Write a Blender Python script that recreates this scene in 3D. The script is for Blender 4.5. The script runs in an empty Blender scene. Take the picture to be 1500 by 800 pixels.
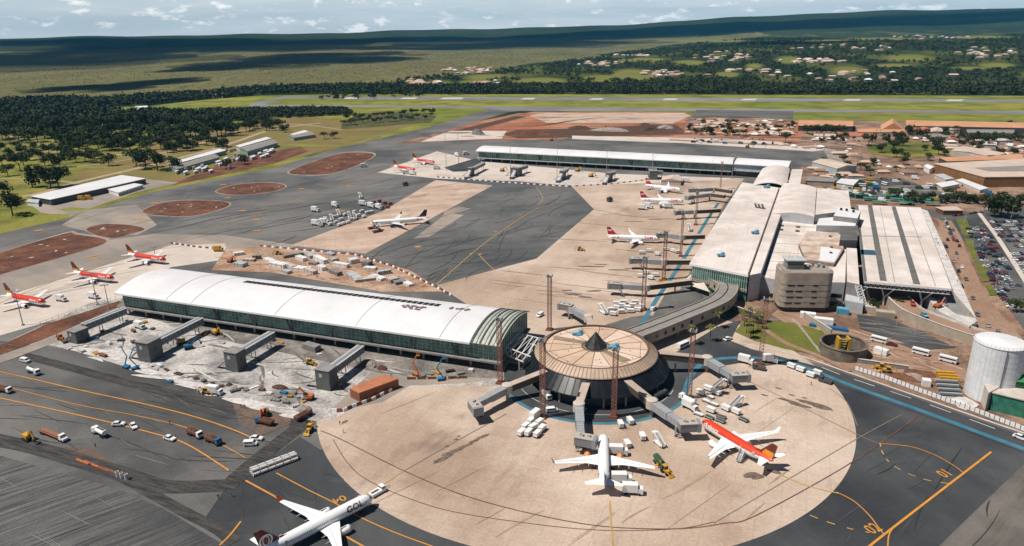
import bpy, bmesh, math, random
import numpy as np
from mathutils import Vector, Matrix, noise as mnoise
random.seed(7); RNG = np.random.default_rng(7)
PI = math.pi
sc = bpy.context.scene
COL = sc.collection
R = math.radians

# ------------------------------------------------------------------ camera
F_PX, HORIZON, ROLL, H = 1050.0, 46.0, 0.95, 145.0
_p = math.atan((400 - HORIZON) / F_PX); _r = R(ROLL)
FW = Vector((0, math.cos(_p), -math.sin(_p))); RT0 = Vector((1, 0, 0)); UP0 = RT0.cross(FW)
RT = RT0 * math.cos(_r) - UP0 * math.sin(_r); UP = UP0 * math.cos(_r) + RT0 * math.sin(_r)
CAM = Vector((0, 0, H))
def U(x, y, h=0.0):
    """survey helper: map position (metres) of a spot read off the 1500x800 photo, at height h"""
    d = FW * F_PX + RT * (x - 750) + UP * (400 - y)
    t = (h - H) / d.z
    return CAM + d * t
def PX(w):
    v = Vector(w) - CAM; z = v.dot(FW)
    return 750 + F_PX * v.dot(RT) / z, 400 - F_PX * v.dot(UP) / z
cd = bpy.data.cameras.new('camera'); cam = bpy.data.objects.new('camera', cd); COL.objects.link(cam)
cd.sensor_width = 36; cd.lens = 36 * F_PX / 1500; cd.clip_start = 1; cd.clip_end = 60000
mw = Matrix((RT, UP, -FW)).transposed().to_4x4(); mw.translation = CAM
cam.matrix_world = mw; sc.camera = cam
GA = math.atan2(-.37, .93)              # heading of the airport's building grid
GU = Vector((math.cos(GA), math.sin(GA), 0)); GV = Vector((-math.sin(GA), math.cos(GA), 0))

# ------------------------------------------------------------------ materials
MATS = {}
def nd(nt, t, **kw):
    n = nt.nodes.new(t)
    for k, v in kw.items():
        if k in ('data_type', 'blend_type', 'operation', 'feature', 'noise_dimensions', 'wave_type', 'bands_direction', 'interpolation'): setattr(n, k, v)
    return n
def rgba(c): return (c[0], c[1], c[2], 1)
def mat(name, c, rough=.7, c2=None, scale=.3, c3=None, scale3=.03, fine=.0, fscale=3.0, metal=0, bump=0, stretch=None, rot=0, grid=None, gridc=None, gridw=.015, spots=None, spec=.3, trans=0, coord='world', alpha=1, fac3=.5, brick=None):
    if name in MATS: return MATS[name]
    m = bpy.data.materials.new(name); m.use_nodes = True; nt = m.node_tree; nt.nodes.clear(); L = nt.links.new
    out = nd(nt, 'ShaderNodeOutputMaterial'); b = nd(nt, 'ShaderNodeBsdfPrincipled'); L(b.outputs[0], out.inputs[0])
    b.inputs['Roughness'].default_value = rough; b.inputs['Metallic'].default_value = metal
    b.inputs['Specular IOR Level'].default_value = spec; b.inputs['Base Color'].default_value = rgba(c)
    if alpha < 1: b.inputs['Alpha'].default_value = alpha
    if coord == 'world': co = nd(nt, 'ShaderNodeNewGeometry').outputs['Position']
    else: co = nd(nt, 'ShaderNodeTexCoord').outputs['Object']
    def mapped(s=None, r=0):
        mp = nd(nt, 'ShaderNodeMapping'); mp.vector_type = 'POINT'
        mp.inputs['Rotation'].default_value = (0, 0, r)
        L(co, mp.inputs[0])
        if s is None: return mp.outputs[0]
        m2 = nd(nt, 'ShaderNodeMapping'); m2.inputs['Scale'].default_value = s; L(mp.outputs[0], m2.inputs[0]); return m2.outputs[0]
    def noise(sc_, det=5, vec=None, ro=.6):
        n = nd(nt, 'ShaderNodeTexNoise'); n.inputs['Scale'].default_value = sc_; n.inputs['Detail'].default_value = det; n.inputs['Roughness'].default_value = ro
        L(vec if vec is not None else co, n.inputs['Vector']); return n.outputs['Fac']
    def ramp(f, a, b_):
        r = nd(nt, 'ShaderNodeMapRange'); r.inputs[1].default_value = a; r.inputs[2].default_value = b_; L(f, r.inputs[0]); return r.outputs[0]
    def mix(f, a, b_, bt='MIX'):
        x = nd(nt, 'ShaderNodeMix', data_type='RGBA', blend_type=bt)
        if isinstance(f, float): x.inputs[0].default_value = f
        else: L(f, x.inputs[0])
        for i, v in ((6, a), (7, b_)):
            if isinstance(v, tuple): x.inputs[i].default_value = rgba(v)
            else: L(v, x.inputs[i])
        return x.outputs[2]
    cur = tuple(c)
    if c2: cur = mix(ramp(noise(scale, 6, mapped(stretch, rot) if stretch else None), .36, .64), cur, tuple(c2))
    if c3:
        f = ramp(noise(scale3, 5), .45, .62)
        mm = nd(nt, 'ShaderNodeMath', operation='MULTIPLY'); mm.inputs[1].default_value = fac3; L(f, mm.inputs[0])
        cur = mix(mm.outputs[0], cur, tuple(c3))
    if spots:
        f = ramp(noise(spots[1], 7, mapped((1, .45, 1), rot + .2), .7), .56, .70); mm = nd(nt, 'ShaderNodeMath', operation='MULTIPLY'); mm.inputs[1].default_value = spots[2]; L(f, mm.inputs[0]); cur = mix(mm.outputs[0], cur, tuple(spots[0]))
    if fine:
        f = noise(fscale, 3, None, .7); r = ramp(f, .3, .7)
        g = nd(nt, 'ShaderNodeMapRange'); g.inputs[3].default_value = 1 - fine; g.inputs[4].default_value = 1 + fine; L(r, g.inputs[0])
        h = nd(nt, 'ShaderNodeCombineColor')
        for i in range(3): L(g.outputs[0], h.inputs[i])
        cur = mix(1.0, cur, h.outputs[0], 'MULTIPLY')
    if grid:
        br = nd(nt, 'ShaderNodeTexBrick'); br.offset = 0; br.inputs['Scale'].default_value = 1
        br.inputs['Brick Width'].default_value = grid[0]; br.inputs['Row Height'].default_value = grid[1]
        br.inputs['Mortar Size'].default_value = gridw; br.inputs['Mortar Smooth'].default_value = .3
        g1 = grid[2] if len(grid) > 2 else .08
        br.inputs['Color1'].default_value = (1 - g1, 1 - g1, 1 - g1, 1); br.inputs['Color2'].default_value = (1 + g1 * .6, 1 + g1 * .6, 1 + g1 * .6, 1)
        br.inputs['Mortar'].default_value = rgba(gridc or (.72, .68, .64))
        L(mapped(None, -GA if rot == 0 else rot), br.inputs['Vector'])
        cur = mix(1.0, cur, br.outputs['Color'], 'MULTIPLY')
    if not isinstance(cur, tuple): L(cur, b.inputs['Base Color'])
    if bump:
        bp = nd(nt, 'ShaderNodeBump'); bp.inputs['Strength'].default_value = bump; bp.inputs['Distance'].default_value = .3
        L(noise(fscale if fine else 1.5, 4), bp.inputs['Height']); L(bp.outputs[0], b.inputs['Normal'])
    MATS[name] = m; return m

ASPH = mat('asphalt', (.080, .079, .078), .8, (.145, .140, .132), .022, (.038, .040, .042), .009, spots=((.17, .16, .15), .06, .5), fine=.18, fscale=1.6, stretch=(.35, 1.6, 1), rot=-GA + .35, fac3=.9)
ASPH_L = mat('pale_asphalt', (.118, .115, .11), .8, (.175, .168, .158), .022, (.062, .064, .066), .009, spots=((.20, .185, .17), .05, .5), fine=.16, fscale=1.6, stretch=(.2, 1.7, 1), rot=-GA - .5, fac3=.9)
ASPH_D = mat('dark_asphalt', (.044, .048, .052), .75, (.078, .081, .083), .03, (.026, .029, .033), .012, spots=((.10, .10, .10), .05, .35), fine=.16, fscale=1.8, stretch=(.3, 1.5, 1), rot=-GA + .9, fac3=.9)
ASPH_B = mat('slate_asphalt', (.105, .108, .106), .75, (.058, .062, .064), .03, (.15, .145, .138), .012, .15, 1.2, stretch=(.25, 1.6, 1), rot=-GA - .5, fac3=.9)
CONC = mat('apron_concrete', (.475, .365, .285), .85, (.325, .235, .175), .022, (.55, .45, .37), .014, spots=((.17, .125, .095), .055, .55), fine=.13, fscale=1.1, stretch=(1, .4, 1), rot=-GA, grid=(7.5, 7.5, .05), gridc=(.84, .82, .79), gridw=.10, fac3=.9)
CONC_P = mat('pink_concrete', (.52, .385, .30), .85, (.36, .255, .19), .05, (.56, .46, .38), .03, spots=((.2, .15, .12), .05, .5), fine=.14, fscale=1.2, stretch=(.12, 1.4, 1), rot=-GA - .6, grid=(7.5, 7.5, .06), gridc=(.84, .80, .78), gridw=.12)
CONC_L = mat('light_concrete', (.56, .49, .43), .85, (.46, .40, .35), .05, (.62, .56, .5), .02, .06, 1.2, grid=(10, 10, .03), gridc=(.8, .78, .75), gridw=.12)
CONC_W = mat('worn_taxiway_concrete', (.25, .215, .185), .85, (.34, .285, .235), .03, (.16, .15, .14), .02, .08, 1.2, stretch=(.3, 1.6, 1), rot=-GA + .3)
RUBBLE = mat('site_gravel', (.43, .41, .39), .95, (.17, .16, .152), .09, (.54, .51, .48), .035, .35, .8, bump=.5, fac3=.8)
STREAK = mat('streaked_old_concrete', (.040, .041, .044), .9, (.155, .152, .146), .75, (.038, .039, .042), .014, .25, 2, stretch=(.05, 1.5, 1), rot=R(-38), fac3=.75)
STREAK2 = mat('worn_brown_asphalt', (.125, .112, .10), .9, (.07, .066, .062), .2, (.20, .18, .155), .03, .15, 2, stretch=(.08, 1.2, 1), rot=R(-40))
TRENCH = mat('dark_gravel_trench', (.026, .026, .027), .95, (.072, .067, .062), .5, None, .1, .3, 1.5, bump=.4, stretch=(.2, 1.5, 1), rot=-GA)
RED = mat('red_earth', (.135, .048, .026), .95, (.062, .030, .021), .10, (.24, .105, .055), .045, .3, .6, bump=.4)
ORANGE = mat('orange_dirt', (.40, .15, .07), .95, (.17, .068, .040), .022, (.48, .27, .17), .010, .25, .3, bump=.3, stretch=(.3, 1.3, 1))
DIRT = mat('town_dirt', (.22, .125, .082), .95, (.11, .072, .052), .04, (.36, .24, .17), .025, .3, .4, bump=.3, fac3=.8)
ROADB = mat('dusty_brown_road', (.30, .18, .12), .9, (.23, .145, .10), .05, (.36, .24, .17), .03, .1, 1, stretch=(.4, 1, 1), rot=-GA)
GRASS = mat('mown_grass', (.135, .165, .018), .95, (.25, .235, .038), .010, (.085, .105, .016), .02, .18, .35, stretch=(.3, 1.4, 1), rot=.05, fac3=.8)
GRASS_P = mat('park_grass', (.15, .165, .020), .95, (.25, .215, .045), .02, (.055, .07, .014), .014, .25, .3, fac3=.9)
LAWN = mat('lawn', (.09, .115, .016), .95, (.15, .14, .03), .08, None, .1, .2, 1.5)
RUNW = mat('runway_asphalt', (.17, .17, .175), .85, (.24, .235, .23), .01, (.12, .12, .13), .01, .08, .5, stretch=(.1, 1, 1))
BLUEP = mat('blue_road_paint', (.03, .14, .21), .7, (.065, .19, .25), .2, None, .1, .1, 2)
ORG = mat('orange_line_paint', (.62, .27, .035), .7, (.48, .22, .05), .3)
YEL = mat('yellow_line_paint', (.50, .30, .09), .7, (.36, .24, .10), .2)
DKL = mat('brown_line_paint', (.10, .045, .035), .8, (.16, .09, .06), .2)
GRYL = mat('grey_joint_line', (.20, .165, .135), .9)
WHT_L = mat('white_line_paint', (.55, .54, .52), .8, (.40, .39, .38), .4)
OIL = mat('oil_stain', (.085, .068, .056), .6, (.20, .15, .115), .5)
WHITE = mat('white_paint', (.80, .80, .79), .45, (.72, .72, .71), .8, spec=.4)
WHT_R = mat('white_metal_roof', (.72, .715, .725), .5, (.63, .63, .64), .05, None, .1, .03, .6, spec=.3, grid=(9.0, 60, .012), gridc=(.80, .80, .81), gridw=.07)
TAN_R = mat('pale_roof', (.73, .665, .62), .6, (.64, .575, .53), .06, (.56, .49, .44), .03, .04, .6, grid=(6.0, 14.0, .02), gridc=(.78, .74, .71), gridw=.08, fac3=.9, spots=((.44, .37, .32), .06, .45))
TAN_D = mat('rotunda_roof_membrane', (.62, .455, .345), .75, (.52, .375, .28), .12, (.42, .30, .22), .06, .07, 2, fac3=.5)
SKIRT = mat('rotunda_skirt_metal', (.50, .375, .28), .5, (.38, .285, .21), .25, None, .1, .06, 1)
CREAM = mat('cream_concrete', (.42, .355, .28), .8, (.33, .28, .215), .25, None, .1, .1, 2)
TOWERC = mat('tower_concrete', (.40, .335, .27), .85, (.30, .25, .205), .3, None, .1, .1, 2)
GREYC = mat('grey_concrete', (.26, .25, .24), .85, (.19, .185, .18), .25, None, .1, .1, 2)
LGREY = mat('light_grey_panel', (.48, .49, .50), .6, (.40, .41, .42), .4)
ROOFG = mat('grey_roof_felt', (.26, .245, .225), .85, (.21, .195, .18), .2)
GLASS = mat('dark_green_glass', (.065, .17, .14), .15, (.15, .31, .25), .5, (.025, .06, .05), .12, spec=.6, fac3=.8)
GLASSB = mat('pale_blue_glass', (.42, .50, .53), .25, (.24, .33, .37), .2, spec=.5)
GLASSD = mat('dark_glass', (.016, .022, .028), .12, (.035, .042, .05), .3, spec=.6)
BLACK = mat('black_rubber', (.018, .018, .018), .8)
DKGREY = mat('dark_grey_metal', (.055, .06, .062), .6, (.08, .085, .088), .5)
MULL = mat('green_grey_mullion', (.46, .56, .50), .5)
STEEL = mat('galvanised_steel', (.42, .42, .42), .45, metal=.3)
MASTC = mat('faded_red_mast_paint', (.20, .085, .065), .7, (.27, .14, .11), .6)
POLEC = mat('pole_grey', (.36, .34, .32), .6)
LBLUE = mat('machine_blue', (.04, .19, .36), .4)
BLUE = mat('truck_blue', (.025, .13, .27), .4)
TARP = mat('blue_tarpaulin', (.08, .27, .40), .6, (.15, .38, .50), .8)
YELM = mat('machine_yellow', (.60, .33, .03), .5, (.45, .24, .03), 1)
ORM = mat('machine_orange', (.50, .14, .035), .5)
RUST = mat('rusty_steel', (.26, .10, .05), .8, (.18, .08, .05), .8)
REDP = mat('red_paint', (.45, .045, .03), .4)
GREENN = mat('green_netting', (.025, .14, .09), .8, (.05, .22, .15), .4)
GREENR = mat('green_shed_paint', (.025, .10, .045), .6, (.015, .07, .03), .6)
ORROOF = mat('orange_tile_roof', (.56, .30, .17), .8, (.45, .235, .135), .08, None, .1, .08, .6)
REDROOF = mat('red_tile_roof', (.47, .17, .095), .8, (.36, .13, .08), .1, None, .1, .1, .6)
PALEROOF = mat('pale_sheet_roof', (.56, .46, .38), .7, (.48, .38, .31), .06, None, .1, .06, .5)
BROWNW = mat('brown_cladding', (.20, .10, .045), .7, (.14, .07, .035), .3)
CWALL = mat('rendered_wall', (.55, .50, .44), .85, (.46, .41, .36), .3)
WCONC = mat('white_washed_concrete', (.62, .60, .58), .85, (.42, .40, .385), .2, None, .1, .1, 1)
SPOIL = mat('wet_spoil', (.062, .036, .026), .95, (.10, .055, .035), .3, None, .1, .3, 1, bump=.5)
BARK = mat('bark', (.09, .065, .045), .9)
def leafmat(name, a, b, s=.35):
    m = mat(name, a, .9, b, s, None, .1, .25, 1.2, coord='world', spec=.15)
    return m
LEAF = [leafmat('leaf_dark', (.022, .034, .012), (.036, .050, .016)), leafmat('leaf_mid', (.038, .056, .015), (.062, .078, .022)), leafmat('leaf_olive', (.050, .052, .018), (.035, .042, .014))]

# ------------------------------------------------------------------ mesh building
class MB:
    def __init__(s): s.v = []; s.f = []; s.m = []
    def add(s, v, f, m=0):
        n = len(s.v); s.v += [tuple(p) for p in v]; s.f += [tuple(i + n for i in q) for q in f]; s.m += [m] * len(f); return s
    def box(s, c, d, rz=0, m=0, rx=0, ry=0):
        M_ = Matrix.Rotation(rz, 3, 'Z') @ Matrix.Rotation(ry, 3, 'Y') @ Matrix.Rotation(rx, 3, 'X'); c = Vector(c)
        v = [c + M_ @ Vector((x * d[0] / 2, y * d[1] / 2, z * d[2] / 2)) for z in (-1, 1) for x, y in ((-1, -1), (1, -1), (1, 1), (-1, 1))]
        return s.add(v, [(3, 2, 1, 0), (4, 5, 6, 7), (0, 1, 5, 4), (1, 2, 6, 5), (2, 3, 7, 6), (3, 0, 4, 7)], m)
    def prism(s, poly, z0, z1, m=0, mt=None, bottom=True):
        n = len(poly); a = sum(poly[i][0] * poly[(i + 1) % n][1] - poly[(i + 1) % n][0] * poly[i][1] for i in range(n))
        if a < 0: poly = list(poly)[::-1]
        z0f = z0 if callable(z0) else (lambda x, y: z0); z1f = z1 if callable(z1) else (lambda x, y: z1)
        v = [(p[0], p[1], z0f(p[0], p[1])) for p in poly] + [(p[0], p[1], z1f(p[0], p[1])) for p in poly]
        s.add(v, [(i, (i + 1) % n, n + (i + 1) % n, n + i) for i in range(n)], m)
        s.add(v[n:], [tuple(range(n))], m if mt is None else mt)
        if bottom: s.add(v[:n], [tuple(range(n))[::-1]], m)
        return s
    def tube(s, p0, p1, r, n=6, m=0, r2=None):
        p0 = Vector(p0); p1 = Vector(p1); d = (p1 - p0)
        if d.length < 1e-6: return s
        d.normalize(); a = d.orthogonal().normalized(); b = d.cross(a); r2 = r if r2 is None else r2
        v = [p0 + (a * math.cos(2 * PI * i / n) + b * math.sin(2 * PI * i / n)) * r for i in range(n)] + [p1 + (a * math.cos(2 * PI * i / n) + b * math.sin(2 * PI * i / n)) * r2 for i in range(n)]
        return s.add(v, [(i, (i + 1) % n, n + (i + 1) % n, n + i) for i in range(n)] + [tuple(range(n))[::-1], tuple(range(n, 2 * n))], m)
    def beam(s, p0, p1, w, h, m=0):
        """rectangular beam, w across, h up"""
        p0 = Vector(p0); p1 = Vector(p1); d = (p1 - p0).normalized(); sd = d.cross(Vector((0, 0, 1)))
        if sd.length < 1e-4: sd = Vector((1, 0, 0))
        sd.normalize(); u = sd.cross(d)
        v = [p + sd * x * w / 2 + u * z * h / 2 for p in (p0, p1) for x, z in ((-1, -1), (1, -1), (1, 1), (-1, 1))]
        return s.add(v, [(0, 1, 2, 3), (7, 6, 5, 4), (1, 0, 4, 5), (2, 1, 5, 6), (3, 2, 6, 7), (0, 3, 7, 4)], m)
    def loft(s, rings, m=0, cap=True):
        n = len(rings[0]); v = [p for r in rings for p in r]
        f = [(k * n + i, k * n + (i + 1) % n, (k + 1) * n + (i + 1) % n, (k + 1) * n + i) for k in range(len(rings) - 1) for i in range(n)]
        if cap: f += [tuple(range(n))[::-1], tuple(range((len(rings) - 1) * n, len(rings) * n))]
        return s.add(v, f, m)
    def lathe(s, prof, n=32, m=0, c=(0, 0), cap=False):
        rings = [[(c[0] + r * math.cos(2 * PI * i / n), c[1] + r * math.sin(2 * PI * i / n), z) for i in range(n)] for r, z in prof]
        return s.loft(rings, m, cap)
    def build(s, name, mats, parent=None, smooth=False, world=False):
        if not isinstance(mats, (list, tuple)): mats = [mats]
        me = bpy.data.meshes.new(name)
        v = s.v
        if world and parent is not None:
            inv = (Matrix.Translation(parent.location) @ parent.rotation_euler.to_matrix().to_4x4()).inverted()
            v = [inv @ Vector(p) for p in v]
        me.from_pydata([tuple(p) for p in v], [], s.f)
        for m_ in mats: me.materials.append(m_)
        me.polygons.foreach_set('material_index', s.m)
        if smooth: me.polygons.foreach_set('use_smooth', [True] * len(s.f))
        me.update(); o = bpy.data.objects.new(name, me); COL.objects.link(o)
        if parent: o.parent = parent
        return o
def tag(o, label=None, cat=None, group=None, kind=None):
    for k, v in (('label', label), ('category', cat), ('group', group), ('kind', kind)):
        if v: o[k] = v
    return o
def thing(name, label, cat, loc=(0, 0, 0), rz=0, group=None):
    o = bpy.data.objects.new(name, None); COL.objects.link(o); o.empty_display_size = 1
    o.location = loc; o.rotation_euler = (0, 0, rz); return tag(o, label, cat, group)
KIDS = {}
def copy_tree(o, parent=None, loc=None, rz=None, label=None, group=None):
    c = o.copy(); COL.objects.link(c)
    if parent: c.parent = parent
    if loc is not None: c.location = loc
    if rz is not None: c.rotation_euler = (0, 0, rz)
    if label: c['label'] = label
    if group: c['group'] = group
    for ch in list(KIDS.get(o.name, o.children)):
        copy_tree(ch, c)
    return c
ORD = 'first second third fourth fifth sixth seventh eighth ninth tenth eleventh twelfth thirteenth fourteenth fifteenth sixteenth seventeenth eighteenth nineteenth twentieth'.split()
ORD += ['twenty-' + w for w in ORD[:9]] + ['thirtieth'] + ['thirty-' + w for w in ORD[:9]] + ['fortieth'] + ['forty-' + w for w in ORD[:9]] + ['fiftieth'] + ['fifty-' + w for w in ORD[:9]] + ['sixtieth']
def heading(x, y, x2, y2):
    a = U(x, y); b = U(x2, y2); return math.atan2(b.y - a.y, b.x - a.x)

# ------------------------------------------------------------------ terrain
SKY = [(-400, 62), (0, 57.5), (150, 54), (300, 51), (500, 47.5), (620, 44.5), (750, 41.5), (850, 38.5), (930, 34.5), (1000, 31), (1150, 23.5), (1300, 18), (1500, 12), (1900, 6)]
_az, _el = [], []
for x, y in SKY:
    d = FW * F_PX + RT * (x - 750) + UP * (400 - y); _az.append(math.atan2(d.x, d.y)); _el.append(d.z / math.hypot(d.x, d.y))
def azpx(x): d = FW * F_PX + RT * (x - 750) + UP * 350; return math.atan2(d.x, d.y)
A0, A1 = azpx(860), azpx(1130)
def sm(t): t = np.clip(t, 0, 1); return t * t * (3 - 2 * t)
RR = 13000.0
def TZ(x, y):
    x = np.asarray(x, float); y = np.asarray(y, float)
    r = np.hypot(x, y); a = np.arctan2(x, y)
    el = np.interp(a, _az, _el)
    ridge = 145 + el * RR + 14 * np.sin(a * 23 + 1) * np.sin(a * 9) + 5 * np.sin(a * 71)
    z = ridge * sm((r - 5200) / (RR - 5200)) ** 1.15 * np.where(r > RR, np.exp(-(r - RR) / 9000), 1)
    z = z + 66 * sm((r - 2000) / 2500) * sm((a - A0) / (A1 - A0)) * (1 - .8 * sm((r - 5000) / 2200))
    und = (np.sin(x * .0021 + 1.3) * np.cos(y * .0017) + .5 * np.sin(x * .0052 + y * .0041))
    z = z + und * 9 * sm((r - 2600) / 3000) * (1 - sm((r - 9000) / 3000))
    return z
def inpoly(px, py, poly):
    px = np.asarray(px); py = np.asarray(py); c = np.zeros(px.shape, bool); n = len(poly)
    for i in range(n):
        x1, y1 = poly[i][:2]; x2, y2 = poly[i - 1][:2]
        with np.errstate(divide='ignore', invalid='ignore'):
            t = ((y1 > py) != (y2 > py)) & (px < (x2 - x1) * (py - y1) / (y2 - y1 + 1e-12) + x1)
        c ^= t
    return c
def pxa(x, y, z):
    v = np.stack([x, y, z - H], -1); q = v @ np.array(FW)
    return 750 + F_PX * (v @ np.array(RT)) / q, 400 - F_PX * (v @ np.array(UP)) / q
def hit(x, y):
    """where the sight line through a spot of the photo meets the terrain"""
    d = FW * F_PX + RT * (x - 750) + UP * (400 - y); d = d / math.hypot(d.x, d.y)
    r = 800.0
    while r < 20000:
        p = CAM + d * r
        if p.z < float(TZ(p.x, p.y)): break
        r *= 1.004
    return Vector((p.x, p.y, float(TZ(p.x, p.y))))
VILL = [(460, 148), (520, 128), (600, 116), (680, 108), (760, 99), (860, 86), (930, 74), (1000, 66), (1090, 54), (1200, 48), (1300, 46), (1500, 44), (1800, 40), (1800, 140), (1500, 138), (760, 137)]
SAV = [(-400, 165), (0, 152), (160, 148), (250, 144), (370, 134), (500, 130), (620, 115), (760, 98), (860, 84), (1000, 64), (1020, 50), (800, 55), (500, 64), (250, 70), (0, 76), (-400, 80)]
CLEAR = [(720, 113, 38, 5), (790, 119, 40, 5), (700, 121, 26, 4), (880, 116, 30, 6), (925, 110, 30, 8), (1010, 92, 24, 4), (1105, 97, 14, 6), (1065, 109, 18, 4), (1155, 88, 20, 6), (1240, 104, 30, 8), (1330, 84, 42, 6), (1310, 96, 30, 2.5), (1420, 100, 26, 2.5), (1215, 61, 36, 3), (1440, 55, 40, 2.5), (1290, 57, 60, 2), (1460, 96, 24, 4), (830, 124, 60, 2.2), (580, 128, 18, 2.5), (650, 123, 14, 3), (945, 88, 40, 3), (1035, 60, 60, 2.2)]
SAV2 = [(1000, 56), (1110, 47), (1130, 52), (1040, 62), (1000, 66)]
def make_terrain():
    na = 420; az = np.linspace(azpx(-500), azpx(2000), na)
    rs = np.concatenate([[2, 60, 150, 300, 600, 1000, 1300], np.geomspace(1500, 13600, 210), [14500, 15500, 16500]])
    A, Rr = np.meshgrid(az, rs); X = Rr * np.sin(A); Y = Rr * np.cos(A); Z = TZ(X, Y) - np.where(Rr < 1400, 1.0, 0) * 0
    nr = len(rs); co = np.stack([X, Y, Z], -1).reshape(-1, 3)
    idx = np.arange(nr * na).reshape(nr, na)
    fa = np.stack([idx[:-1, :-1], idx[:-1, 1:], idx[1:, 1:], idx[1:, :-1]], -1).reshape(-1, 4)
    # behind-camera apron of the sheet
    base = len(co); ext = np.array([[-9000, -3000, 0], [9000, -3000, 0]]);
    me = bpy.data.meshes.new('ground'); me.from_pydata(co.tolist(), [], fa[:, ::-1].tolist())
    px, py = pxa(co[:, 0], co[:, 1], co[:, 2])
    wx = np.array([mnoise.noise(Vector((a * .0016, b * .0016, 0))) for a, b in co[:, :2]])
    fld = (inpoly(px + wx * 12, py + wx * 3, SAV) | inpoly(px, py, SAV2)).astype(float)
    clr = np.zeros(len(co))
    for cx, cy, rx, ry in CLEAR: clr = np.maximum(clr, np.clip(1.5 - ((px - cx) / rx) ** 2 - ((py - cy) / ry) ** 2 + wx * .8, 0, 1))
    w2 = np.array([mnoise.fractal(Vector((a * .006, b * .0025, 3)), 1, 2, 3) for a, b in co[:, :2]])
    clr = np.maximum(clr, inpoly(px, py, VILL) * np.clip(w2 * 1.4 - .12, 0, .40))
    for nm, arr in (('savanna', fld), ('clearing', clr)):
        at = me.attributes.new(nm, 'FLOAT', 'POINT'); at.data.foreach_set('value', arr.astype(np.float32))
    me.polygons.foreach_set('use_smooth', [True] * len(me.polygons))
    m = bpy.data.materials.new('terrain'); m.use_nodes = True; nt = m.node_tree; nt.nodes.clear(); L = nt.links.new
    out = nd(nt, 'ShaderNodeOutputMaterial'); b = nd(nt, 'ShaderNodeBsdfDiffuse'); L(b.outputs[0], out.inputs[0])
    geo = nd(nt, 'ShaderNodeNewGeometry').outputs['Position']
    def noise(s, d=6, st=None):
        n = nd(nt, 'ShaderNodeTexNoise'); n.inputs['Scale'].default_value = s; n.inputs['Detail'].default_value = d; n.inputs['Roughness'].default_value = .65
        if st:
            mp = nd(nt, 'ShaderNodeMapping'); mp.inputs['Scale'].default_value = st; L(geo, mp.inputs[0]); L(mp.outputs[0], n.inputs['Vector'])
        else: L(geo, n.inputs['Vector'])
        r = nd(nt, 'ShaderNodeMapRange'); r.inputs[1].default_value = .36; r.inputs[2].default_value = .64; L(n.outputs['Fac'], r.inputs[0]); return r.outputs[0]
    def mix(f, a, b_):
        x = nd(nt, 'ShaderNodeMix', data_type='RGBA')
        L(f, x.inputs[0])
        for i, v in ((6, a), (7, b_)):
            if isinstance(v, tuple): x.inputs[i].default_value = rgba(v)
            else: L(v, x.inputs[i])
        return x.outputs[2]
    def att(n_): a = nd(nt, 'ShaderNodeAttribute'); a.attribute_name = n_; return a.outputs['Fac']
    forest = mix(noise(.012, 8), (.011, .024, .014), (.026, .038, .019))
    forest = mix(noise(.0012, 5, (1, .5, 1)), forest, (.040, .052, .022))
    sav = mix(noise(.004, 8, (1, .35, 1)), (.135, .122, .048), (.215, .19, .085)); sav = mix(noise(.03, 4), sav, (.085, .088, .042))
    c = mix(att('savanna'), forest, sav); c = mix(att('clearing'), c, mix(noise(.01), (.12, .15, .03), (.19, .17, .06)))
    L(c, b.inputs[0]); me.materials.append(m)
    o = bpy.data.objects.new('ground', me); COL.objects.link(o); tag(o, kind='structure')
    o2 = MB().add([(-9000, -3000, -.3), (9000, -3000, -.3), (9000, 2500, -.3), (-9000, 2500, -.3)], [(0, 1, 2, 3)]).build('earth_ground', DIRT); tag(o2, kind='structure')
make_terrain()

# ------------------------------------------------------------------ flat sheets and markings
def W(pts, h=0): return [U(p[0], p[1], h) for p in pts]
def smoothpts(p, k=6, closed=False):
    out = []; n = len(p)
    for i in range(n if closed else n - 1):
        g = (lambda j: p[j % n]) if closed else (lambda j: p[max(0, min(n - 1, j))])
        a, b, c, d = g(i - 1), g(i), g(i + 1), g(i + 2)
        for t in range(k):
            t /= k; out.append(tuple(.5 * (2 * b[q] + (c[q] - a[q]) * t + (2 * a[q] - 5 * b[q] + 4 * c[q] - d[q]) * t * t + (3 * b[q] - a[q] - 3 * c[q] + d[q]) * t ** 3) for q in (0, 1)))
    if not closed: out.append(tuple(p[-1][:2]))
    return out
ZI = [0]
def zj():
    ZI[0] += 1; return (ZI[0] % 13) * .0013
def sheet(name, pts, z, m, round_=False, kind='structure', wpts=None):
    p = wpts or W(smoothpts(pts, 5, True) if round_ else pts)
    n = len(p); a = sum(p[i][0] * p[(i + 1) % n][1] - p[(i + 1) % n][0] * p[i][1] for i in range(n))
    if a < 0: p = p[::-1]
    z += zj()
    o = MB().add([(q[0], q[1], z) for q in p], [tuple(range(n))]).build(name, m); tag(o, kind=kind); return o
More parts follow.
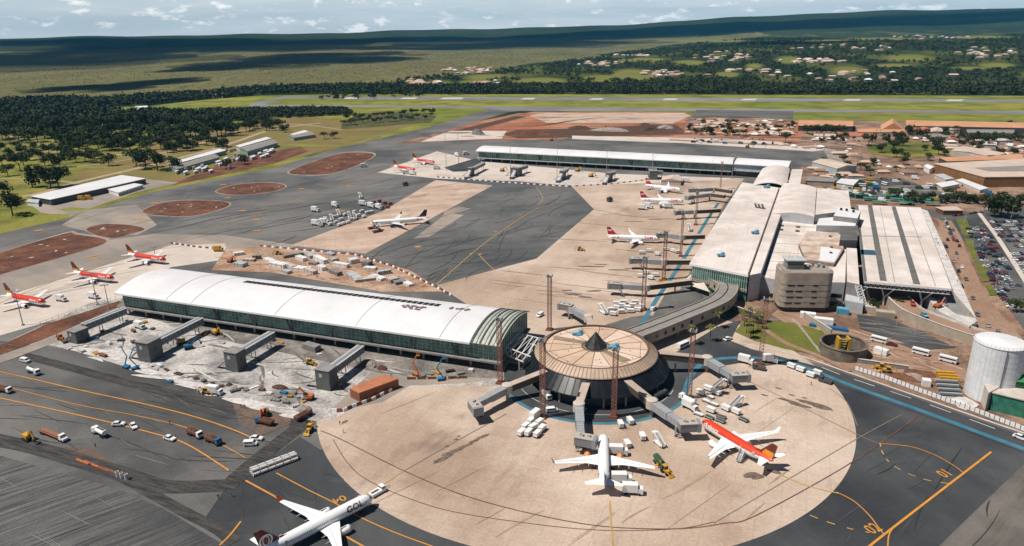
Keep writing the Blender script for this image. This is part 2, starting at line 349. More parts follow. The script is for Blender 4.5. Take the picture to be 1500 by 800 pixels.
def strip(name, pts, w, z, m, curve=True, dash=None, wp=None, th=0):
    p = wp or [tuple(q[:2]) for q in W(pts)]
    if curve and len(p) > 2: p = smoothpts(p, 8)
    mb = MB(); segs = []; z += zj()
    if dash:
        fine = []; tot = 0
        for a, b in zip(p, p[1:]):
            l = math.dist(a, b); k = max(1, int(l / .7))
            for i in range(k): fine.append((tuple(a[q] + (b[q] - a[q]) * i / k for q in (0, 1)), tot + l * i / k))
            tot += l
        cur = []
        for q, s_ in fine:
            if s_ % (dash[0] + dash[1]) < dash[0]: cur.append(q)
            elif cur:
                segs.append(cur); cur = []
        if cur: segs.append(cur)
    else: segs = [p]
    for sg in segs:
        if len(sg) < 2: continue
        v = []
        for i, q in enumerate(sg):
            a = sg[max(0, i - 1)]; b = sg[min(len(sg) - 1, i + 1)]; dx, dy = b[0] - a[0], b[1] - a[1]; l = math.hypot(dx, dy) or 1
            nx, ny = -dy / l * w / 2, dx / l * w / 2
            v += [(q[0] - nx, q[1] - ny, z), (q[0] + nx, q[1] + ny, z)]
        if not th: mb.add(v, [(2 * i, 2 * i + 2, 2 * i + 3, 2 * i + 1) for i in range(len(sg) - 1)])
        else:
            rings = [[(v[2 * i][0], v[2 * i][1], z - th), (v[2 * i + 1][0], v[2 * i + 1][1], z - th), v[2 * i + 1], v[2 * i]] for i in range(len(sg))]
            mb.loft(rings)
    o = mb.build(name, m); tag(o, kind='structure'); return o
# ------------------------------------------------------------------ the ground sheets
sheet('grass_infield', [(-500, 470), (-80, 372), (0, 343), (103, 319), (225, 281), (400, 246), (520, 212), (627, 187), (717, 160), (1000, 168), (1200, 179), (1800, 182), (2000, 143), (1500, 140.5), (1000, 138.5), (500, 138), (370, 140.5), (290, 147), (215, 156), (120, 158), (0, 160), (-200, 166), (-700, 230)], .04, GRASS)
sheet('park_lawn', [(-500, 470), (-80, 372), (0, 343), (103, 319), (225, 281), (400, 246), (480, 222), (560, 200), (500, 186), (330, 163), (217, 158), (0, 162), (-200, 170), (-600, 240)], .08, GRASS_P)
sheet('town_ground', [(555, 214), (640, 190), (760, 166), (1000, 166), (1165, 176), (1500, 179), (1900, 182), (2300, 300), (2600, 900), (1500, 660), (1250, 560), (1100, 500), (1000, 400), (900, 300), (700, 250)], .08, DIRT)
sheet('apron_asphalt', [(-500, 520), (-80, 372), (0, 343), (103, 319), (225, 281), (400, 246), (500, 216), (627, 187), (717, 160), (790, 160), (747, 164), (650, 193), (572, 212), (640, 208), (700, 206), (800, 205), (900, 203), (1060, 208), (1220, 222), (1222, 236), (1165, 246), (1100, 300), (1060, 420), (1080, 480), (1100, 505), (1240, 545), (1500, 636), (1800, 730), (2400, 1000), (1500, 1200), (0, 1200), (-900, 1000)], .12, ASPH_L)
sheet('lower_taxiway', [(-300, 545), (-60, 490), (40, 505), (150, 520), (400, 600), (470, 610), (440, 640), (330, 720), (340, 800), (420, 1000), (-900, 1100)], .145, ASPH)
# earth works in the far middle and the pink concrete beyond it
sheet('orange_earth', [(632, 200), (700, 178), (780, 164), (1000, 164), (1010, 182), (1180, 180), (1170, 215), (900, 203), (640, 206)], .16, ORANGE)
sheet('new_concrete_slab', [(775, 169), (800, 165.5), (1002, 165.5), (1012, 170), (985, 181), (800, 180)], .2, CONC_P)
sheet('wide_taxiway_stub', [(1020, 161), (1162, 163), (1162, 174), (1040, 172), (1010, 176)], .2, ASPH)
sheet('spoil_strip', [(735, 197), (760, 190), (880, 188), (960, 182), (990, 183), (1010, 196), (900, 200), (760, 203)], .2, SPOIL)
sheet('spoil_strip', [(860, 174), (900, 171), (828, 178), (800, 184), (770, 186)], .2, RED)
sheet('spoil_bank', [(648, 196), (755, 170), (772, 171), (700, 190), (660, 203)], .2, SPOIL)
sheet('remote_stand_slab', [(660, 192), (742, 192), (735, 203), (615, 208)], .2, CONC_L)
sheet('service_road', [(815, 207), (838, 200), (1010, 203), (1220, 216), (1222, 225), (1010, 215), (838, 210)], .2, ASPH_B)
sheet('north_slab', [(838, 199), (1055, 203), (1140, 208), (1218, 219), (1190, 222), (1000, 210), (838, 204)], .22, CONC_L)
# runway, taxiways
sheet('runway', [(413, 141.2), (500, 141.6), (1000, 143.3), (1500, 145.8), (1900, 148), (1900, 152.4), (1500, 149.8), (1000, 148.3), (500, 145.4), (425, 143.6)], .14, RUNW)
sheet('taxiway', [(367, 153), (500, 154.4), (700, 155.4), (1000, 159), (1500, 162.8), (1900, 165), (1900, 170), (1500, 167), (1000, 162.6), (790, 163), (740, 162), (700, 157.8), (500, 157.4), (362, 156.4)], .16, RUNW)
sheet('taxiway_loop', [(362, 156.4), (368, 151.5), (415, 141.2), (440, 141.2), (425, 143.5), (418, 144.2), (388, 151.6), (395, 154.2)], .18, RUNW)
for x0, x1 in ((508, 527), (592, 612), (650, 680), (768, 785), (868, 885), (975, 994), (1090, 1110), (1240, 1262), (1390, 1412)):
    sheet('runway_marking', [(x0, 142.6 + (x0 - 500) * .0037), (x1, 142.6 + (x0 - 500) * .0037), (x1 - 4, 144.9 + (x0 - 500) * .0038), (x0 - 6, 144.9 + (x0 - 500) * .0038)], .2, WHT_L)
sheet('dry_grass', [(95, 262), (245, 200), (350, 186), (420, 170), (520, 176), (620, 178), (560, 198), (510, 212), (400, 240), (250, 270), (190, 262)], .1, mat('dry_grass', (.20, .155, .05), .95, (.13, .12, .03), .02, (.22, .11, .06), .012, .2, .4))
sheet('dirt_patch', [(250, 272), (330, 236), (400, 222), (440, 215), (452, 222), (400, 240), (300, 262)], .13, RED)
sheet('scrub_bed', [(500, 181), (530, 166), (590, 164), (640, 170), (630, 180), (560, 185), (500, 190)], .14, mat('scrub', (.05, .06, .02), .95, (.10, .09, .03), .03))
# park paths
for i, (p, w) in enumerate([([(-60, 305), (60, 283), (110, 268), (200, 247), (300, 222), (345, 208), (400, 190), (470, 180)], 9), ([(-40, 236), (60, 222), (140, 224), (210, 228), (280, 214), (340, 196)], 6), ([(0, 197), (50, 206), (120, 209), (220, 205), (300, 205)], 5), ([(60, 250), (150, 240), (200, 232), (260, 224)], 4), ([(330, 196), (420, 182), (500, 190)], 5), ([(0, 262), (50, 262), (110, 268)], 4)]):
    strip('park_path', p, w, .16, mat('path_gravel', (.40, .30, .22), .95, (.30, .22, .15), .1))
sheet('fuel_depot_yard', [(45, 300), (120, 282), (180, 268), (210, 262), (262, 268), (200, 282), (126, 308), (103, 318), (60, 312)], .17, CONC_W)
sheet('grass_verge', [(0, 330), (70, 314), (103, 314), (100, 319), (0, 343), (-60, 362), (-90, 352)], .18, GRASS_P)
sheet('grass_island', [(86, 307), (104, 304), (132, 306), (118, 309), (95, 309)], .19, GRASS_P)
# apron fields
sheet('worn_taxiway', [(-300, 500), (-80, 420), (97, 376), (157, 352), (225, 343), (330, 345), (440, 360), (420, 365), (250, 366), (0, 437), (-120, 470), (-300, 540)], .16, CONC_W)
sheet('worn_patch', [(90, 330), (126, 308), (200, 300), (230, 330), (200, 345), (130, 340)], .16, CONC_W)
sheet('pink_stand_strip', [(425, 360), (560, 310), (638, 264), (722, 272), (640, 320), (535, 372)], .18, CONC_P)
sheet('slate_taxi_area', [(535, 372), (722, 272), (837, 273), (870, 307), (786, 379), (640, 418)], .2, ASPH_B)
sheet('grey_patch', [(606, 350), (628, 348), (680, 315), (654, 313)], .24, CONC_W)
sheet('grey_patch', [(648, 318), (690, 306), (672, 303), (652, 309)], .24, CONC_W)
sheet('stand_concrete', [(837, 273), (870, 307), (786, 379), (640, 418), (690, 450), (777, 500), (860, 520), (960, 490), (1010, 400), (1060, 300), (1090, 262), (960, 262)], .18, CONC)
sheet('pier_forecourt', [(553, 253), (640, 222), (700, 236), (900, 255), (1090, 262), (960, 268), (837, 273), (760, 266), (640, 262)], .22, CONC_L)
sheet('dark_stand', [(650, 246), (697, 232), (708, 240), (690, 251), (664, 252)], .25, ASPH_D)
sheet('left_stand_slab', [(-300, 560), (-80, 465), (0, 437), (250, 360), (330, 357), (335, 380), (250, 392), (176, 440), (70, 472), (0, 492), (-80, 522)], .2, CONC_L)
for p in ([(-60, 393), (0, 371), (94, 343), (112, 344), (157, 354), (97, 375), (0, 403), (-60, 422)], [(127, 336), (150, 329), (188, 330), (212, 336), (191, 343), (169, 349), (142, 345)],
          [(210, 309), (240, 297), (270, 294), (322, 295), (336, 300), (319, 308), (277, 317), (225, 315)], [(317, 281), (345, 271), (395, 268), (418, 273), (399, 281), (350, 286)],
          [(425, 251), (462, 236), (500, 225), (537, 224), (547, 229), (519, 244), (481, 255), (436, 256)]):
    c = (sum(q[0] for q in p) / len(p), sum(q[1] for q in p) / len(p))
    sheet('island_kerb', [(c[0] + (q[0] - c[0]) * 1.05, c[1] + (q[1] - c[1]) * 1.07) for q in p], .2, CONC_W, True)
    sheet('earth_island', p, .24, RED, True)
# circular apron
CX, CY, CR = 27.5, 277.0, 109.0
sheet('round_apron', None, .26, CONC, wpts=[Vector((CX + CR * math.cos(2 * PI * i / 160), CY + CR * math.sin(2 * PI * i / 160), 0)) for i in range(160)])
RX, RY = 36.0, 286.0
# taxi ground right and front is darker asphalt
sheet('front_dark_apron', [(470, 660), (440, 640), (330, 716), (300, 760), (330, 800), (420, 900), (1500, 1200), (2400, 1000), (1800, 745), (1500, 655), (1350, 600), (1222, 556), (1100, 560), (600, 560)], .16, ASPH_D)
sheet('streaked_slab', [(-400, 640), (0, 668), (170, 716), (240, 746), (330, 800), (420, 1000), (-800, 1100)], .2, STREAK)
sheet('brown_taxi_lane', [(1376, 800), (1500, 680), (1800, 520), (2600, 700), (2000, 1100), (1200, 960)], .2, STREAK2)
# construction site south of the pier
sheet('site_ground', [(-20, 520), (80, 470), (180, 440), (420, 490), (730, 560), (600, 568), (520, 600), (470, 618), (400, 603), (300, 575), (190, 540), (60, 505)], .28, RUBBLE, True)
sheet('site_earth', [(545, 545), (640, 540), (740, 552), (690, 562), (600, 566), (560, 590), (480, 606)], .31, CONC_W)
sheet('site_dirt_belt', [(176, 441), (186, 445), (120, 474), (62, 499), (0, 520), (-60, 540), (-60, 528), (0, 507), (70, 475)], .31, RED)
sheet('site_path', [(186, 446), (200, 450), (110, 492), (20, 526), (-60, 552), (-60, 541), (0, 521), (62, 500)], .31, CONC_W)
sheet('construction_earth', [(330, 366), (380, 361), (520, 374), (600, 396), (650, 428), (560, 428), (400, 400), (310, 396)], .24, mat('yard_earth', (.36, .20, .12), .95, (.48, .36, .27), .06, (.16, .08, .05), .05, .25, .6))
sheet('under_pier_dark', [(180, 437), (430, 480), (725, 542), (740, 556), (560, 548), (330, 500), (170, 452)], .34, mat('shaded_rubble', (.20, .18, .16), .95, (.10, .095, .09), .15, (.36, .33, .30), .08, .3, 1))  # rubble painted darker here for the shade below the pier overhang
for p, w in (([(-60, 503), (40, 523), (110, 541), (250, 577), (340, 600), (440, 622)], 5.5), ([(330, 716), (380, 672), (440, 625), (452, 618)], 7), ([(-80, 628), (0, 646), (60, 659), (170, 692), (240, 713), (322, 712), (336, 712)], 7), ([(160, 690), (215, 720), (265, 748), (315, 774), (345, 795)], 4)):
    strip('gravel_trench', p, w, .24 + w * .004, TRENCH, curve=True)
sheet('earth_spill', [(340, 588), (385, 590), (430, 600), (425, 622), (380, 640), (350, 620)], .26, mat('spilled_earth', (.17, .105, .075), .95, (.09, .08, .075), .2, None, .1, .2, 1))
sheet('earth_spill', [(95, 655), (140, 660), (180, 690), (150, 698), (90, 676)], .26, mat('rusty_spill', (.16, .10, .07), .95, (.08, .07, .06), .3, None, .1, .2, 1))
# ring road round the rotunda
def ringp(r0, r1, z, m, a0=0, a1=360, name='ring_road'):
    n = 96; v = []
    for i in range(n + 1):
        a = R(a0 + (a1 - a0) * i / n); v += [(RX + r0 * math.cos(a), RY + r0 * math.sin(a), z), (RX + r1 * math.cos(a), RY + r1 * math.sin(a), z)]
    o = MB().add(v, [(2 * i, 2 * i + 1, 2 * i + 3, 2 * i + 2) for i in range(n)]).build(name, m); tag(o, kind='structure')
ringp(20, 40.5, .30, ASPH_D, -200, 40)
ringp(40.5, 42.3, .33, BLUEP, -172, -28, 'blue_road_edge')
ringp(34.6, 34.9, .33, WHT_L, -160, -10, 'lane_line')
sheet('service_road', [(985, 520), (1050, 480), (1085, 470), (1070, 500), (1100, 512), (1240, 549), (1500, 640), (1800, 735), (1800, 762), (1500, 664), (1350, 608), (1222, 564), (1150, 536), (1100, 530), (1040, 540), (1012, 560), (990, 585), (975, 540)], .32, ASPH_D)
strip('blue_road_edge', [(1003, 577), (1012, 552), (1027, 535), (1051, 527), (1085, 525), (1119, 526), (1160, 533), (1190, 543), (1250, 567), (1350, 603), (1500, 659), (1700, 730)], 2.6, .36, BLUEP)
strip('lane_line', [(1110, 512), (1180, 531), (1240, 553), (1350, 590), (1500, 645)], .5, .36, WHT_L, dash=(9, 6))
strip('kerb', [(1076, 500), (1100, 507), (1170, 522), (1240, 546), (1350, 584), (1500, 636), (1700, 700)], .9, .5, CWALL, th=.2)
strip('blue_road_edge', [(936, 482), (961, 440), (985, 405), (1003, 377), (1019, 350), (1036, 322), (1052, 298)], 2.4, .36, BLUEP, curve=False)
sheet('service_road', [(870, 482), (925, 465), (950, 462), (990, 470), (960, 492), (900, 500)], .3, ASPH)
sheet('service_yard', [(948, 478), (975, 430), (1000, 424), (1030, 432), (1025, 455), (985, 475)], .33, ASPH)
for p in ([(640, 262), (720, 268), (837, 272)],): strip('blue_road_edge', p, 2.2, .3, BLUEP)
# lawns by the tower
sheet('lawn', [(1076, 487), (1086, 476), (1130, 472), (1165, 474), (1188, 500), (1205, 522), (1150, 512), (1105, 500)], .4, LAWN, )
sheet('lawn', [(1170, 476), (1205, 486), (1215, 500), (1212, 520), (1192, 503)], .4, LAWN)
strip('lawn_path', [(1120, 483), (1150, 503), (1195, 521), (1245, 545)], 3, .44, ROADB)
# right-hand roads, ramp and car parks
sheet('departures_road', [(1372, 318), (1398, 322), (1420, 380), (1448, 440), (1500, 500), (1560, 560), (1440, 500), (1418, 430), (1390, 370)], .3, ROADB)
sheet('site_road', [(1150, 445), (1215, 478), (1290, 490), (1400, 535), (1440, 560), (1350, 560), (1240, 540), (1200, 505), (1130, 462)], .3, ROADB)
sheet('grey_yard', [(1255, 462), (1300, 466), (1400, 510), (1340, 514), (1260, 482)], .34, ASPH)
sheet('car_park', [(1390, 318), (1470, 310), (1500, 360), (1640, 520), (1700, 620), (1560, 560), (1490, 470), (1440, 400)], .34, ASPH)
sheet('car_park', [(1440, 308), (1620, 300), (1800, 460), (1640, 470), (1500, 400)], .36, ASPH_B)
sheet('staff_car_park', [(1180, 262), (1255, 260), (1330, 262), (1420, 296), (1330, 300), (1240, 292)], .3, ASPH)
sheet('cargo_yard', [(1320, 262), (1375, 256), (1480, 290), (1420, 296)], .33, ROADB)
sheet('front_road', [(1345, 306), (1420, 312), (1600, 296), (1600, 304), (1440, 322), (1380, 324)], .36, ASPH)
strip('town_road', [(980, 205), (1150, 213), (1300, 215), (1400, 222), (1500, 238), (1650, 262)], 12, .3, ROADB)
strip('town_road', [(1000, 200), (1150, 205), (1240, 212)], 8, .3, CONC_W)
strip('concrete_lane', [(1214, 219), (1222, 232), (1228, 240)], 14, .3, CONC_W)
sheet('town_green', [(1268, 212), (1330, 207), (1400, 214), (1396, 226), (1330, 232), (1275, 226)], .34, GRASS_P)
for p in ([(1400, 322), (1415, 320), (1425, 345), (1412, 347)], [(1412, 350), (1426, 352), (1436, 378), (1424, 380)], [(1426, 384), (1442, 386), (1455, 412), (1440, 414)], [(1442, 418), (1458, 418), (1466, 432), (1450, 434)]):
    sheet('verge_lawn', p, .5, LAWN)
strip('car_park_path', [(1434, 313), (1462, 350), (1482, 381), (1502, 413), (1535, 466)], 3, .5, CONC_L, curve=False)
# markings
OL = [([(-40, 536), (0, 545), (120, 573), (190, 588), (250, 602), (300, 616), (340, 630), (375, 645)], .75), ([(-60, 572), (0, 584), (150, 617), (240, 640), (270, 650), (300, 667), (335, 690)], .75), ([(-40, 556), (0, 565), (110, 593), (200, 610), (275, 628), (330, 655), (360, 672)], .45),
      ([(360, 705), (400, 727), (432, 745), (503, 785), (540, 806)], .85), ([(405, 694), (450, 718), (490, 738), (530, 760), (580, 782), (640, 804)], .55), ([(322, 800), (338, 784), (353, 765)], .75),
      ([(1262, 812), (1294, 785), (1452, 663)], .95), ([(1290, 651), (1315, 653), (1340, 657), (1372, 669), (1398, 684), (1411, 694)], .45), ([(1225, 722), (1250, 735), (1272, 755), (1286, 773), (1295, 785)], .5), ([(1310, 772), (1302, 785), (1300, 806)], .5)]
for p, w in OL: strip('taxi_guide_line', p, w * .78, .34, ORG)
strip('taxi_dashed_line', [(1289, 650), (1292, 663), (1304, 680), (1330, 695), (1360, 705), (1392, 710)], .45, .34, YEL, dash=(3.2, 1.8))
strip('taxi_dashed_line', [(1186, 756), (1215, 767), (1250, 777), (1294, 785)], .45, .34, YEL, dash=(3.2, 1.8))
strip('stand_guide_line', [(893, 735), (895, 765), (899, 812)], .55, .34, YEL, curve=False)
strip('stand_guide_line', [(530, 730), (560, 712), (590, 692)], .5, .34, YEL, curve=False)
for p, w, m in [([(470, 632), (500, 645), (590, 690), (680, 727), (780, 754), (880, 772), (990, 776), (1060, 768), (1110, 755), (1250, 677), (1345, 610)], .42, DKL), ([(488, 645), (510, 680), (545, 708), (640, 745), (760, 766), (880, 778), (990, 776), (1045, 766)], .3, DKL), ([(1045, 768), (1250, 647), (1320, 609)], .35, GRYL),
                ([(590, 692), (660, 652), (742, 607)], .45, GRYL), ([(1098, 560), (1160, 590), (1250, 635), (1290, 652)], .4, GRYL), ([(1128, 690), (1180, 712), (1228, 724)], .5, YEL), ([(786, 379), (640, 417)], .5, GRYL), ([(690, 420), (760, 440), (900, 462)], .4, CONC_L),
                ([(870, 307), (930, 318), (1000, 322)], .6, GRYL), ([(790, 430), (860, 434)], .6, CONC_L), ([(1215, 570), (1240, 590), (1256, 625)], .3, GRYL),
                ([(640, 417), (700, 365), (745, 332), (790, 305), (830, 296)], .6, YEL), ([(700, 372), (712, 385), (725, 397)], .5, YEL), ([(785, 274), (795, 290), (788, 302)], .5, YEL), ([(-60, 470), (60, 420), (150, 388), (260, 352), (330, 330), (420, 300), (520, 262), (560, 245)], .5, YEL), ([(0, 362), (120, 322), (250, 285), (400, 252), (540, 216), (700, 172), (745, 161)], .6, CONC_W)]:
    strip('joint_line' if m in (GRYL, CONC_L) else 'stand_line', p, w, .35, m)
def blotch(cx, cy, w, d, m, z=.33, n=14, name='taxi_marking', rz=0):
    c = U(cx, cy); p = []
    for i in range(n):
        a = 2 * PI * i / n; k = 1 + (random.random() - .5) * .35 if m is OIL else 1
        q = Vector((w / 2 * math.cos(a) * k, d / 2 * math.sin(a) * k, 0)); q.rotate(Matrix.Rotation(rz, 3, 'Z')); p.append(c + q)
    sheet(name, None, z, m, wpts=p)
for x, y in ((226, 298), (333, 290), (355, 309), (375, 322), (57, 338), (327, 271), (441, 277), (500, 310), (510, 273), (376, 338)):
    blotch(x, y, 8, 3.5, ORG, n=6, rz=GA + .7)
for x, y in ((612, 362), (762, 315), (690, 372), (726, 340), (704, 373)): blotch(x, y, 7 if x == 612 else 3.5, 5 if x == 612 else 2, ORG, n=4, rz=GA + .7)
for x, y in ((202, 321), (212, 322), (135, 376), (137, 380)): blotch(x, y, 10, 2.5, ORG, n=5, rz=GA + .9)
for x, y, w, d, a in ((650, 672, 9, 1.6, .6), (663, 663, 10, 2, .6), (645, 676, 6, 1.2, .6), (680, 655, 7, 1.4, .6), (695, 647, 5, 1.5, .6), (708, 640, 6, 1.6, .6), (668, 645, 1.6, 1, .6), (655, 655, 1.6, 1, .6), (672, 640, 1.4, 1, .6), (1155, 588, 9, 1.8, -.6), (1170, 594, 9, 2.2, -.6), (1190, 592, 12, 2.6, -.6), (1205, 598, 8, 3, -.6), (1140, 570, 3, 1, -.6), (1160, 580, 2.5, 1, -.6), (1120, 580, 3, 1.2, -.6), (1178, 584, 2, 1, -.6),
                      (866, 391, 18, 1.6, -.1), (905, 396, 14, 1.6, -.1), (880, 388, 9, 1.2, -.1), (840, 432, 10, 3, -.2), (856, 436, 8, 2.5, -.2), (870, 427, 9, 2, 0), (830, 426, 7, 1.5, 0), (930, 325, 16, 1.2, -.1), (960, 322, 12, 1.2, -.1), (920, 394, 6, 1, 0), (1101, 697, 6, 3, .3), (1110, 700, 5, 2, .3), (1134, 692, 5, 2, -.4), (505, 619, 3, 1.5, 1)):
    blotch(x, y, w, d, OIL, .37, 16, 'oil_stain', a)
# painted numbers on the apron
def text_me(body, size, ext=0.0, bold=0.0):
    c = bpy.data.curves.new('txt', 'FONT'); c.body = body; c.size = size; c.align_x = 'CENTER'; c.align_y = 'CENTER'; c.extrude = ext; c.offset = bold; c.resolution_u = 2
    o = bpy.data.objects.new('txt', c); COL.objects.link(o); bpy.context.view_layer.update()
    me = bpy.data.meshes.new_from_object(o); bpy.data.objects.remove(o); bpy.data.curves.remove(c); return me
def ground_text(body, x, y, size, up, m, stretch=1.0, name='stand_number'):
    me = text_me(body, size, 0, .04 * size / 4); me.materials.clear(); me.materials.append(m)
    o = bpy.data.objects.new(name, me); COL.objects.link(o); p = U(x, y); o.location = (p.x, p.y, .38)
    a = heading(x, y, *up) - PI / 2; o.rotation_euler = (0, 0, a); o.scale = (1, stretch, 1); tag(o, kind='structure')
ground_text('04', 497, 733, 4.6, (503, 740), ORG, 1.0)
ground_text('02', 1279, 776, 4.6, (1270, 770), ORG, 1.25)
ground_text('01', 1384, 695, 4.6, (1375, 690), ORG, 1.25)

# worn tyre tracks, scrapes and slab patches
def marks(name, poly, n, ang, spread, wr, lr, m, z, seed, curve=.25):
    rg = random.Random(seed); mb = MB(); xs = [q[0] for q in poly]; ys = [q[1] for q in poly]; done = 0
    while done < n:
        x, y = rg.uniform(min(xs), max(xs)), rg.uniform(min(ys), max(ys))
        if not bool(inpoly(np.array([x]), np.array([y]), poly)[0]): continue
        p = U(x, y); a = ang + rg.uniform(-spread, spread); l = rg.uniform(*lr); w = rg.uniform(*wr); k = rg.uniform(-curve, curve) * 4 / l ** 2; v = []; zz = z + done * .00009
        for i in range(9):
            s = l * (i / 8 - .5); dx, dy = s, k * s * s; X = p.x + dx * math.cos(a) - dy * math.sin(a); Y = p.y + dx * math.sin(a) + dy * math.cos(a); ww = w * math.sin(PI * (i + .6) / 9.2)
            v += [(X + math.sin(a) * ww / 2, Y - math.cos(a) * ww / 2, zz), (X - math.sin(a) * ww / 2, Y + math.cos(a) * ww / 2, zz)]
        mb.add(v, [(2 * i, 2 * i + 2, 2 * i + 3, 2 * i + 1) for i in range(8)]); done += 1
    tag(mb.build(name, m), kind='structure')
TYRE = mat('tyre_rubber_mark', (.035, .035, .035), .8, (.075, .073, .07), 1.5)
SCRAPE = mat('pale_scrape', (.21, .205, .195), .9, (.12, .118, .112), 1.2)
BURN = mat('brown_stain', (.27, .19, .135), .85, (.38, .28, .21), .3)
marks('tyre_marks', [(0, 500), (330, 600), (440, 620), (330, 710), (0, 640)], 30, -.35, .3, (.2, .45), (12, 45), TYRE, .335, 1, 1.5)
marks('scrape_marks', [(0, 500), (330, 600), (440, 620), (330, 710), (0, 640)], 20, -.3, .4, (.2, .5), (6, 22), SCRAPE, .338, 2, .6)
marks('tyre_marks', [(200, 330), (560, 220), (700, 260), (420, 360)], 60, .75, .35, (.3, .9), (20, 80), TYRE, .335, 3, 6)
marks('scrape_marks', [(200, 300), (560, 220), (600, 260), (400, 350)], 26, .8, .3, (.3, .8), (15, 60), SCRAPE, .338, 4, 5)
marks('tyre_marks', [(540, 374), (722, 276), (832, 277), (866, 307), (784, 377), (642, 414)], 60, .9, .6, (.3, .8), (18, 60), TYRE, .335, 5, 8)
marks('scrape_marks', [(540, 374), (722, 276), (832, 277), (866, 307), (784, 377), (642, 414)], 30, .7, .5, (.3, .8), (10, 40), SCRAPE, .338, 6, 4)
marks('tyre_marks', [(470, 680), (600, 770), (520, 800), (340, 790), (340, 715), (440, 630)], 16, -.8, .4, (.2, .45), (8, 25), TYRE, .335, 7, 1.5)
marks('scrape_marks', [(0, 670), (170, 720), (330, 800), (0, 800)], 6, -.5, .1, (.2, .4), (5, 22), SCRAPE, .338, 8, .2)
marks('scrape_marks', [(1270, 580), (1500, 680), (1480, 790), (1150, 790), (1260, 700)], 12, .75, .2, (.2, .4), (5, 22), mat('faint_scrape', (.070, .073, .075), .85), .338, 9, .4)
marks('brown_stains', [(480, 640), (700, 580), (860, 640), (1000, 700), (1240, 640), (1200, 560), (1250, 660), (1100, 780), (700, 790), (560, 720)], 5, .72, .1, (.5, 1.0), (8, 30), BURN, .345, 10, .5)
marks('brown_stains', [(680, 425), (790, 385), (880, 310), (1030, 320), (960, 440), (840, 460)], 22, -.35, .1, (.5, 1.6), (15, 50), BURN, .33, 11, 1)
marks('tyre_marks', [(0, 440), (230, 350), (330, 345), (100, 430)], 24, .75, .25, (.3, .8), (15, 50), mat('soft_tyre', (.13, .115, .10), .9), .24, 12, 4)
marks('debris_streaks', [(640, 200), (780, 168), (1000, 168), (1160, 184), (1160, 210), (900, 200)], 60, -.1, .3, (2, 8), (20, 90), mat('dark_earth_streak', (.11, .045, .03), .95, (.22, .10, .06), .1), .31, 13, 8)
marks('debris_streaks', [(1000, 175), (1170, 180), (1500, 195), (1500, 300), (1260, 295), (1180, 250), (1240, 230), (1000, 205)], 90, -.2, .5, (1.5, 6), (10, 60), mat('grey_earth_streak', (.16, .13, .11), .95, (.36, .28, .22), .1), .33, 14, 6)
marks('debris_streaks', [(340, 368), (520, 376), (640, 425), (560, 426), (400, 400), (310, 394)], 60, -.4, .5, (.8, 3), (5, 20), mat('yard_streak', (.45, .33, .25), .95, (.16, .07, .04), .3), .33, 15, 2)
marks('grass_streaks', [(220, 158), (500, 140), (1500, 141), (1500, 176), (1000, 160), (700, 156), (600, 185), (300, 250), (100, 318)], 90, .1, .25, (3, 10), (40, 200), mat('dry_grass_streak', (.24, .215, .05), .95, (.15, .16, .03), .03), .105, 16, 20)

SITEP = [(100, 480), (180, 450), (420, 500), (640, 545), (560, 556), (500, 595), (440, 610), (300, 570), (150, 520)]
marks('site_tracks', SITEP, 70, -.35, .9, (.4, 1.6), (6, 28), mat('wet_track', (.085, .08, .078), .8, (.17, .16, .155), .8), .36, 21, 2)
marks('site_tracks', SITEP, 30, -.35, .5, (.3, 1.2), (6, 22), mat('pale_track', (.58, .56, .54), .9, (.40, .38, .36), .8), .375, 22, 2)
marks('site_tracks', [(110, 505), (250, 548), (330, 580), (450, 608), (440, 616), (300, 580), (120, 520)], 22, -.36, .15, (1.5, 4), (8, 24), mat('pale_slab_strip', (.62, .60, .58), .9, (.42, .40, .385), .4), .39, 23, 1)
marks('joint_line', [(480, 640), (640, 570), (1000, 560), (1240, 600), (1240, 680), (1080, 780), (700, 780), (560, 720)], 9, .72, .02, (.12, .25), (10, 40), mat('dark_joint', (.20, .15, .115), .9), .348, 24, .1)
marks('tyre_marks', [(1270, 580), (1500, 680), (1480, 790), (1150, 790), (1260, 700)], 5, .75, .2, (.25, .5), (10, 35), mat('faint_tyre', (.030, .031, .034), .8), .339, 26, 1)

for i, p in enumerate(([(0, 375), (94, 347), (140, 352), (95, 372), (0, 398)], [(215, 309), (270, 297), (325, 299), (315, 308), (240, 314)], [(322, 281), (345, 273), (410, 273), (390, 281), (350, 284)], [(430, 251), (500, 228), (540, 226), (519, 240), (455, 255)], [(132, 336), (150, 331), (205, 336), (169, 346)])):
    marks('debris_streaks', p, 22, .6, .8, (.6, 2.2), (4, 16), mat('island_brown', (.20, .12, .08), .95, (.07, .04, .03), .3), .27, 40 + i, 2)
    marks('debris_streaks', p, 7, .6, 1.5, (1, 2.0), (2, 4), mat('pale_debris', (.50, .44, .38), .9), .285, 50 + i, .2)
marks('earth_streaks', [(250, 268), (330, 236), (440, 216), (450, 222), (400, 240), (300, 262)], 26, .5, .5, (1, 4), (10, 30), mat('verge_streak', (.22, .17, .06), .95, (.10, .05, .03), .05), .19, 60, 2)

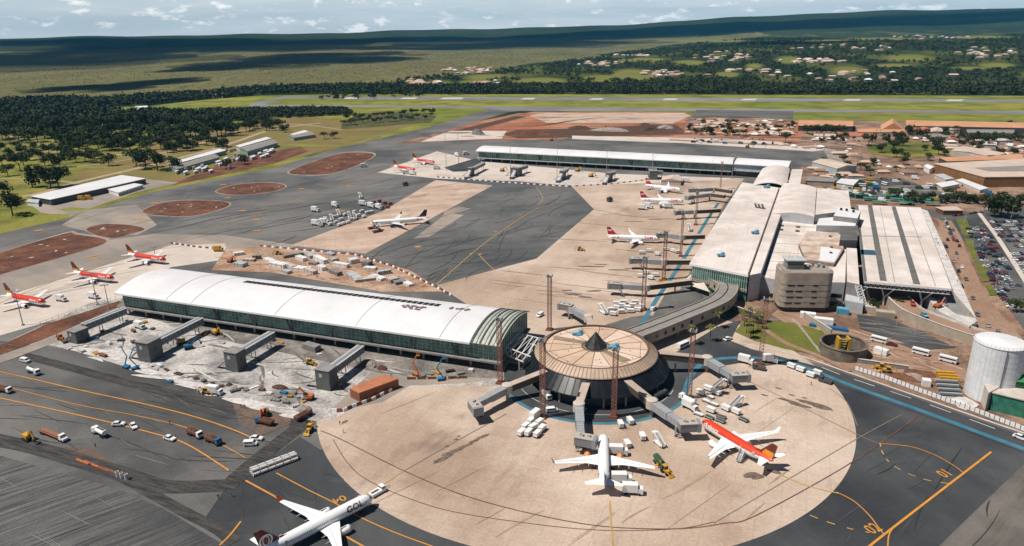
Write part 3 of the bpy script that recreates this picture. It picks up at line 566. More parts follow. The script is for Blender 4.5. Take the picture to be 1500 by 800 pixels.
RS = [(1150, 450), (1215, 480), (1290, 492), (1400, 538), (1425, 575), (1350, 566), (1240, 536), (1200, 505), (1130, 462)]
marks('site_tracks', RS, 60, -.5, .6, (.4, 1.8), (4, 18), mat('dark_site_streak', (.15, .085, .055), .95, (.26, .17, .115), .4), .37, 71, 1.5)
marks('site_tracks', RS, 50, -.5, .7, (.5, 2.2), (3, 14), mat('pale_site_streak', (.44, .33, .25), .95, (.34, .22, .15), .4), .385, 72, 1)
marks('site_tracks', [(1262, 464), (1300, 468), (1395, 508), (1340, 512), (1265, 482)], 22, -.5, .3, (.3, 1.2), (5, 20), SCRAPE, .39, 73, .5)
marks('road_wear', [(1376, 322), (1396, 326), (1445, 440), (1490, 495), (1440, 500), (1418, 430), (1392, 370)], 40, 1.1, .2, (.3, 1.2), (8, 30), mat('road_wear', (.22, .135, .095), .9, (.36, .25, .18), .5), .345, 74, 1)
# ------------------------------------------------------------------ big buildings
def xy(p): return (p[0], p[1])
def prism_px(pts, z0, z1, m=0, mt=None, hpx=None):
    p = [xy(U(q[0], q[1], hpx if hpx is not None else (z1 if not callable(z1) else 12))) for q in pts]
    mb = MB(); mb.prism(p, z0, z1, m, mt); return mb, p
def inset(p, d):
    cx = sum(q[0] for q in p) / len(p); cy = sum(q[1] for q in p) / len(p)
    return [(q[0] + (cx - q[0]) / math.dist(q, (cx, cy)) * d, q[1] + (cy - q[1]) / math.dist(q, (cx, cy)) * d) for q in p]

def pier(name, label, front_l, front_r, ze, Wd, arc, group=None, unfinished=0, skylight=None, bays=8, ext=None):
    a = U(*front_l, ze); b = U(*front_r, ze); rz = math.atan2(b.y - a.y, b.x - a.x); L_ = math.hypot(b.x - a.x, b.y - a.y)
    t = thing(name, label, 'airport terminal', (a.x, a.y, 0), rz, group)
    def zr(y): s = y / Wd; return ze + arc * math.sin(PI * min(1, s * .98)) ** .8 + (-.4 * s)
    N = 22; Lr = L_ - unfinished
    def roofshell(x0, x1, th=.55):
        ys = [Wd * i / N for i in range(N + 1)]
        ring = lambda x: [(x, y, zr(y)) for y in ys] + [(x, y, zr(y) - th) for y in ys[::-1]]
        m = MB(); n = 2 * (N + 1)
        xs = [x0 + (x1 - x0) * i / 12 for i in range(13)]
        v = [p for x in xs for p in ring(x)]
        m.add(v, [(k * n + i, (k + 1) * n + i, (k + 1) * n + (i + 1) % n, k * n + (i + 1) % n) for k in range(12) for i in range(n)])
        m.add(ring(x0), [tuple(range(n))]); m.add(ring(x1), [tuple(range(n))[::-1]]); return m
    rf = roofshell(0, Lr).build('roof', WHT_R, t)
    tag(rf)
    # cross seams, edge trim
    for x in [Lr * k for k in (.17, .25, .5, .72, .93)] :
        sm_ = MB()
        for i in range(N):
            y0, y1 = Wd * i / N, Wd * (i + 1) / N; sm_.beam((x, y0, zr(y0) + .05), (x, y1, zr(y1) + .05), .22, .12)
        sm_.build('roof_seam', GREYC if skylight else LGREY, rf)
    et = MB(); et.beam((-.3, -.25, ze - .35), (Lr + .3, -.25, ze - .35), .5, .9); et.build('eave_trim', WHITE, rf)
    if skylight:
        inv = Matrix.Rotation(-rz, 3, 'Z'); q0, q1 = [inv @ (Vector(U(*q, 17.6)) - Vector((a.x, a.y, 0))) for q in skylight]; x0, x1 = q0.x, q1.x; yy = (q0.y + q1.y) / 2 - 1.6; print('skylight', q0, q1, L_)
        sk = MB(); n = int((x1 - x0) / 3.1)
        for k in range(n):
            for dy in (0, 2.2):
                x = x0 + (x1 - x0) * k / n; y = yy + dy; zz = (zr(y) + zr(y + 1.7)) / 2
                sk.box((x + 1.2, y + .85, zz + .16), (2.3, 1.7, .22), rx=math.atan2(zr(y + 1.7) - zr(y), 1.7))
        sk.build('skylight', BLACK, rf)
    if unfinished:
        v = roofshell(Lr + .02, L_ - .5, .15); v.build('roof_deck', mat('green_deck', (.36, .40, .32), .6, (.50, .52, .44), .3), t)
        for k in range(7):
            x = Lr + 1 + (unfinished - 2.5) * k / 6
            uf = MB()
            for i in range(N):
                y0, y1 = Wd * i / N, Wd * (i + 1) / N; uf.beam((x, y0, zr(y0) + .25), (x, y1, zr(y1) + .25), .7 if k != 0 else 1.1, .3)
            uf.build('purlin', STEEL if k % 2 else DKGREY, t)
        for k in range(24): x = Lr - 46 + random.random() * 14 + (k % 3 == 0) * 22; y = yy - 4 - random.random() * 3.5 + (k % 3 == 0) * 5; MB().box((x, y, zr(y) + .3), (1.5, 1.0, .45), random.random()).build('roof_panel', mat('mauve_wrap', (.24, .17, .19), .8), t)
    # glass fronts, slab, columns
    zs = 4.5
    g = MB(); g.prism([(2.5, 2.5), (L_ - 2, 2.5), (L_ - 2, Wd - 2), (2.5, Wd - 2)], zs + .9, lambda x, y: zr(y) - .7, 0); gl = g.build('glass_wall', GLASS, t)
    # arched tops of the two end walls
    for x in (2.45, L_ - 1.95):
        e = MB(); ys = [2.5 + (Wd - 4.5) * i / N for i in range(N + 1)]
        e.add([(x, y, zs + .9) for y in ys] + [(x, y, zr(y) - .58) for y in ys], [(i, i + 1, N + 2 + i, N + 1 + i) for i in range(N)]); e.build('end_glass', GLASS if x < 5 else mat('end_green_glass', (.05, .10, .085), .15, (.10, .17, .15), .5), t)
    mu = MB(); n = int(L_ / 2.4)
    for i in range(n + 1):
        x = 2.5 + (L_ - 4.5) * i / n; mu.box((x, 2.4, (zs + ze) / 2 + .2), (.13, .22, ze - zs - .6))
    for z in (zs + 2.5, zs + 4.1, zs + 5.7, zs + 7.2): mu.box((L_ / 2, 2.36, z), (L_ - 5, .14, .12))
    mu.build('mullion_grid', MULL, gl)
    me_ = MB(); ny = int(Wd / 2.6)
    for x in (2.3, L_ - 1.8):
        for i in range(ny + 1):
            y = 2.6 + (Wd - 4.7) * i / ny; me_.box((x, y, (zs + zr(y)) / 2), (.3, .28, zr(y) - zs - 1))
    me_.build('end_mullion', MULL, gl)
    s_ = MB(); s_.box((L_ / 2, Wd / 2, zs + .2), (L_ - 1, Wd - 1, .8)); s_.build('floor_slab', GREYC if skylight else LGREY, t)
    core = MB(); core.box((L_ / 2, Wd / 2 + 3, 2.35), (L_ - 30, Wd - 22, 4.6)); core.build('ground_floor_core', DKGREY, t)
    for i in range(bays * 2 + 1):
        x = 4 + (L_ - 8) * i / (bays * 2)
        for y in ((3.5, Wd - 3.5)):
            c = MB(); c.tube((x, y, 0), (x, y, zs - .5), .55, 8); c.build('column', CREAM, t)
    for i in range(1, bays + 1):
        x = L_ * i / (bays + 1); c = MB()
        c.beam((x - 1.6, .6, ze - .5), (x + .2, 2.0, zs + .2), .55, .55); c.beam((x + 2.2, .6, ze - .5), (x + .4, 2.0, zs + .2), .45, .45); c.build('raking_strut', DKGREY if i % 2 else GREYC, t)
    return t, L_, zr
PS, LS, zrS = pier('pier_terminal', 'long near pier with curved white roof and green glass, unfinished beside the round building', (168, 429), (733, 508), 13.5, 43, 4.6, unfinished=15, skylight=((362, 411), (643, 450)), bays=9)
PN, LN, zrN = pier('pier_terminal', 'far white roofed pier with green glass front, before the orange earthworks', (697, 221), (1073, 240), 13.0, 36, 3.2, bays=10)
# pale extension of the far pier
a = U(1075, 240, 13); b = U(1155, 245, 13); rz = math.atan2(b.y - a.y, b.x - a.x); L_ = math.hypot(b.x - a.x, b.y - a.y)
t = thing('pier_extension', 'short white block with pale blue front joining the far pier and main terminal', 'airport building', (a.x, a.y, 0), rz)
MB().loft([[(x, y, z) for y, z in [(0, 13)] + [(34 * i / 10, 13 + 3 * math.sin(PI * i / 10)) for i in range(1, 10)] + [(34, 13), (34, 12.3), (0, 12.3)]] for x in (0, L_)]).build('roof', WHT_R, t)
MB().box((L_ / 2, 16, 9.2), (L_ - 2, 29, 6)).build('glass_wall', GLASSB, t)
MB().box((L_ / 2, 16, 3), (L_ - 4, 26, 5.6)).build('lower_wall', GLASSD, t)
MB().box((L_ / 2, 16, 6.1), (L_, 31, .7)).build('floor_slab', LGREY, t)

# fixed bridge houses south of the pier
def bridge_house(tower, facade, label, w=7, d=6, h=9.5, group='grey bridge houses in front of the near pier'):
    base = U(*tower); f = U(*facade, 7)
    dx, dy = f.x - base.x, f.y - base.y; rz = math.atan2(dy, dx); Ld = math.hypot(dx, dy) * (1.2 if h > 6 and w < 9 and d != 8 or h == 10 else 1)
    t = thing('bridge_house', label, 'boarding bridge', (base.x, base.y, 0), rz, group)
    m = MB(); m.box((0, 0, h / 2), (d, w, h)); tw = m.build('tower', mat('house_grey', (.135, .14, .135), .8, (.10, .105, .10), .5), t)
    MB().box((0, 0, h + .15), (d + .5, w + .5, .3)).build('parapet', GREYC, tw)
    MB().box((-d / 2 - .02, .8, h * .74), (.1, 1.5, 1.6)).build('window', LGREY, tw)
    MB().box((.0, -w / 2 - .02, h * .6), (1.2, .1, 2.2)).build('door', DKGREY, tw)
    wk = MB(); wk.box(((d / 2 + Ld) / 2, 0, 5.0), (Ld - d / 2, 3.6, .4)); wk.box(((d / 2 + Ld) / 2, 0, 8.1), (Ld - d / 2, 3.9, .3))
    wk.build('walkway', LGREY, t)
    MB().box(((d / 2 + Ld) / 2, 0, 8.3), (Ld - d / 2 - .6, 1.7, .12)).build('roof_glazing', mat('roof_glazing_grey', (.16, .17, .17), .4, (.28, .29, .29), 1.2), t)
    g = MB(); g.box(((d / 2 + Ld) / 2, 0, 6.55), (Ld - d / 2 - .4, 3.2, 2.7)); g.build('walkway_glass', mat('walkway_glass', (.10, .12, .13), .3, (.20, .22, .23), 1), t)
    tr = MB(); n = int(Ld / 3)
    for s in (-1, 1):
        for i in range(n):
            x0 = d / 2 + (Ld - d / 2) * i / n; x1 = d / 2 + (Ld - d / 2) * (i + 1) / n
            tr.tube((x0, s * 1.85, 5.2), (x1, s * 1.85, 8), .1, 4); tr.tube((x0, s * 1.85, 8), (x0, s * 1.85, 5.2), .1, 4)
    tr.build('truss', LGREY, t)
    for x in (Ld * .45, Ld * .88):
        for s in (-1, 1): MB().tube((x, s * 1.2, 0), (x, s * 1.2, 5), .25, 6).build('leg', STEEL, t)
    st = MB()
    for k in range(10): st.box((-d / 2 + .5 + k * .1, w / 2 + 1 + k * .55, h * .45 - k * .42), (1.6, .6, .3))
    st.build('stair', STEEL, t)
    return t
bridge_house((222, 526), (283, 474), 'grey bridge house with a white glazed walkway, leftmost full one before the near pier', w=7.5, d=8, h=10)
bridge_house((347, 541), (390, 494), 'grey bridge house with small window and white walkway, middle one before the near pier')
bridge_house((480, 568), (521, 515), 'grey bridge house with white walkway beside the orange roofed hoarding')
bridge_house((117, 500), (172, 458), 'small unfinished grey bridge house beside the long trench at the pier corner', w=6, d=7, h=6.5)
# bridge houses of the far pier with their stairs
for i, (tx, ty, fx, fy, w) in enumerate([(690, 258, 709, 239, 5), (756, 258, 772, 243, 10), (824, 263, 831, 247, 5), (892, 266, 900, 252, 5), (956, 262, 971, 252, 14)]):
    lb = ['dark bridge house with stair at the left end of the far pier', 'wide dark bridge house, second along the far pier', 'slim bridge house with stair, middle of the far pier', 'slim bridge house with stair, fourth along the far pier', 'wide flat dark bridge house behind the two tailed red and white jets'][i]
    t = bridge_house((tx, ty), (fx, fy), lb, w=w, d=8, h=9, group='bridge houses along the far pier')
    if i < 4:
        p = U(tx - 7, ty + 5); q = U(tx, ty)
        dd = Vector((p.x - q.x, p.y - q.y, 0)).normalized() * 13; m = MB(); m.beam((q.x + dd.x * .35, q.y + dd.y * .35, 6), (q.x + dd.x * 1.3, q.y + dd.y * 1.3, 1.0), 3, 2.4)
        m.build('sloping_ramp', LGREY, t, world=True)
        m = MB(); m.box((q.x + dd.x * 1.32, q.y + dd.y * 1.32, 1.2), (3.6, 3.6, 2.4), GA); m.build('ramp_head', DKGREY, t, world=True)

# rotunda
rt = thing('round_terminal', 'round terminal with tan segmented roof, sloping dark glass and black cone on top', 'airport terminal', (RX, RY, 0))
top = MB(); top.lathe([(0.01, 14.35), (22.4, 14.0)], 64); top.build('roof_disc', TAN_D, rt)
rb = MB()
for k in range(16):
    a = R(k * 22.5 + 11); rb.beam((5 * math.cos(a), 5 * math.sin(a), 14.4), (22 * math.cos(a), 22 * math.sin(a), 14.08), .28, .1)
rb.build('roof_seam', mat('seam_brown', (.20, .12, .08), .8), rt)
for k in range(16):
    a, b = R(k * 22.5 + 11), R(k * 22.5 + 33.5); MB().add([(5 * math.cos(a), 5 * math.sin(a), 14.34), (21.9 * math.cos(a), 21.9 * math.sin(a), 14.03), (21.9 * math.cos((a + b) / 2) , 21.9 * math.sin((a + b) / 2), 14.03), (21.9 * math.cos(b), 21.9 * math.sin(b), 14.03), (5 * math.cos(b), 5 * math.sin(b), 14.34)], [(0, 1, 2, 3, 4)]).build('roof_segment', [TAN_D, mat('rotunda_roof_light', (.68, .53, .44), .75, (.60, .46, .36), .15), mat('rotunda_roof_brown', (.50, .355, .25), .75, (.56, .41, .30), .2)][[0, 1, 0, 2, 1, 1, 0, 2, 0, 2, 2, 1, 0, 1, 1, 0][k]], rt)
oc = MB()
for k in range(8):
    a = R(k * 45 + 11); b = R(k * 45 + 56); oc.beam((20.8 * math.cos(a), 20.8 * math.sin(a), 14.1), (20.8 * math.cos(b), 20.8 * math.sin(b), 14.1), .2, .1)
oc.build('roof_seam', GRYL, rt)
MB().lathe([(22.3, 13.8), (22.3, 14.8), (22.8, 14.9), (23.1, 14.7)], 64).build('parapet_ring', mat('parapet_brown', (.16, .115, .08), .7, (.11, .08, .06), .4), rt)
MB().lathe([(23.0, 14.7), (26.7, 12.1), (26.8, 11.7), (26.0, 11.6)], 72).build('skirt', SKIRT, rt)
rb = MB()
for k in range(96):
    a = 2 * PI * k / 96; rb.beam((23.1 * math.cos(a), 23.1 * math.sin(a), 14.72), (26.75 * math.cos(a), 26.75 * math.sin(a), 12.12), .2, .2)
rb.build('skirt_rib', mat('rib_brown', (.24, .17, .12), .6), rt)
MB().lathe([(26.0, 11.7), (31.6, 6.0), (31.8, 5.6), (30.0, 5.4)], 72).build('sloping_glass', mat('shaded_dark_glass', (.006, .007, .009), .3, (.014, .018, .022), .3, None, .08, spec=.35), rt)  # dark glass, toned nearer black for the shadow it sits in
gb = MB()
for k in range(60):
    a = 2 * PI * k / 60; gb.beam((26.1 * math.cos(a), 26.1 * math.sin(a), 11.7), (31.7 * math.cos(a), 31.7 * math.sin(a), 6.05), .16, .16)
gb.build('glazing_bar', mat('bar_black', (.012, .013, .015), .6), rt)
MB().lathe([(27.5, 5.1), (27.5, 0)], 60).build('ground_floor_wall', DKGREY, rt)
for k in range(20):
    a = 2 * PI * k / 20; MB().tube((29.6 * math.cos(a), 29.6 * math.sin(a), 0), (29.6 * math.cos(a), 29.6 * math.sin(a), 5.2), .4, 8).build('column', CREAM, rt)
MB().lathe([(5.0, 14.3), (5.0, 14.9), (4.7, 15.1), (.05, 21.2)], 10, m=0).build('roof_cone', mat('cone_grey', (.018, .018, .018), .5, (.035, .034, .032), .5), rt)
MB().lathe([(6.3, 14.25), (6.3, 14.5), (5.4, 14.55)], 24).build('cone_kerb', mat('kerb_dark', (.12, .09, .07), .8), rt)
pa = MB(); pa.add([(-17, 12, 14.32), (-3, 5, 14.38), (-6, 2.5, 14.38), (-18, 8.5, 14.3)], [(0, 1, 2, 3)]); pa.add([(4, -4, 14.38), (13, -14, 14.3), (9, -16, 14.28), (2, -6, 14.36)], [(0, 1, 2, 3)])
pa.build('roof_patch', mat('patched_membrane', (.22, .18, .12), .8, (.3, .22, .15), .3), rt)
dp = MB()
for k in range(30):
    a = random.random() * 2 * PI; r = 8 + 13 * random.random(); dp.box((r * math.cos(a), r * math.sin(a), 14.3), (.4, .3, .25), a)
dp.build('roof_vent', DKGREY, rt)
def tarp_heap(x, y, h, label, s=1.0, name='blue_roof_unit'):
    p = U(x, y, h); t = thing(name, label, 'roof equipment', (p.x, p.y, h), GA + .5)
    m = MB()
    for dx, dy, w, d, hh in ((0, 0, 3.2, 1.8, 1.3), (1.8, 1.0, 2.2, 1.5, 1.8), (-1.6, .6, 1.8, 1.6, .9), (.5, -1.3, 2.4, 1.0, .8)):
        q = [(-w / 2, -d / 2), (w / 2, -d / 2), (w / 2, d / 2), (-w / 2, d / 2)]
        m.loft([[(dx * s + a * s, dy * s + b * s, 0) for a, b in q], [(dx * s + a * s * .9, dy * s + b * s * .9, hh * s * .8) for a, b in q], [(dx * s + a * s * .5, dy * s + b * s * .55, hh * s) for a, b in q]])
    m.build('cover', TARP, t); MB().box((0, 0, .15), (4.5 * s, 2.2 * s, .3)).build('base_frame', DKGREY, t); return t
tarp_heap(846, 490, 14.2, 'blue covered unit on the round roof, left of the black cone')
tarp_heap(898, 510, 14.2, 'blue covered unit on the round roof, right of the black cone')
tarp_heap(1056, 374, 17, 'blue covered unit near the front corner of the main terminal roof', .9)
tarp_heap(1106, 341, 17, 'blue covered unit at the middle of the main terminal roof', 1.0)
tarp_heap(1123, 274, 17, 'blue covered unit at the far end of the main terminal roof', 1.1)
# white truss link between the near pier and the rotunda
t = thing('link_truss', 'white steel truss link under construction between the pier end and round terminal', 'footbridge', (*xy(U(770, 515)), 0))
m = MB(); A = [U(741, 508, 9), U(760, 488, 9)]; B = [U(781, 524, 9), U(795, 497, 9)]
for i in range(2):
    for z in (5.0, 9.0):
        m.beam((A[i].x, A[i].y, z), (B[i].x, B[i].y, z), .35, .4)
N = 5
for k in range(N + 1):
    q = [A[i].lerp(B[i], k / N) for i in (0, 1)]
    for z in (5, 9): m.beam((q[0].x, q[0].y, z), (q[1].x, q[1].y, z), .3, .3)
    for i in (0, 1): m.beam((q[i].x, q[i].y, 5), (q[i].x + .01, q[i].y, 9), .25, .25)
    if k < N:
        r = [A[i].lerp(B[i], (k + 1) / N) for i in (0, 1)]
        m.beam((q[0].x, q[0].y, 9), (r[1].x, r[1].y, 9), .2, .2)
        for i in (0, 1): m.beam((q[i].x, q[i].y, 5), (r[i].x, r[i].y, 9), .22, .22)
m.build('truss', WHITE, t, world=True)
m = MB()
for q in (A[0].lerp(B[0], .5), A[1].lerp(B[1], .5)): m.tube((q.x, q.y, 0), (q.x, q.y, 5), .4, 8)
m.build('pier_column', CREAM, t, world=True)

# curved corridor with portholes
CP = [(930, 488), (962, 476), (1000, 461), (1046, 442), (1062, 430), (1066, 419), (1058, 409), (1046, 402)]
pts = smoothpts([xy(U(x, y, 9)) for x, y in CP], 6)
t = thing('curved_corridor', 'curved elevated corridor with grey roof and cream walls with round windows', 'walkway', (*pts[len(pts) // 2], 0))
def offs(pts, d):
    out = []
    for i, q in enumerate(pts):
        a = pts[max(0, i - 1)]; b = pts[min(len(pts) - 1, i + 1)]; dx, dy = b[0] - a[0], b[1] - a[1]; l = math.hypot(dx, dy)
        k = d if not callable(d) else d(i / (len(pts) - 1)); out.append((q[0] + dy / l * k, q[1] - dx / l * k))
    return out
wf = lambda s: 5.2 + 3.6 * max(0, (s - .72) / .28)
Lp, Rp = offs(pts, lambda s: -wf(s)), offs(pts, wf)
def wallstrip(P, z0, z1, th=.35, m=None):
    mb = MB(); Q = offs(P, th); mb.loft([[(*P[i], z0), (*Q[i], z0), (*Q[i], z1), (*P[i], z1)] for i in range(len(P))]); return mb
v = [(*p, 9) for p in Lp] + [(*p, 9) for p in Rp]; n = len(pts)
MB().loft([[(*Lp[i], 8.6), (*Rp[i], 8.6), (*Rp[i], 9), (*Lp[i], 9)] for i in range(n)]).build('roof', ROOFG, t, world=True)
wallstrip(offs(pts, -.2), 9.02, 9.2, .5).build('roof_joint', BLACK, t, world=True)
w1 = wallstrip(Rp, 4.2, 9.6); wr = w1.build('wall', CREAM, t, world=True)
w2 = wallstrip(Lp, 4.2, 9.6); wl = w2.build('wall', CREAM, t, world=True)
MB().loft([[(*Lp[i], 4.0), (*Rp[i], 4.0), (*Rp[i], 4.5), (*Lp[i], 4.5)] for i in range(n)]).build('floor', GREYC, t, world=True)
cum = 0; last = -4
for i in range(1, n):
    cum += math.dist(Rp[i], Rp[i - 1])
    if cum - last > 5.2 and i < n - 2:
        last = cum; dx, dy = Rp[i][0] - Rp[i - 1][0], Rp[i][1] - Rp[i - 1][1]; l = math.hypot(dx, dy); nx, ny = dy / l, -dx / l
        p = Vector((*Rp[i], 6.8)); m = MB(); m.tube(p + Vector((nx, ny, 0)) * .2, p + Vector((nx, ny, 0)) * .5, 1.05, 16)
        m.build('porthole', GLASSD, t, world=True)
for i in (len(pts) - 10, len(pts) - 14):
    dx, dy = Lp[i][0] - Lp[i - 1][0], Lp[i][1] - Lp[i - 1][1]; l = math.hypot(dx, dy); nx, ny = dy / l, -dx / l
    p = Vector((*Lp[i], 6.8)); m = MB(); m.tube(p - Vector((nx, ny, 0)) * .2, p + Vector((nx, ny, 0)) * .45, 1.1, 16); m.build('porthole', GLASSD, t, world=True)
for i in range(3, n - 2, 7):
    for P_ in (offs(pts, 3), offs(pts, -3)): MB().tube((*P_[i], 0), (*P_[i], 4.1), .6, 8).build('column', CREAM, t, world=True)
# white canopy and stores beside the corridor
t = thing('gate_canopy', 'white tent like canopy in the crook of the curved corridor', 'canopy', (*xy(U(1018, 425)), 0))
a, b, c, d = U(998, 414, 3.5), U(1040, 428, 4), U(1020, 396, 10), U(1022, 414, 5.5)
MB().add([a, d, c, b], [(0, 1, 2), (1, 3, 2), (0, 3, 1)]).build('fabric', CONC_L, t, world=True)
m = MB()
for q in (a, b, d): m.tube((q.x, q.y, 0), q, .2, 6)
m.build('post', STEEL, t, world=True)

# ------------------------------------------------------------------ main terminal
T = thing('main_terminal', 'main terminal with long pale sloping roof, vaulted hall, flat middle roofs and green glass front', 'airport terminal', (*xy(U(1100, 400)), 0))
def part(name, pts, z0, z1, mw_, mr=None, hpx=None, parent=None, pr=True):
    mb, p = prism_px(pts, z0, z1, 0, 1, hpx); return mb.build(name, [mw_, mr or mw_], parent or T, world=True), p
ro, rp = part('main_roof', [(1010, 386), (1096, 403), (1141, 275), (1087, 267)], 15.0, 16.2, WHITE, TAN_R, 16.2)
part('hall_wall', [(1014, 386), (1096, 402), (1141, 277), (1089, 269)], .0, 14.98, GLASS, None, 16.2)
part('floor_band', [(1012, 386.5), (1096, 403), (1141, 276), (1088, 268)], 6.0, 7.4, CREAM, None, 16.2)
m = MB(); a, b = U(1015, 387, 16.2), U(1094, 403, 16.2)
for k in range(26):
    q = a.lerp(b, k / 25); m.box((q.x - .6 * 0, q.y - .35, 11.2), (.25, .3, 7.4), GA)
m.build('front_mullion', MULL, T, world=True)
m = MB(); a, b = U(1096, 402, 16.3), U(1141, 276, 16.3); m.beam((a.x, a.y, 16.3), (b.x, b.y, 16.3), .7, .3); m.build('roof_gutter', mat('gutter_brown', (.14, .10, .07), .7), T, world=True)
def vents(pts, h, w=1.3, d=1.0, hh=.9, m_=DKGREY, name='roof_vent'):
    for x, y in pts: p = U(x, y, h); MB().box((p.x, p.y, h + hh / 2), (w, d, hh), GA).build(name, m_, T, world=True)
sk = MB()
for x, y in ((1106, 299), (1111, 300), (1116, 300)):
    p = U(x, y, 16.3); q = U(x + 2.2, y + 5, 16.3); sk.beam((p.x, p.y, 16.6), (q.x, q.y, 16.6), 1.2, .7); 
p, q = U(1107, 304, 16.3), U(1121, 306.5, 16.3); sk.beam((p.x, p.y, 16.6), (q.x, q.y, 16.6), .9, .7)
sk.build('roof_skylight', DKGREY, T, world=True)
part('side_strip_roof', [(1098, 403), (1114, 400), (1148, 302), (1152, 277), (1142, 275)], 0, 15.6, LGREY, TAN_R, 15.6)
part('middle_roof', [(1108, 404), (1138, 316), (1243, 326), (1240, 362), (1238, 414), (1150, 412)], 0, 11, LGREY, TAN_R, 11)
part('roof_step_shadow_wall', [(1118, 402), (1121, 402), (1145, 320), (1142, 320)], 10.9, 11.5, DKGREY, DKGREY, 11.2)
for y0 in (333, 345, 357, 369, 381): pass
sl = MB()
for k in range(6):
    y = 330 + k * 13; x0 = 1140 - (y - 316) * .33; a, b = U(x0, y, 11.1), U(x0 + 58 + k * 2, y + 3, 11.1); sl.beam((a.x, a.y, 11.08), (b.x, b.y, 11.08), .25, .12)
sl.build('roof_joint', GREYC, T, world=True)
vents([(1145, 331), (1144, 337), (1169, 333), (1168, 339)], 11, 2.6, 3.2, .6)
_, pp = part('raised_roof', [(1170, 357), (1183, 338), (1228, 341), (1236, 364), (1222, 386), (1180, 380)], 10.9, 13.2, mat('stained_brown_wall', (.13, .10, .075), .8, (.22, .17, .13), .4), mat('stained_roof', (.50, .40, .32), .8, (.60, .52, .46), .1, (.33, .20, .13), .12, fac3=.8), 13.2)
part('raised_roof_sheet', [(1203, 361), (1232, 366), (1222, 384), (1200, 381)], 13.2, 13.35, WHITE, WHT_R, 13.3)
vents([(1216, 347), (1218, 363), (1217, 371)], 13.3, 1.6, 1.6, .8)
part('plant_box', [(1233, 330), (1257, 330), (1256, 352), (1230, 352)], 0, 17, mat('dark_plant_wall', (.085, .085, .085), .8), mat('dark_plant_roof', (.13, .13, .125), .8, (.09, .09, .09), .2), 17)
part('upper_box', [(1221, 316), (1256, 320), (1261, 309), (1229, 303)], 0, 21, GREYC, WHT_R, 21)
part('upper_box', [(1196, 330), (1253, 331), (1255, 321), (1222, 318), (1200, 320)], 0, 17.5, LGREY, WHT_R, 17.5)
vents([(1232, 308), (1240, 309), (1250, 311)], 21, 1.5, 1.2, 1.6, BLACK)
part('narrow_roof', [(1240, 363), (1255, 364), (1259, 417), (1241, 413)], 0, 13, GREYC, TAN_R, 13)
part('front_block', [(1092, 410), (1150, 412), (1238, 418), (1238, 404), (1100, 400)], 0, 9, LGREY, TAN_R, 9)
part('front_annex', [(1240, 420), (1262, 422), (1265, 445), (1238, 440)], 0, 6, LGREY, LGREY, 6)
m = MB()
for x in (1122, 1136, 1225): p = U(x, 432, 4); m.box((p.x, p.y - .4, 3.6), (5.5, .6, 2.2), GA)
m.build('garage_opening', BLACK, T, world=True)
# vaulted canopy: wave roof
def vault(name, q, z, rise, m_, n=16, nl=6, wall=None, lvl=None):
    """q = far-left, far-right, near-right, near-left px at height z; arches across left-right"""
    P_ = [Vector(U(x, y, z)) for x, y in q]; mb = MB(); v = []
    for j in range(nl + 1):
        l = P_[0].lerp(P_[3], j / nl); r = P_[1].lerp(P_[2], j / nl)
        for i in range(n + 1):
            p = l.lerp(r, i / n); v.append((p.x, p.y, z + rise(i / n)))
    nn = len(v); v2 = [(a, b, c - .5) for a, b, c in v]
    f = [(j * (n + 1) + i, (j + 1) * (n + 1) + i, (j + 1) * (n + 1) + i + 1, j * (n + 1) + i + 1) for j in range(nl) for i in range(n)]
    mb.add(v + v2, f + [tuple(nn + k for k in q_[::-1]) for q_ in f])
    edge = [i for i in range(n + 1)] + [j * (n + 1) + n for j in range(1, nl + 1)] + [nl * (n + 1) + i for i in range(n - 1, -1, -1)] + [j * (n + 1) for j in range(nl - 1, 0, -1)]
    mb.add(v + v2, [(edge[k], edge[(k + 1) % len(edge)], nn + edge[(k + 1) % len(edge)], nn + edge[k]) for k in range(len(edge))])
    o = mb.build(name, m_, T, world=True, smooth=False)
    if wall:
        w = MB(); row = v[nl * (n + 1):]
        w.add([(a, b, lvl) for a, b, c in row] + [(a, b, c - .4) for a, b, c in row], [(i, i + 1, n + 2 + i, n + 1 + i) for i in range(n)]); w.build('vault_front_wall', wall, T, world=True)
    return o
vault('vaulted_roof', [(1146, 268), (1196, 276), (1193, 318), (1134, 312)], 16.5, lambda s: 2.6 * math.sin(PI * (.05 + .8 * s)) - .8, TAN_R, wall=LGREY, lvl=11)
vault('flat_wing_roof', [(1197, 277), (1243, 278), (1247, 307), (1194, 316)], 16.0, lambda s: .8 * math.cos(PI * s) * .8, TAN_R, wall=LGREY, lvl=11)
vault('barrel_roof', [(1117, 246), (1157, 246), (1152, 273), (1101, 272)], 16.0, lambda s: 4.6 * math.sin(PI * (.04 + .92 * s)) ** .8 - 1.6, TAN_R)
part('barrel_wall', [(1120, 247), (1155, 247), (1150, 275), (1106, 274)], 0, 13.9, GREYC, None, 14)
part('link_roof', [(1154, 272), (1160, 248), (1176, 248), (1172, 272)], 0, 14.5, GREYC, TAN_R, 14.5)
part('wing_wall', [(1150, 277), (1243, 281), (1247, 309), (1194, 316), (1140, 312)], 0, 13.5, LGREY, None, 14)
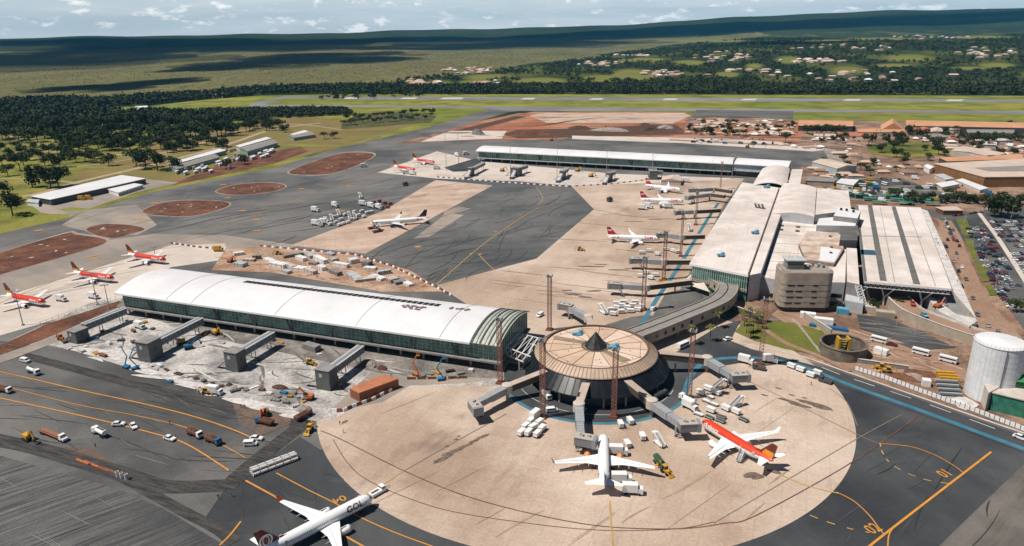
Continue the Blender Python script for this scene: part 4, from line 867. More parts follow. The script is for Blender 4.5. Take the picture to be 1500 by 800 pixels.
# control building
cb = U(1180, 459); C_ = thing('control_building', 'brown grey concrete block with rounded ends and balcony bands, glazed cabin on top', 'office building', (cb.x, cb.y + 8, 0), GA + .30)
def stadium(L, Wd, n=10, grow=0):
    r = 3.2; p = []
    for sx, sy, a0 in ((1, -1, -PI / 2), (1, 1, 0), (-1, 1, PI / 2), (-1, -1, PI)):
        p += [(sx * (L / 2 - r) + (r + grow) * math.cos(a), sy * (Wd / 2 - r) + (r + grow) * math.sin(a)) for a in np.linspace(a0, a0 + PI / 2, n)]
    return p
m = MB()
m.prism(stadium(26, 15), 3.2, 22); m.build('wall', mat('recess_dark', (.24, .20, .165), .8), C_)
MB().prism(stadium(27, 15, grow=-1.2), 0, 3.2).build('ground_floor', DKGREY, C_)
for k, (z0, z1) in enumerate(((3.2, 5.7), (6.1, 9.0), (9.4, 12.3), (12.7, 15.6), (16.0, 22.6))):
    MB().prism(stadium(26, 15, grow=.45), z0, z1).build('balcony_band', TOWERC, C_)
m = MB()
for k in range(4):
    for x, w_ in ((-9.0, 3.6), (-4.2, 3.2), (3.5, 2.6)): m.box((x + (k % 2) * .6, -7.75, 5.75 + k * 3.3), (w_, .6, .8))
m.build('window_slots', BLACK, C_)
MB().prism(stadium(24.5, 13.5), 22.6, 22.75, 0).build('roof', mat('roof_gravel', (.30, .26, .22), .9), C_)
rg = MB(); q = stadium(25.5, 14.5)
for i in range(len(q)): rg.tube((*q[i], 22.6), (*q[i], 23.8), .08, 4); rg.tube((*q[i], 23.8), (*q[(i + 1) % len(q)], 23.8), .07, 4)
rg.build('railing', STEEL, C_)
cabp = U(1168, 402, 24); 
cbn = MB(); cbn.box((-5.5, 1, 23.9), (9, 7, 2.5)); cbn.build('cabin_base', GREYC, C_)
cg = MB(); q0 = [(-9.5, -2.2), (-1.5, -2.2), (-1.5, 4.2), (-9.5, 4.2)]; q1 = [(-10.2, -2.9), (-.8, -2.9), (-.8, 4.9), (-10.2, 4.9)]
cg.loft([[(x, y, 25.1) for x, y in q0], [(x, y, 27.6) for x, y in q1]]); cg.build('cabin_glass', mat('cabin_green_glass', (.02, .07, .06), .1, spec=.6), C_)
MB().box((-5.5, 1, 27.8), (10.6, 9, .5)).build('cabin_roof', LGREY, C_)
an = MB(); an.tube((-4, 1, 28), (-4, 1, 34), .08, 4); an.tube((-8, 2, 28), (-8, 2, 31), .08, 4); an.tube((3, 0, 22.7), (3, 0, 29), .08, 4); an.build('antenna', STEEL, C_)
for k in range(7):
    MB().box((3 + k * 1.2, 1 + (k % 3) * 1.6, 23.3), (1.0, 1.1, 1.2)).build('roof_unit', LGREY if k % 2 else DKGREY, C_)
# departures canopy with truss edge
DC = thing('departures_hall', 'wide pale sheet roof with two dark valley gutters and white truss edge', 'airport building', (*xy(U(1330, 430)), 0))
mb, p = prism_px([(1254, 300), (1349, 304), (1394, 423), (1266, 412)], 12.8, 14, 0, 1, 14); mb.build('roof', [WHITE, TAN_R], DC, world=True)
def onroof(pts, z0, z1, nm, m_): mb, _ = prism_px(pts, z0, z1, 0, 0, 14); mb.build(nm, m_, DC, world=True)
GUT = mat('gutter_dark', (.10, .10, .095), .8, (.15, .145, .14), .3)
onroof([(1271, 301), (1277.5, 301), (1299, 412), (1289, 411)], 14, 14.15, 'valley_gutter', GUT)
onroof([(1306, 303), (1312, 303), (1348, 417), (1338, 416)], 14, 14.15, 'valley_gutter', GUT)
onroof([(1289, 303), (1289.6, 303), (1311, 413), (1310, 413)], 14, 14.08, 'roof_joint', GREYC)
onroof([(1329, 304), (1329.7, 304), (1371, 419), (1370, 419)], 14, 14.08, 'roof_joint', GREYC)
onroof([(1256, 345), (1350, 347), (1350.5, 347.8), (1256, 345.8)], 14, 14.08, 'roof_joint', GREYC)
onroof([(1260, 366), (1281, 367), (1284, 374), (1261, 373)], 14, 14.2, 'skylight', mat('skylight_blue', (.04, .09, .12), .3))
onroof([(1254, 301), (1257, 301), (1270, 412), (1266, 412)], 14, 14.2, 'edge_gutter', GUT)
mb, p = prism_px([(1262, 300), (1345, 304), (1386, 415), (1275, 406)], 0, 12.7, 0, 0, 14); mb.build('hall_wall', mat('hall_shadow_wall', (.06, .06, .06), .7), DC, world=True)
a, b = U(1266, 413, 13.4), U(1393, 424, 13.4); m = MB(); m.beam((a.x, a.y, 13), (b.x, b.y, 13), .3, .4)
d = (b - a).normalized(); m.beam((a.x, a.y, 10.6), (b.x, b.y, 10.6), .3, .3)
for k in range(18):
    p0 = a.lerp(b, k / 18); p1 = a.lerp(b, (k + 1) / 18); pm = a.lerp(b, (k + .5) / 18); m.beam((p0.x, p0.y, 13), (pm.x, pm.y, 10.6), .22, .22); m.beam((pm.x, pm.y, 10.6), (p1.x, p1.y, 13), .22, .22)
m.build('edge_truss', WHITE, DC, world=True)
for f in (.05, .36, .8):
    q = a.lerp(b, f); m = MB(); m.beam((q.x, q.y, 10.6), (q.x - 2.5, q.y + 4, 4.5), .5, .5); m.beam((q.x - 5, q.y + 3.4, 10.6), (q.x - 2.5, q.y + 4, 4.5), .5, .5); m.tube((q.x - 2.5, q.y + 4, 0), (q.x - 2.5, q.y + 4, 4.6), .6, 8); m.build('prop', WHITE, DC, world=True)
# leaning lattice strut at the left end
m = MB(); p0, p1 = U(1257, 418, 13), U(1266, 448, 3)
for k in range(8):
    q = p0.lerp(p1, k / 8); r = p0.lerp(p1, (k + 1) / 8); m.beam(q + Vector((-1.6, 0, 0)), r + Vector((1.6, 0, 0)), .25, .25); m.beam(q + Vector((1.6, 0, 0)), r + Vector((-1.6, 0, 0)), .25, .25)
for s in (-1.6, 1.6): m.beam(p0 + Vector((s, 0, 0)), p1 + Vector((s, 0, 0)), .3, .3)
m.build('lattice_strut', WHITE, DC, world=True)
mb, p = prism_px([(1350, 306), (1359, 309), (1430, 466), (1398, 430)], 0, 5.6, 0, 1, 5.6)
t = thing('kerb_deck', 'white washed concrete drop-off deck along the right side of the departures roof', 'walkway', (p[0][0], p[0][1], 0)); mb.build('deck', [CWALL, WCONC], t, world=True)
mb, _ = prism_px([(1394, 428), (1418, 462), (1376, 454), (1345, 425)], 0, 5.3, 0, 1, 5.3); mb.build('forecourt_deck', [CWALL, GREYC], t, world=True)
mb, _ = prism_px([(1349, 425), (1376, 456), (1420, 478), (1432, 470), (1428, 466), (1400, 460), (1380, 445)], 0, 5.7, 0, 1, 5.7); mb.build('deck_edge', [CWALL, WCONC], t, world=True)
# elevated access road and its retaining wall
rp_ = [(1306, 424), (1318, 438), (1338, 455), (1375, 470), (1415, 484), (1470, 500), (1540, 520)]
wp = smoothpts([xy(U(x, y, 4.5)) for x, y in rp_], 6)
strip('access_ramp', None, 11, 4.5, ROADB, wp=wp, curve=False, th=1.0)
t = thing('retaining_wall', 'long curved tan concrete retaining wall carrying the access ramp', 'wall', (*wp[len(wp) // 2], 0))
wallstrip(offs(wp, 5.6), 0, 5.6, .6).build('wall', CREAM, t, world=True)
wallstrip(offs(wp, -5.6), 4.4, 5.4, .4).build('parapet', WCONC, t, world=True)
wallstrip(offs(wp, 5.5), 5.6, 5.75, .9).build('coping', CWALL, t, world=True)
# ------------------------------------------------------------------ smaller buildings
def block(name, label, cat, pts, h, mw_, mr, group=None, gable=0, win=None, over=.6):
    p = [Vector(U(x, y, h)) for x, y in pts]; c = sum(p, Vector()) / len(p)
    t = thing(name, label, cat, (c.x, c.y, 0), 0, group)
    w = MB(); ip = [(q.x + (c.x - q.x) / max((q - c).length, 1) * over, q.y + (c.y - q.y) / max((q - c).length, 1) * over) for q in p]
    w.prism(ip, 0, h - .02); w.build('wall', mw_, t, world=True)
    r = MB()
    if gable and len(p) == 4:
        # ridge runs along the longer side
        if (p[1] - p[0]).length >= (p[2] - p[1]).length: a, b, c_, d = p
        else: b, c_, d, a = p
        m1 = (a + d) / 2; m2 = (b + c_) / 2; z = h
        A_ = [(a.x, a.y, z), (b.x, b.y, z), (c_.x, c_.y, z), (d.x, d.y, z), (m1.x, m1.y, z + gable), (m2.x, m2.y, z + gable)]
        B_ = [(x, y, zz - .3) for x, y, zz in A_]
        r.add(A_, [(0, 1, 5, 4), (2, 3, 4, 5), (0, 4, 3), (1, 2, 5)]); r.add(B_[:4], [(3, 2, 1, 0)])
        for i in range(4): r.add([A_[i], A_[(i + 1) % 4], B_[(i + 1) % 4], B_[i]], [(0, 3, 2, 1)])
    else: r.prism([(q.x, q.y) for q in p], h, h + .45)
    r.build('roof', mr, t, world=True)
    if win:
        for i, (i0, z0, z1, n) in enumerate(win):
            a, b = Vector((*ip[i0], 0)), Vector((*ip[(i0 + 1) % len(ip)], 0)); d = (b - a).normalized(); nrm = Vector((d.y, -d.x, 0)); 
            if (a + nrm - c).xy.length < (a - c).xy.length: nrm = -nrm
            L_ = (b - a).length
            for k in range(n):
                q = a.lerp(b, (k + .5) / n) + nrm * .03; MB().box((q.x, q.y, (z0 + z1) / 2), (L_ / n * .62, .12, z1 - z0), math.atan2(d.y, d.x)).build('window', GLASSD, t, world=True)
    return t
GREENW = mat('pale_green_wall', (.22, .32, .27), .8)
t = block('hangar', 'long low white roofed hangar with green edge by the left taxiway', 'hangar', [(45, 288), (74, 293), (214, 262), (178, 257)], 5.5, DKGREY, WHT_R)
block('canteen', 'small white roofed shed in front of the long white hangar', 'shed', [(155, 277), (173, 283), (210, 271), (190, 268)], 3.5, WHITE, WHT_R, win=[(1, 1, 2.4, 10)])
block('gatehouse', 'tiny white cabin at the left end of the long white hangar', 'cabin', [(38, 296), (56, 298), (58, 293), (42, 292)], 3.5, WHITE, LGREY)
block('depot', 'teal sided depot with striped grey roof by the fuel yard', 'depot', [(250, 244), (258, 248), (322, 230), (312, 226)], 5, GREENW, ROOFG, gable=1.5)
block('depot', 'long white roofed depot behind the teal sided depot', 'depot', [(245, 240), (252, 242), (330, 221), (322, 218)], 5, GREENW, WHT_R)
block('depot', 'grey roofed warehouse with teal wall, right of the fuel yard', 'depot', [(350, 217), (362, 222), (407, 209), (398, 204)], 6, GREENW, ROOFG, gable=1.5)
block('depot', 'narrow white roofed warehouse beside the grey roofed one with teal wall', 'depot', [(345, 214), (352, 216), (398, 203), (390, 201)], 6, CWALL, WHT_R)
block('depot', 'low grey building alone on the grass left of the main taxiway', 'depot', [(422, 199), (430, 202), (462, 197), (452, 192)], 4.5, GREENW, ROOFG, gable=1)
block('depot', 'small white roofed shed beside the lone grey building on the grass', 'shed', [(425, 197), (431, 198), (452, 193), (446, 191)], 4.5, CWALL, WHT_R)
block('depot', 'white flat roofed pavilion at the edge of the wood, left background', 'pavilion', [(197, 156), (205, 158), (219, 157), (215, 155)], 5, CWALL, WHT_R)
_fr = random.Random(3)
for i, (x, y, w) in enumerate([(lambda f: (252 + f * 150 + _fr.uniform(-6, 6), 250 - f * 32 + _fr.uniform(-5, 5), _fr.uniform(5, 10)))(_fr.random()) for _ in range(30)] + [(316, 222, 16), (333, 219, 12), (300, 236, 10), (318, 240, 13), (332, 244, 8), (294, 247, 9), (305, 250, 7), (345, 226, 8), (268, 252, 8), (283, 251, 6), (355, 233, 7), (366, 230, 9), (380, 229, 8), (262, 238, 8)]):
    o = block('fuel_store', ORD[i] + ' listed small shed in the fuel yard between the depots', 'shed', [(x, y), (x + w * .25, y + 1.2), (x + w, y - w * .12), (x + w * .75, y - w * .12 - 1.2)], 2.4 + (i % 3) * .5, CWALL if i % 2 else LGREY, [WHT_R, ROOFG, WHT_R][i % 3], 'sheds of the fuel yard')
block('warehouse', 'orange roofed warehouse behind the trees, beside the far grass', 'warehouse', [(1170, 176), (1250, 177), (1250, 185), (1169, 184)], 8, DKGREY, ORROOF, gable=2)
block('warehouse', 'very long orange roofed warehouse along the far grass, cut by the right edge', 'warehouse', [(1327, 176), (1620, 182), (1622, 190), (1327, 184)], 8, DKGREY, ORROOF, gable=2)
block('warehouse', 'low orange roofed hall in front of the domed hangar', 'warehouse', [(1256, 189), (1325, 189), (1326, 194), (1256, 194)], 6, CWALL, ORROOF)
t = block('domed_hangar', 'orange hangar with an arched roof between two orange warehouses', 'hangar', [(1290, 183), (1322, 183), (1323, 190), (1291, 190)], 6, CWALL, ORROOF, gable=9)
block('warehouse', 'long red tiled shed in front of the orange warehouses', 'shed', [(1229, 193), (1282, 195), (1282, 201), (1228, 198)], 4, CWALL, REDROOF, gable=1.5)
for i, (x, y, w, d, mr, lb) in enumerate([(1328, 187, 17, 5, REDROOF, 'red tiled house left of the twin red domes'), (1343, 187, 20, 6, REDROOF, 'red tiled hall under the long orange warehouse'), (1363, 186, 18, 7, PALEROOF, 'pale domed hall below the long orange warehouse'), (1390, 187, 17, 3, PALEROOF, 'small pale roofed house before the long orange warehouse'), (1388, 200, 17, 4, REDROOF, 'red roofed kiosk among parked cars'), (1358, 197, 60, 4, ROOFG, 'grey roofed long shed among the trees on the right'), (1416, 190, 70, 5, ROOFG, 'grey sheet roofed yard building at the far right'), (1192, 196, 14, 3, PALEROOF, 'pale kiosk under the trees, left one'), (1208, 196, 16, 4, PALEROOF, 'pale kiosk under the trees, right one'), (1440, 208, 20, 4, WHT_R, 'long white roofed shed on the right hand parking'), (1476, 210, 8, 4, WHT_R, 'small white box shed at the right edge'), (1457, 202, 26, 4, WHT_R, 'white roofed shed by the right edge trees')]):
    block('shed', lb, 'building', [(x, y), (x + w, y + .5), (x + w, y + .5 + d), (x, y + d)], 5, CWALL, mr, gable=2 if mr is REDROOF or (mr is PALEROOF and w > 17) else 0)
CARGOW = mat('ochre_wall', (.25, .13, .05), .7, (.18, .095, .04), .3)
t = block('cargo_terminal', 'big pale flat roofed cargo hall with ochre wall at the right edge', 'warehouse', [(1368, 240), (1442, 260), (1640, 258), (1640, 232), (1500, 233)], 9.5, CARGOW, PALEROOF)
mb, _ = prism_px([(1427, 246), (1448, 251), (1640, 250), (1640, 240), (1500, 243)], 10.0, 10.25, 0, 0, 10); mb.build('roof_recess', ROOFG, t, world=True)
t = block('cargo_office', 'pale brown U shaped shed behind the cargo hall', 'warehouse', [(1375, 231), (1388, 237), (1500, 233), (1496, 226), (1455, 228)], 6, DKGREY, ORROOF)
block('cargo_office', 'pale roofed shed climbing behind the pale brown U shaped shed', 'warehouse', [(1392, 221), (1410, 214), (1475, 225), (1450, 230), (1432, 226), (1420, 223)], 6, CWALL, PALEROOF)
block('cargo_annex', 'low white lean-to along the ochre cargo wall, left one', 'shed', [(1368, 256), (1385, 264), (1398, 262), (1382, 255)], 4, CWALL, LGREY)
block('cargo_annex', 'low white lean-to along the ochre cargo wall, right one', 'shed', [(1400, 264), (1436, 279), (1448, 276), (1410, 262)], 3, CWALL, WHT_R)
block('gate_house', 'little white gabled house left of the cargo hall', 'house', [(1353, 243), (1362, 248), (1372, 246), (1364, 242)], 5, WHITE, WHT_R, gable=1.5)
block('long_truck_dock', 'white trailer like dock building before the cargo hall', 'building', [(1370, 269), (1380, 275), (1406, 270), (1396, 265)], 4, CWALL, WHT_R)
block('cargo_shed', 'pale gabled shed with light blue end wall right of the far pier', 'warehouse', [(1189, 237), (1226, 247), (1256, 243), (1215, 233)], 7, mat('pale_blue_wall', (.35, .42, .45), .8), PALEROOF, gable=2)
block('gate_lounge', 'small white gabled building beside the nose of the far red and white jets', 'building', [(968, 264), (998, 265), (1000, 259), (972, 258)], 5, CWALL, PALEROOF, gable=2)
block('yard_wall_block', 'low brown walled plant building right of the barrel vaulted roof', 'building', [(1180, 265), (1222, 267), (1226, 262), (1184, 259)], 5, CREAM, ROOFG)
block('yard_shed', 'white flat roofed shed in the clutter right of the barrel vaulted roof', 'shed', [(1225, 268), (1250, 272), (1258, 264), (1232, 262)], 5, CWALL, WHT_R)
block('kerb_kiosk', 'pale roofed pavilion at the top end of the departures road', 'building', [(1370, 304), (1382, 309), (1412, 309), (1400, 303)], 4, BROWNW, PALEROOF)
t = block('orange_hoarding', 'long rust orange roofed site hut with boxy wall at the edge of the round apron', 'hut', [(512, 570), (526, 577), (584, 556), (562, 550)], 4.2, RUST, mat('rust_orange_roof', (.46, .18, .09), .8, (.36, .13, .07), .3), over=.1)
# round sunken pit wall with yellow machine
p = U(1239, 524); t = thing('round_pit', 'round tan concrete pit wall beside the lawn', 'tank', (p.x, p.y + 4, 0))
PITW = mat('pit_concrete', (.20, .165, .13), .85, (.12, .10, .08), .3)
MB().lathe([(10.3, 0), (10.3, 5.6), (9.7, 5.7), (9.7, .4)], 48).build('wall', PITW, t); MB().lathe([(10.6, 5.7), (10.6, 6.0), (9.4, 6.0), (9.4, 5.7)], 48).build('rim', PITW, t)
MB().lathe([(9.7, .5), (.01, .5)], 48).build('floor', DKGREY, t)
pt = p
t = thing('yellow_pump', 'yellow machine with stepped fins standing in the round pit', 'machine', (p.x, p.y + 4.5, .5), GA + .3)
for s in (-1, 1): MB().box((s * 2.2, 0, 4), (.9, 4, 7.5), 0).build('side_frame', YELM, t)
m = MB()
for k in range(4): m.box((0, 1.4 - k * .9, 2 + k * 1.7), (3.5, 1.2, .5))
m.build('fin_stack', mat('olive_fin', (.28, .26, .08), .6), t)
# storage tank
p = U(1470, 595); t = thing('storage_tank', 'large white cylindrical storage tank at the right edge', 'tank', (p.x, p.y + 9, 0))
MB().lathe([(9.2, 0), (9.2, 24)], 56).build('shell', mat('tank_white', (.72, .73, .73), .55, (.62, .63, .64), .4, None, .1, .04, 1, grid=(2.6, 2.4, .03), gridc=(.82, .82, .82), gridw=.05, coord='object', rot=.0001), t, smooth=False)
MB().lathe([(9.4, 24), (9.4, 24.25), (.01, 25.4)], 56).build('roof', WHT_R, t)
m = MB()
for k in range(40): a = 2 * PI * k / 40; m.tube((9.3 * math.cos(a), 9.3 * math.sin(a), 24.2), (9.3 * math.cos(a), 9.3 * math.sin(a), 25.2), .05, 4); b = 2 * PI * (k + 1) / 40; m.tube((9.3 * math.cos(a), 9.3 * math.sin(a), 25.2), (9.3 * math.cos(b), 9.3 * math.sin(b), 25.2), .05, 4)
m.build('rim_railing', STEEL, t)
m = MB()
for k in range(34): a = -1.2 + k * .05; m.box((9.8 * math.cos(a), 9.8 * math.sin(a), 1 + k * .7), (1.1, .8, .2), a)
m.build('spiral_stair', LGREY, t)
m = MB()
for z in range(1, 10): m.lathe([(9.2, z * 2.4 - .04), (9.25, z * 2.4), (9.2, z * 2.4 + .04)], 56)
for k in range(36): a = 2 * PI * k / 36; m.box((9.2 * math.cos(a), 9.2 * math.sin(a), 12), (.06, .07, 23.8), a)
m.build('weld_seam', mat('tank_seam', (.45, .455, .46), .6, (.55, .54, .52), .5), t)
for a in (-2.2, -1.9, -1.0): MB().tube((9.6 * math.cos(a), 9.6 * math.sin(a), 0), (9.6 * math.cos(a), 9.6 * math.sin(a), 6 if a != -1.9 else 24), .16, 6).build('pipe', DKGREY, t)
# green netted building, green roofed units and white block
t = block('netted_building', 'building wrapped in dark green netting at the lower right edge', 'building', [(1452, 576), (1520, 592), (1560, 580), (1475, 560)], 7.5, GREENN, CWALL)
block('white_pump_house', 'white rendered pump house between the tank and green netting', 'building', [(1432, 545), (1448, 577), (1475, 562), (1450, 540)], 8, CWALL, CWALL)
for i, (x, y) in enumerate(((1474, 547), (1504, 551))):
    p = U(x, y + 16, 7.6); tt = thing('green_unit', ['green roofed cooling unit left on top of the netted building', 'green roofed cooling unit right on the netted building, cut by the picture edge'][i], 'roof equipment', (p.x, p.y, 7.6), GA)
    MB().box((0, 0, 1.6), (7, 6, 3.2)).build('casing', GREENR, tt)
    m = MB(); m.loft([[(-3.9, -3.4, 3.2), (3.9, -3.4, 3.2), (3.9, 3.4, 3.2), (-3.9, 3.4, 3.2)], [(-1.5, -.4, 4.9), (1.5, -.4, 4.9), (1.5, .4, 4.9), (-1.5, .4, 4.9)]]); m.build('roof', mat('bright_green_roof', (.04, .20, .07), .6), tt)
# generator stack
p = U(1394, 583); t = thing('stacked_plant', 'tiered grey and white machine rack with yellow top units near the tank', 'machine', (p.x, p.y + 2, 0), GA + .2)
for k in range(9): MB().box((0, k * .95 - 3, .6 + k * .5), (8.5, .55 + .3 * (k % 2), .7)).build('rack_tier', [LGREY, DKGREY][k % 2], t)
for k in range(3): MB().box((1.5 - .2 * k, 6 + k * 1.6, 4.8 + k * .5), (7.5, 1.1, 1.6)).build('yellow_unit', YELM, t)
# apron retaining walls by the lawn
for i, (a, b, h, lb) in enumerate([((1177, 468), (1217, 494), 4, 'tan concrete wall at the back edge of the small lawn'), ((1255, 532), (1330, 543), 2.2, 'low concrete wall of the excavated yard'), ((1062, 452), (1118, 472), 3.5, 'dark retaining wall at the top of the lawn')]):
    p, q = U(*a), U(*b); t = thing('yard_wall', lb, 'wall', (p.x, p.y, 0)); MB().beam((p.x, p.y, h / 2), (q.x, q.y, h / 2), .6, h).build('wall', [CREAM, GREYC, DKGREY][i], t, world=True); MB().beam((p.x, p.y, h + .1), (q.x, q.y, h + .1), .9, .2).build('coping', CWALL, t, world=True)
# blue skips, white containers by the control building
def boxy(name, label, cat, x, y, dims, m_, rz=None, group=None, z=0, ribs=True, tomat=None):
    p = U(x, y, z); rz = GA if rz is None else rz; t = thing(name, label, cat, (p.x, p.y, z), rz, group); L_, W_, h = dims
    b = MB(); b.box((0, 0, h / 2 + .1), (L_, W_, h)); bo = b.build('body', m_, t)
    if ribs and L_ > 2.5:
        r = MB(); n = int(L_ / .9)
        for k in range(n):
            for s in (-1, 1): r.box((-L_ / 2 + (k + .5) * L_ / n, s * (W_ / 2 + .03), h / 2 + .1), (.25, .08, h * .92))
        r.build('side_ribs', m_, bo)
    MB().box((0, 0, h + .16), (L_ * .96, W_ * .96, .1)).build('top', tomat or m_, t)
    return t
boxy('container', 'white container beside the control building, left one', 'container', 1183, 466, (7.5, 3.2, 2.9), WHITE)
boxy('container', 'white container beside the control building, right one with dark panel', 'container', 1206, 475, (9, 3.2, 3.2), WHITE)
boxy('container', 'blue container standing behind the white ones by the control building', 'container', 1234, 460, (6, 3.5, 3.2), TARP)
boxy('container', 'long low blue skip along the tan wall', 'skip', 1213, 482, (18, 2.6, 1.5), BLUE, rz=GA - .1)
boxy('container', 'white cabin on the excavated yard, beside the barrier', 'cabin', 1356, 565, (3.2, 2.8, 2.8), WHITE)
boxy('container', 'white cabin between the round pit and the bare earth yard', 'cabin', 1290, 519, (6, 3.0, 2.8), WHITE, rz=GA - .5)
boxy('container', 'brown site cabin under the departures roof edge', 'cabin', 1296, 464, (9, 4, 3), CREAM)
boxy('container', 'pale site cabin left of the brown one under the departures roof', 'cabin', 1274, 455, (6, 6, 3), CWALL)
# ------------------------------------------------------------------ barriers
def blocks(pts, n, label, group, hi=1.3, L_=2.6, cols=None, first=[None, None], fence=False, gap=None):
    P_ = [Vector(U(x, y)) for x, y in pts]; cum = [0]
    for a, b in zip(P_, P_[1:]): cum.append(cum[-1] + (b - a).length)
    for k in range(n):
        s = cum[-1] * (k + .5) / n; i = max(j for j in range(len(P_) - 1) if cum[j] <= s); q = P_[i].lerp(P_[i + 1], (s - cum[i]) / (cum[i + 1] - cum[i])); d = P_[i + 1] - P_[i]
        key = (k % 2); m_ = cols[key]
        me = first_blk.get((m_.name, hi, L_))
        if me is None:
            me = MB(); w = .5
            me.loft([[(x, -w, 0), (x, w, 0), (x, w * .8, hi * .35), (x, w * .4, hi), (x, -w * .4, hi), (x, -w * .8, hi * .35)] for x in (-L_ / 2, L_ / 2)])
            o = me.build('barrier_block', m_); first_blk[(m_.name, hi, L_)] = o
        else: o = me.copy(); COL.objects.link(o)
        o.location = (q.x, q.y, .2); o.rotation_euler = (0, 0, math.atan2(d.y, d.x)); tag(o, ORD[k // 2] + (' red' if m_ is REDB else ' white') + ' barrier block ' + label, 'barrier', group)
first_blk = {}
REDB = mat('barrier_red', (.19, .06, .04), .7)
blocks([(250, 357), (290, 363), (331, 366)], 18, 'in the short row behind the left stand', 'barrier blocks of the row behind the left stand', cols=(REDB, WHITE), hi=1.1, L_=2.0)
blocks([(380, 361), (450, 368), (520, 374), (575, 391), (640, 422), (662, 434)], 56, 'in the row round the yard behind the near pier', 'barrier blocks round the yard behind the near pier', cols=(REDB, WHITE), hi=1.1, L_=1.9)
blocks([(640, 260), (740, 268), (832, 274)], 44, 'in the straight row before the far pier', 'barrier blocks before the far pier', cols=(REDB, WHITE), hi=1.1, L_=2.4)
blocks([(832, 274), (900, 270), (955, 263)], 26, 'in the bent row right of the slate taxi area', 'barrier blocks by the far stands', cols=(REDB, WHITE), hi=1.0, L_=2.6)
blocks([(486, 604), (504, 604), (516, 598), (545, 588), (580, 570)], 14, 'round the orange roofed site hut', 'barrier blocks round the site hut', cols=(WHITE, REDB), hi=1.5, L_=2.0)
# white panel hoarding on the right: individual panels
P_ = [Vector(U(x, y)) for x, y in [(1252, 543), (1300, 558), (1350, 577), (1425, 604), (1500, 633), (1560, 655)]]; cum = [0]
for a, b in zip(P_, P_[1:]): cum.append(cum[-1] + (b - a).length)
n = 44; pan = None
for k in range(n):
    s = cum[-1] * (k + .5) / n; i = max(j for j in range(len(P_) - 1) if cum[j] <= s); q = P_[i].lerp(P_[i + 1], (s - cum[i]) / (cum[i + 1] - cum[i])); d = P_[i + 1] - P_[i]
    if pan is None:
        pan = thing('hoarding_panel', '', 'barrier'); w = cum[-1] / n
        MB().box((0, 0, 1.2), (w * .86, .25, 1.9)).build('panel', WHITE, pan); MB().box((w * .47, 0, 1.2), (.16, .3, 2.4)).build('post', DKGREY, pan); MB().box((0, .3, .2), (w, 1.0, .4)).build('base', GREYC, pan); o = pan
    else: o = copy_tree(pan)
    o.location = (q.x, q.y, .1); o.rotation_euler = (0, 0, math.atan2(d.y, d.x)); tag(o, ORD[k] + ' white panel from the left in the hoarding along the right service road', 'barrier', 'white hoarding panels along the service road')
# fences
def fence(label, pts, h=2.2, sp=3, m_=None, wire=True):
    P_ = [Vector(U(x, y)) for x, y in pts]; t = thing('fence', label, 'fence', tuple(P_[0])); m_ = m_ or STEEL; r = MB(); ps = []
    for a, b in zip(P_, P_[1:]):
        n = max(1, int((b - a).length / sp))
        for k in range(n): ps.append(a.lerp(b, k / n))
        for z in ((h, h * .5, .3) if wire else (h,)): r.beam((a.x, a.y, z), (b.x, b.y, z), .08, .08)
    pm = MB()
    for q in ps: pm.tube((q.x, q.y, 0), (q.x, q.y, h), .09, 4)
    pm.build('posts', m_, t, world=True); r.build('rails', m_, t, world=True); return t
fence('mesh fence with thin posts along the left stand edge', [(60, 478), (120, 456), (178, 437)], 2.5, 3)
fence('mesh fence at the far corner of the left stand', [(285, 398), (310, 390), (336, 380)], 2.2, 3)
fence('white railing round the lawn beside the tower', [(1120, 470), (1160, 470), (1170, 478), (1190, 505), (1200, 518), (1250, 532)], 1.6, 2, WHITE)
fence('dark mesh fence behind the blocks of the yard behind the near pier', [(380, 359), (450, 366), (520, 372), (578, 389)], 2.4, 3.2)
fence('mesh fence before the far pier', [(640, 258), (740, 266), (834, 272)], 2.2, 5)
fence('wire fence of the car park beyond the departures road', [(1240, 250), (1300, 252), (1345, 258)], 2.2, 6)
# ------------------------------------------------------------------ masts and lamp poles
def mast(x, y, h, label, w=1.7, group='red lattice floodlight masts'):
    p = U(x, y); t = thing('lattice_mast', label, 'mast', (p.x, p.y, 0), GA, group); m = MB(); r = w / 2; c = [(-r, -r), (r, -r), (r, r), (-r, r)]
    for a in c: m.tube((*a, 0), (*a, h), .13, 4)
    n = int(h / 1.5)
    for k in range(n):
        z0, z1 = h * k / n, h * (k + 1) / n
        for i in range(4):
            a, b = c[i], c[(i + 1) % 4]; m.tube((*a, z0), (*b, z1), .085, 3); m.tube((*a, z1), (*b, z1), .07, 3)
    m.build('lattice', MASTC, t)
    m = MB(); m.box((0, 0, h + .1), (w + 1.0, w + 1.0, .25))
    for s in (-1, 1): m.tube((s * (w / 2 + .4), -w / 2 - .4, h + 1), (s * (w / 2 + .4), w / 2 + .4, h + 1), .06, 4)
    m.build('platform', DKGREY, t)
    for s in (-1, 1):
        for k in (-1, 1): MB().box((s * (w / 2 + .3), k * .8, h + .6), (.5, .8, .7)).build('floodlight', LGREY, t)
    MB().box((0, 0, .5), (w + 1.6, w + 1.6, .9)).build('footing', REDB, t); return t
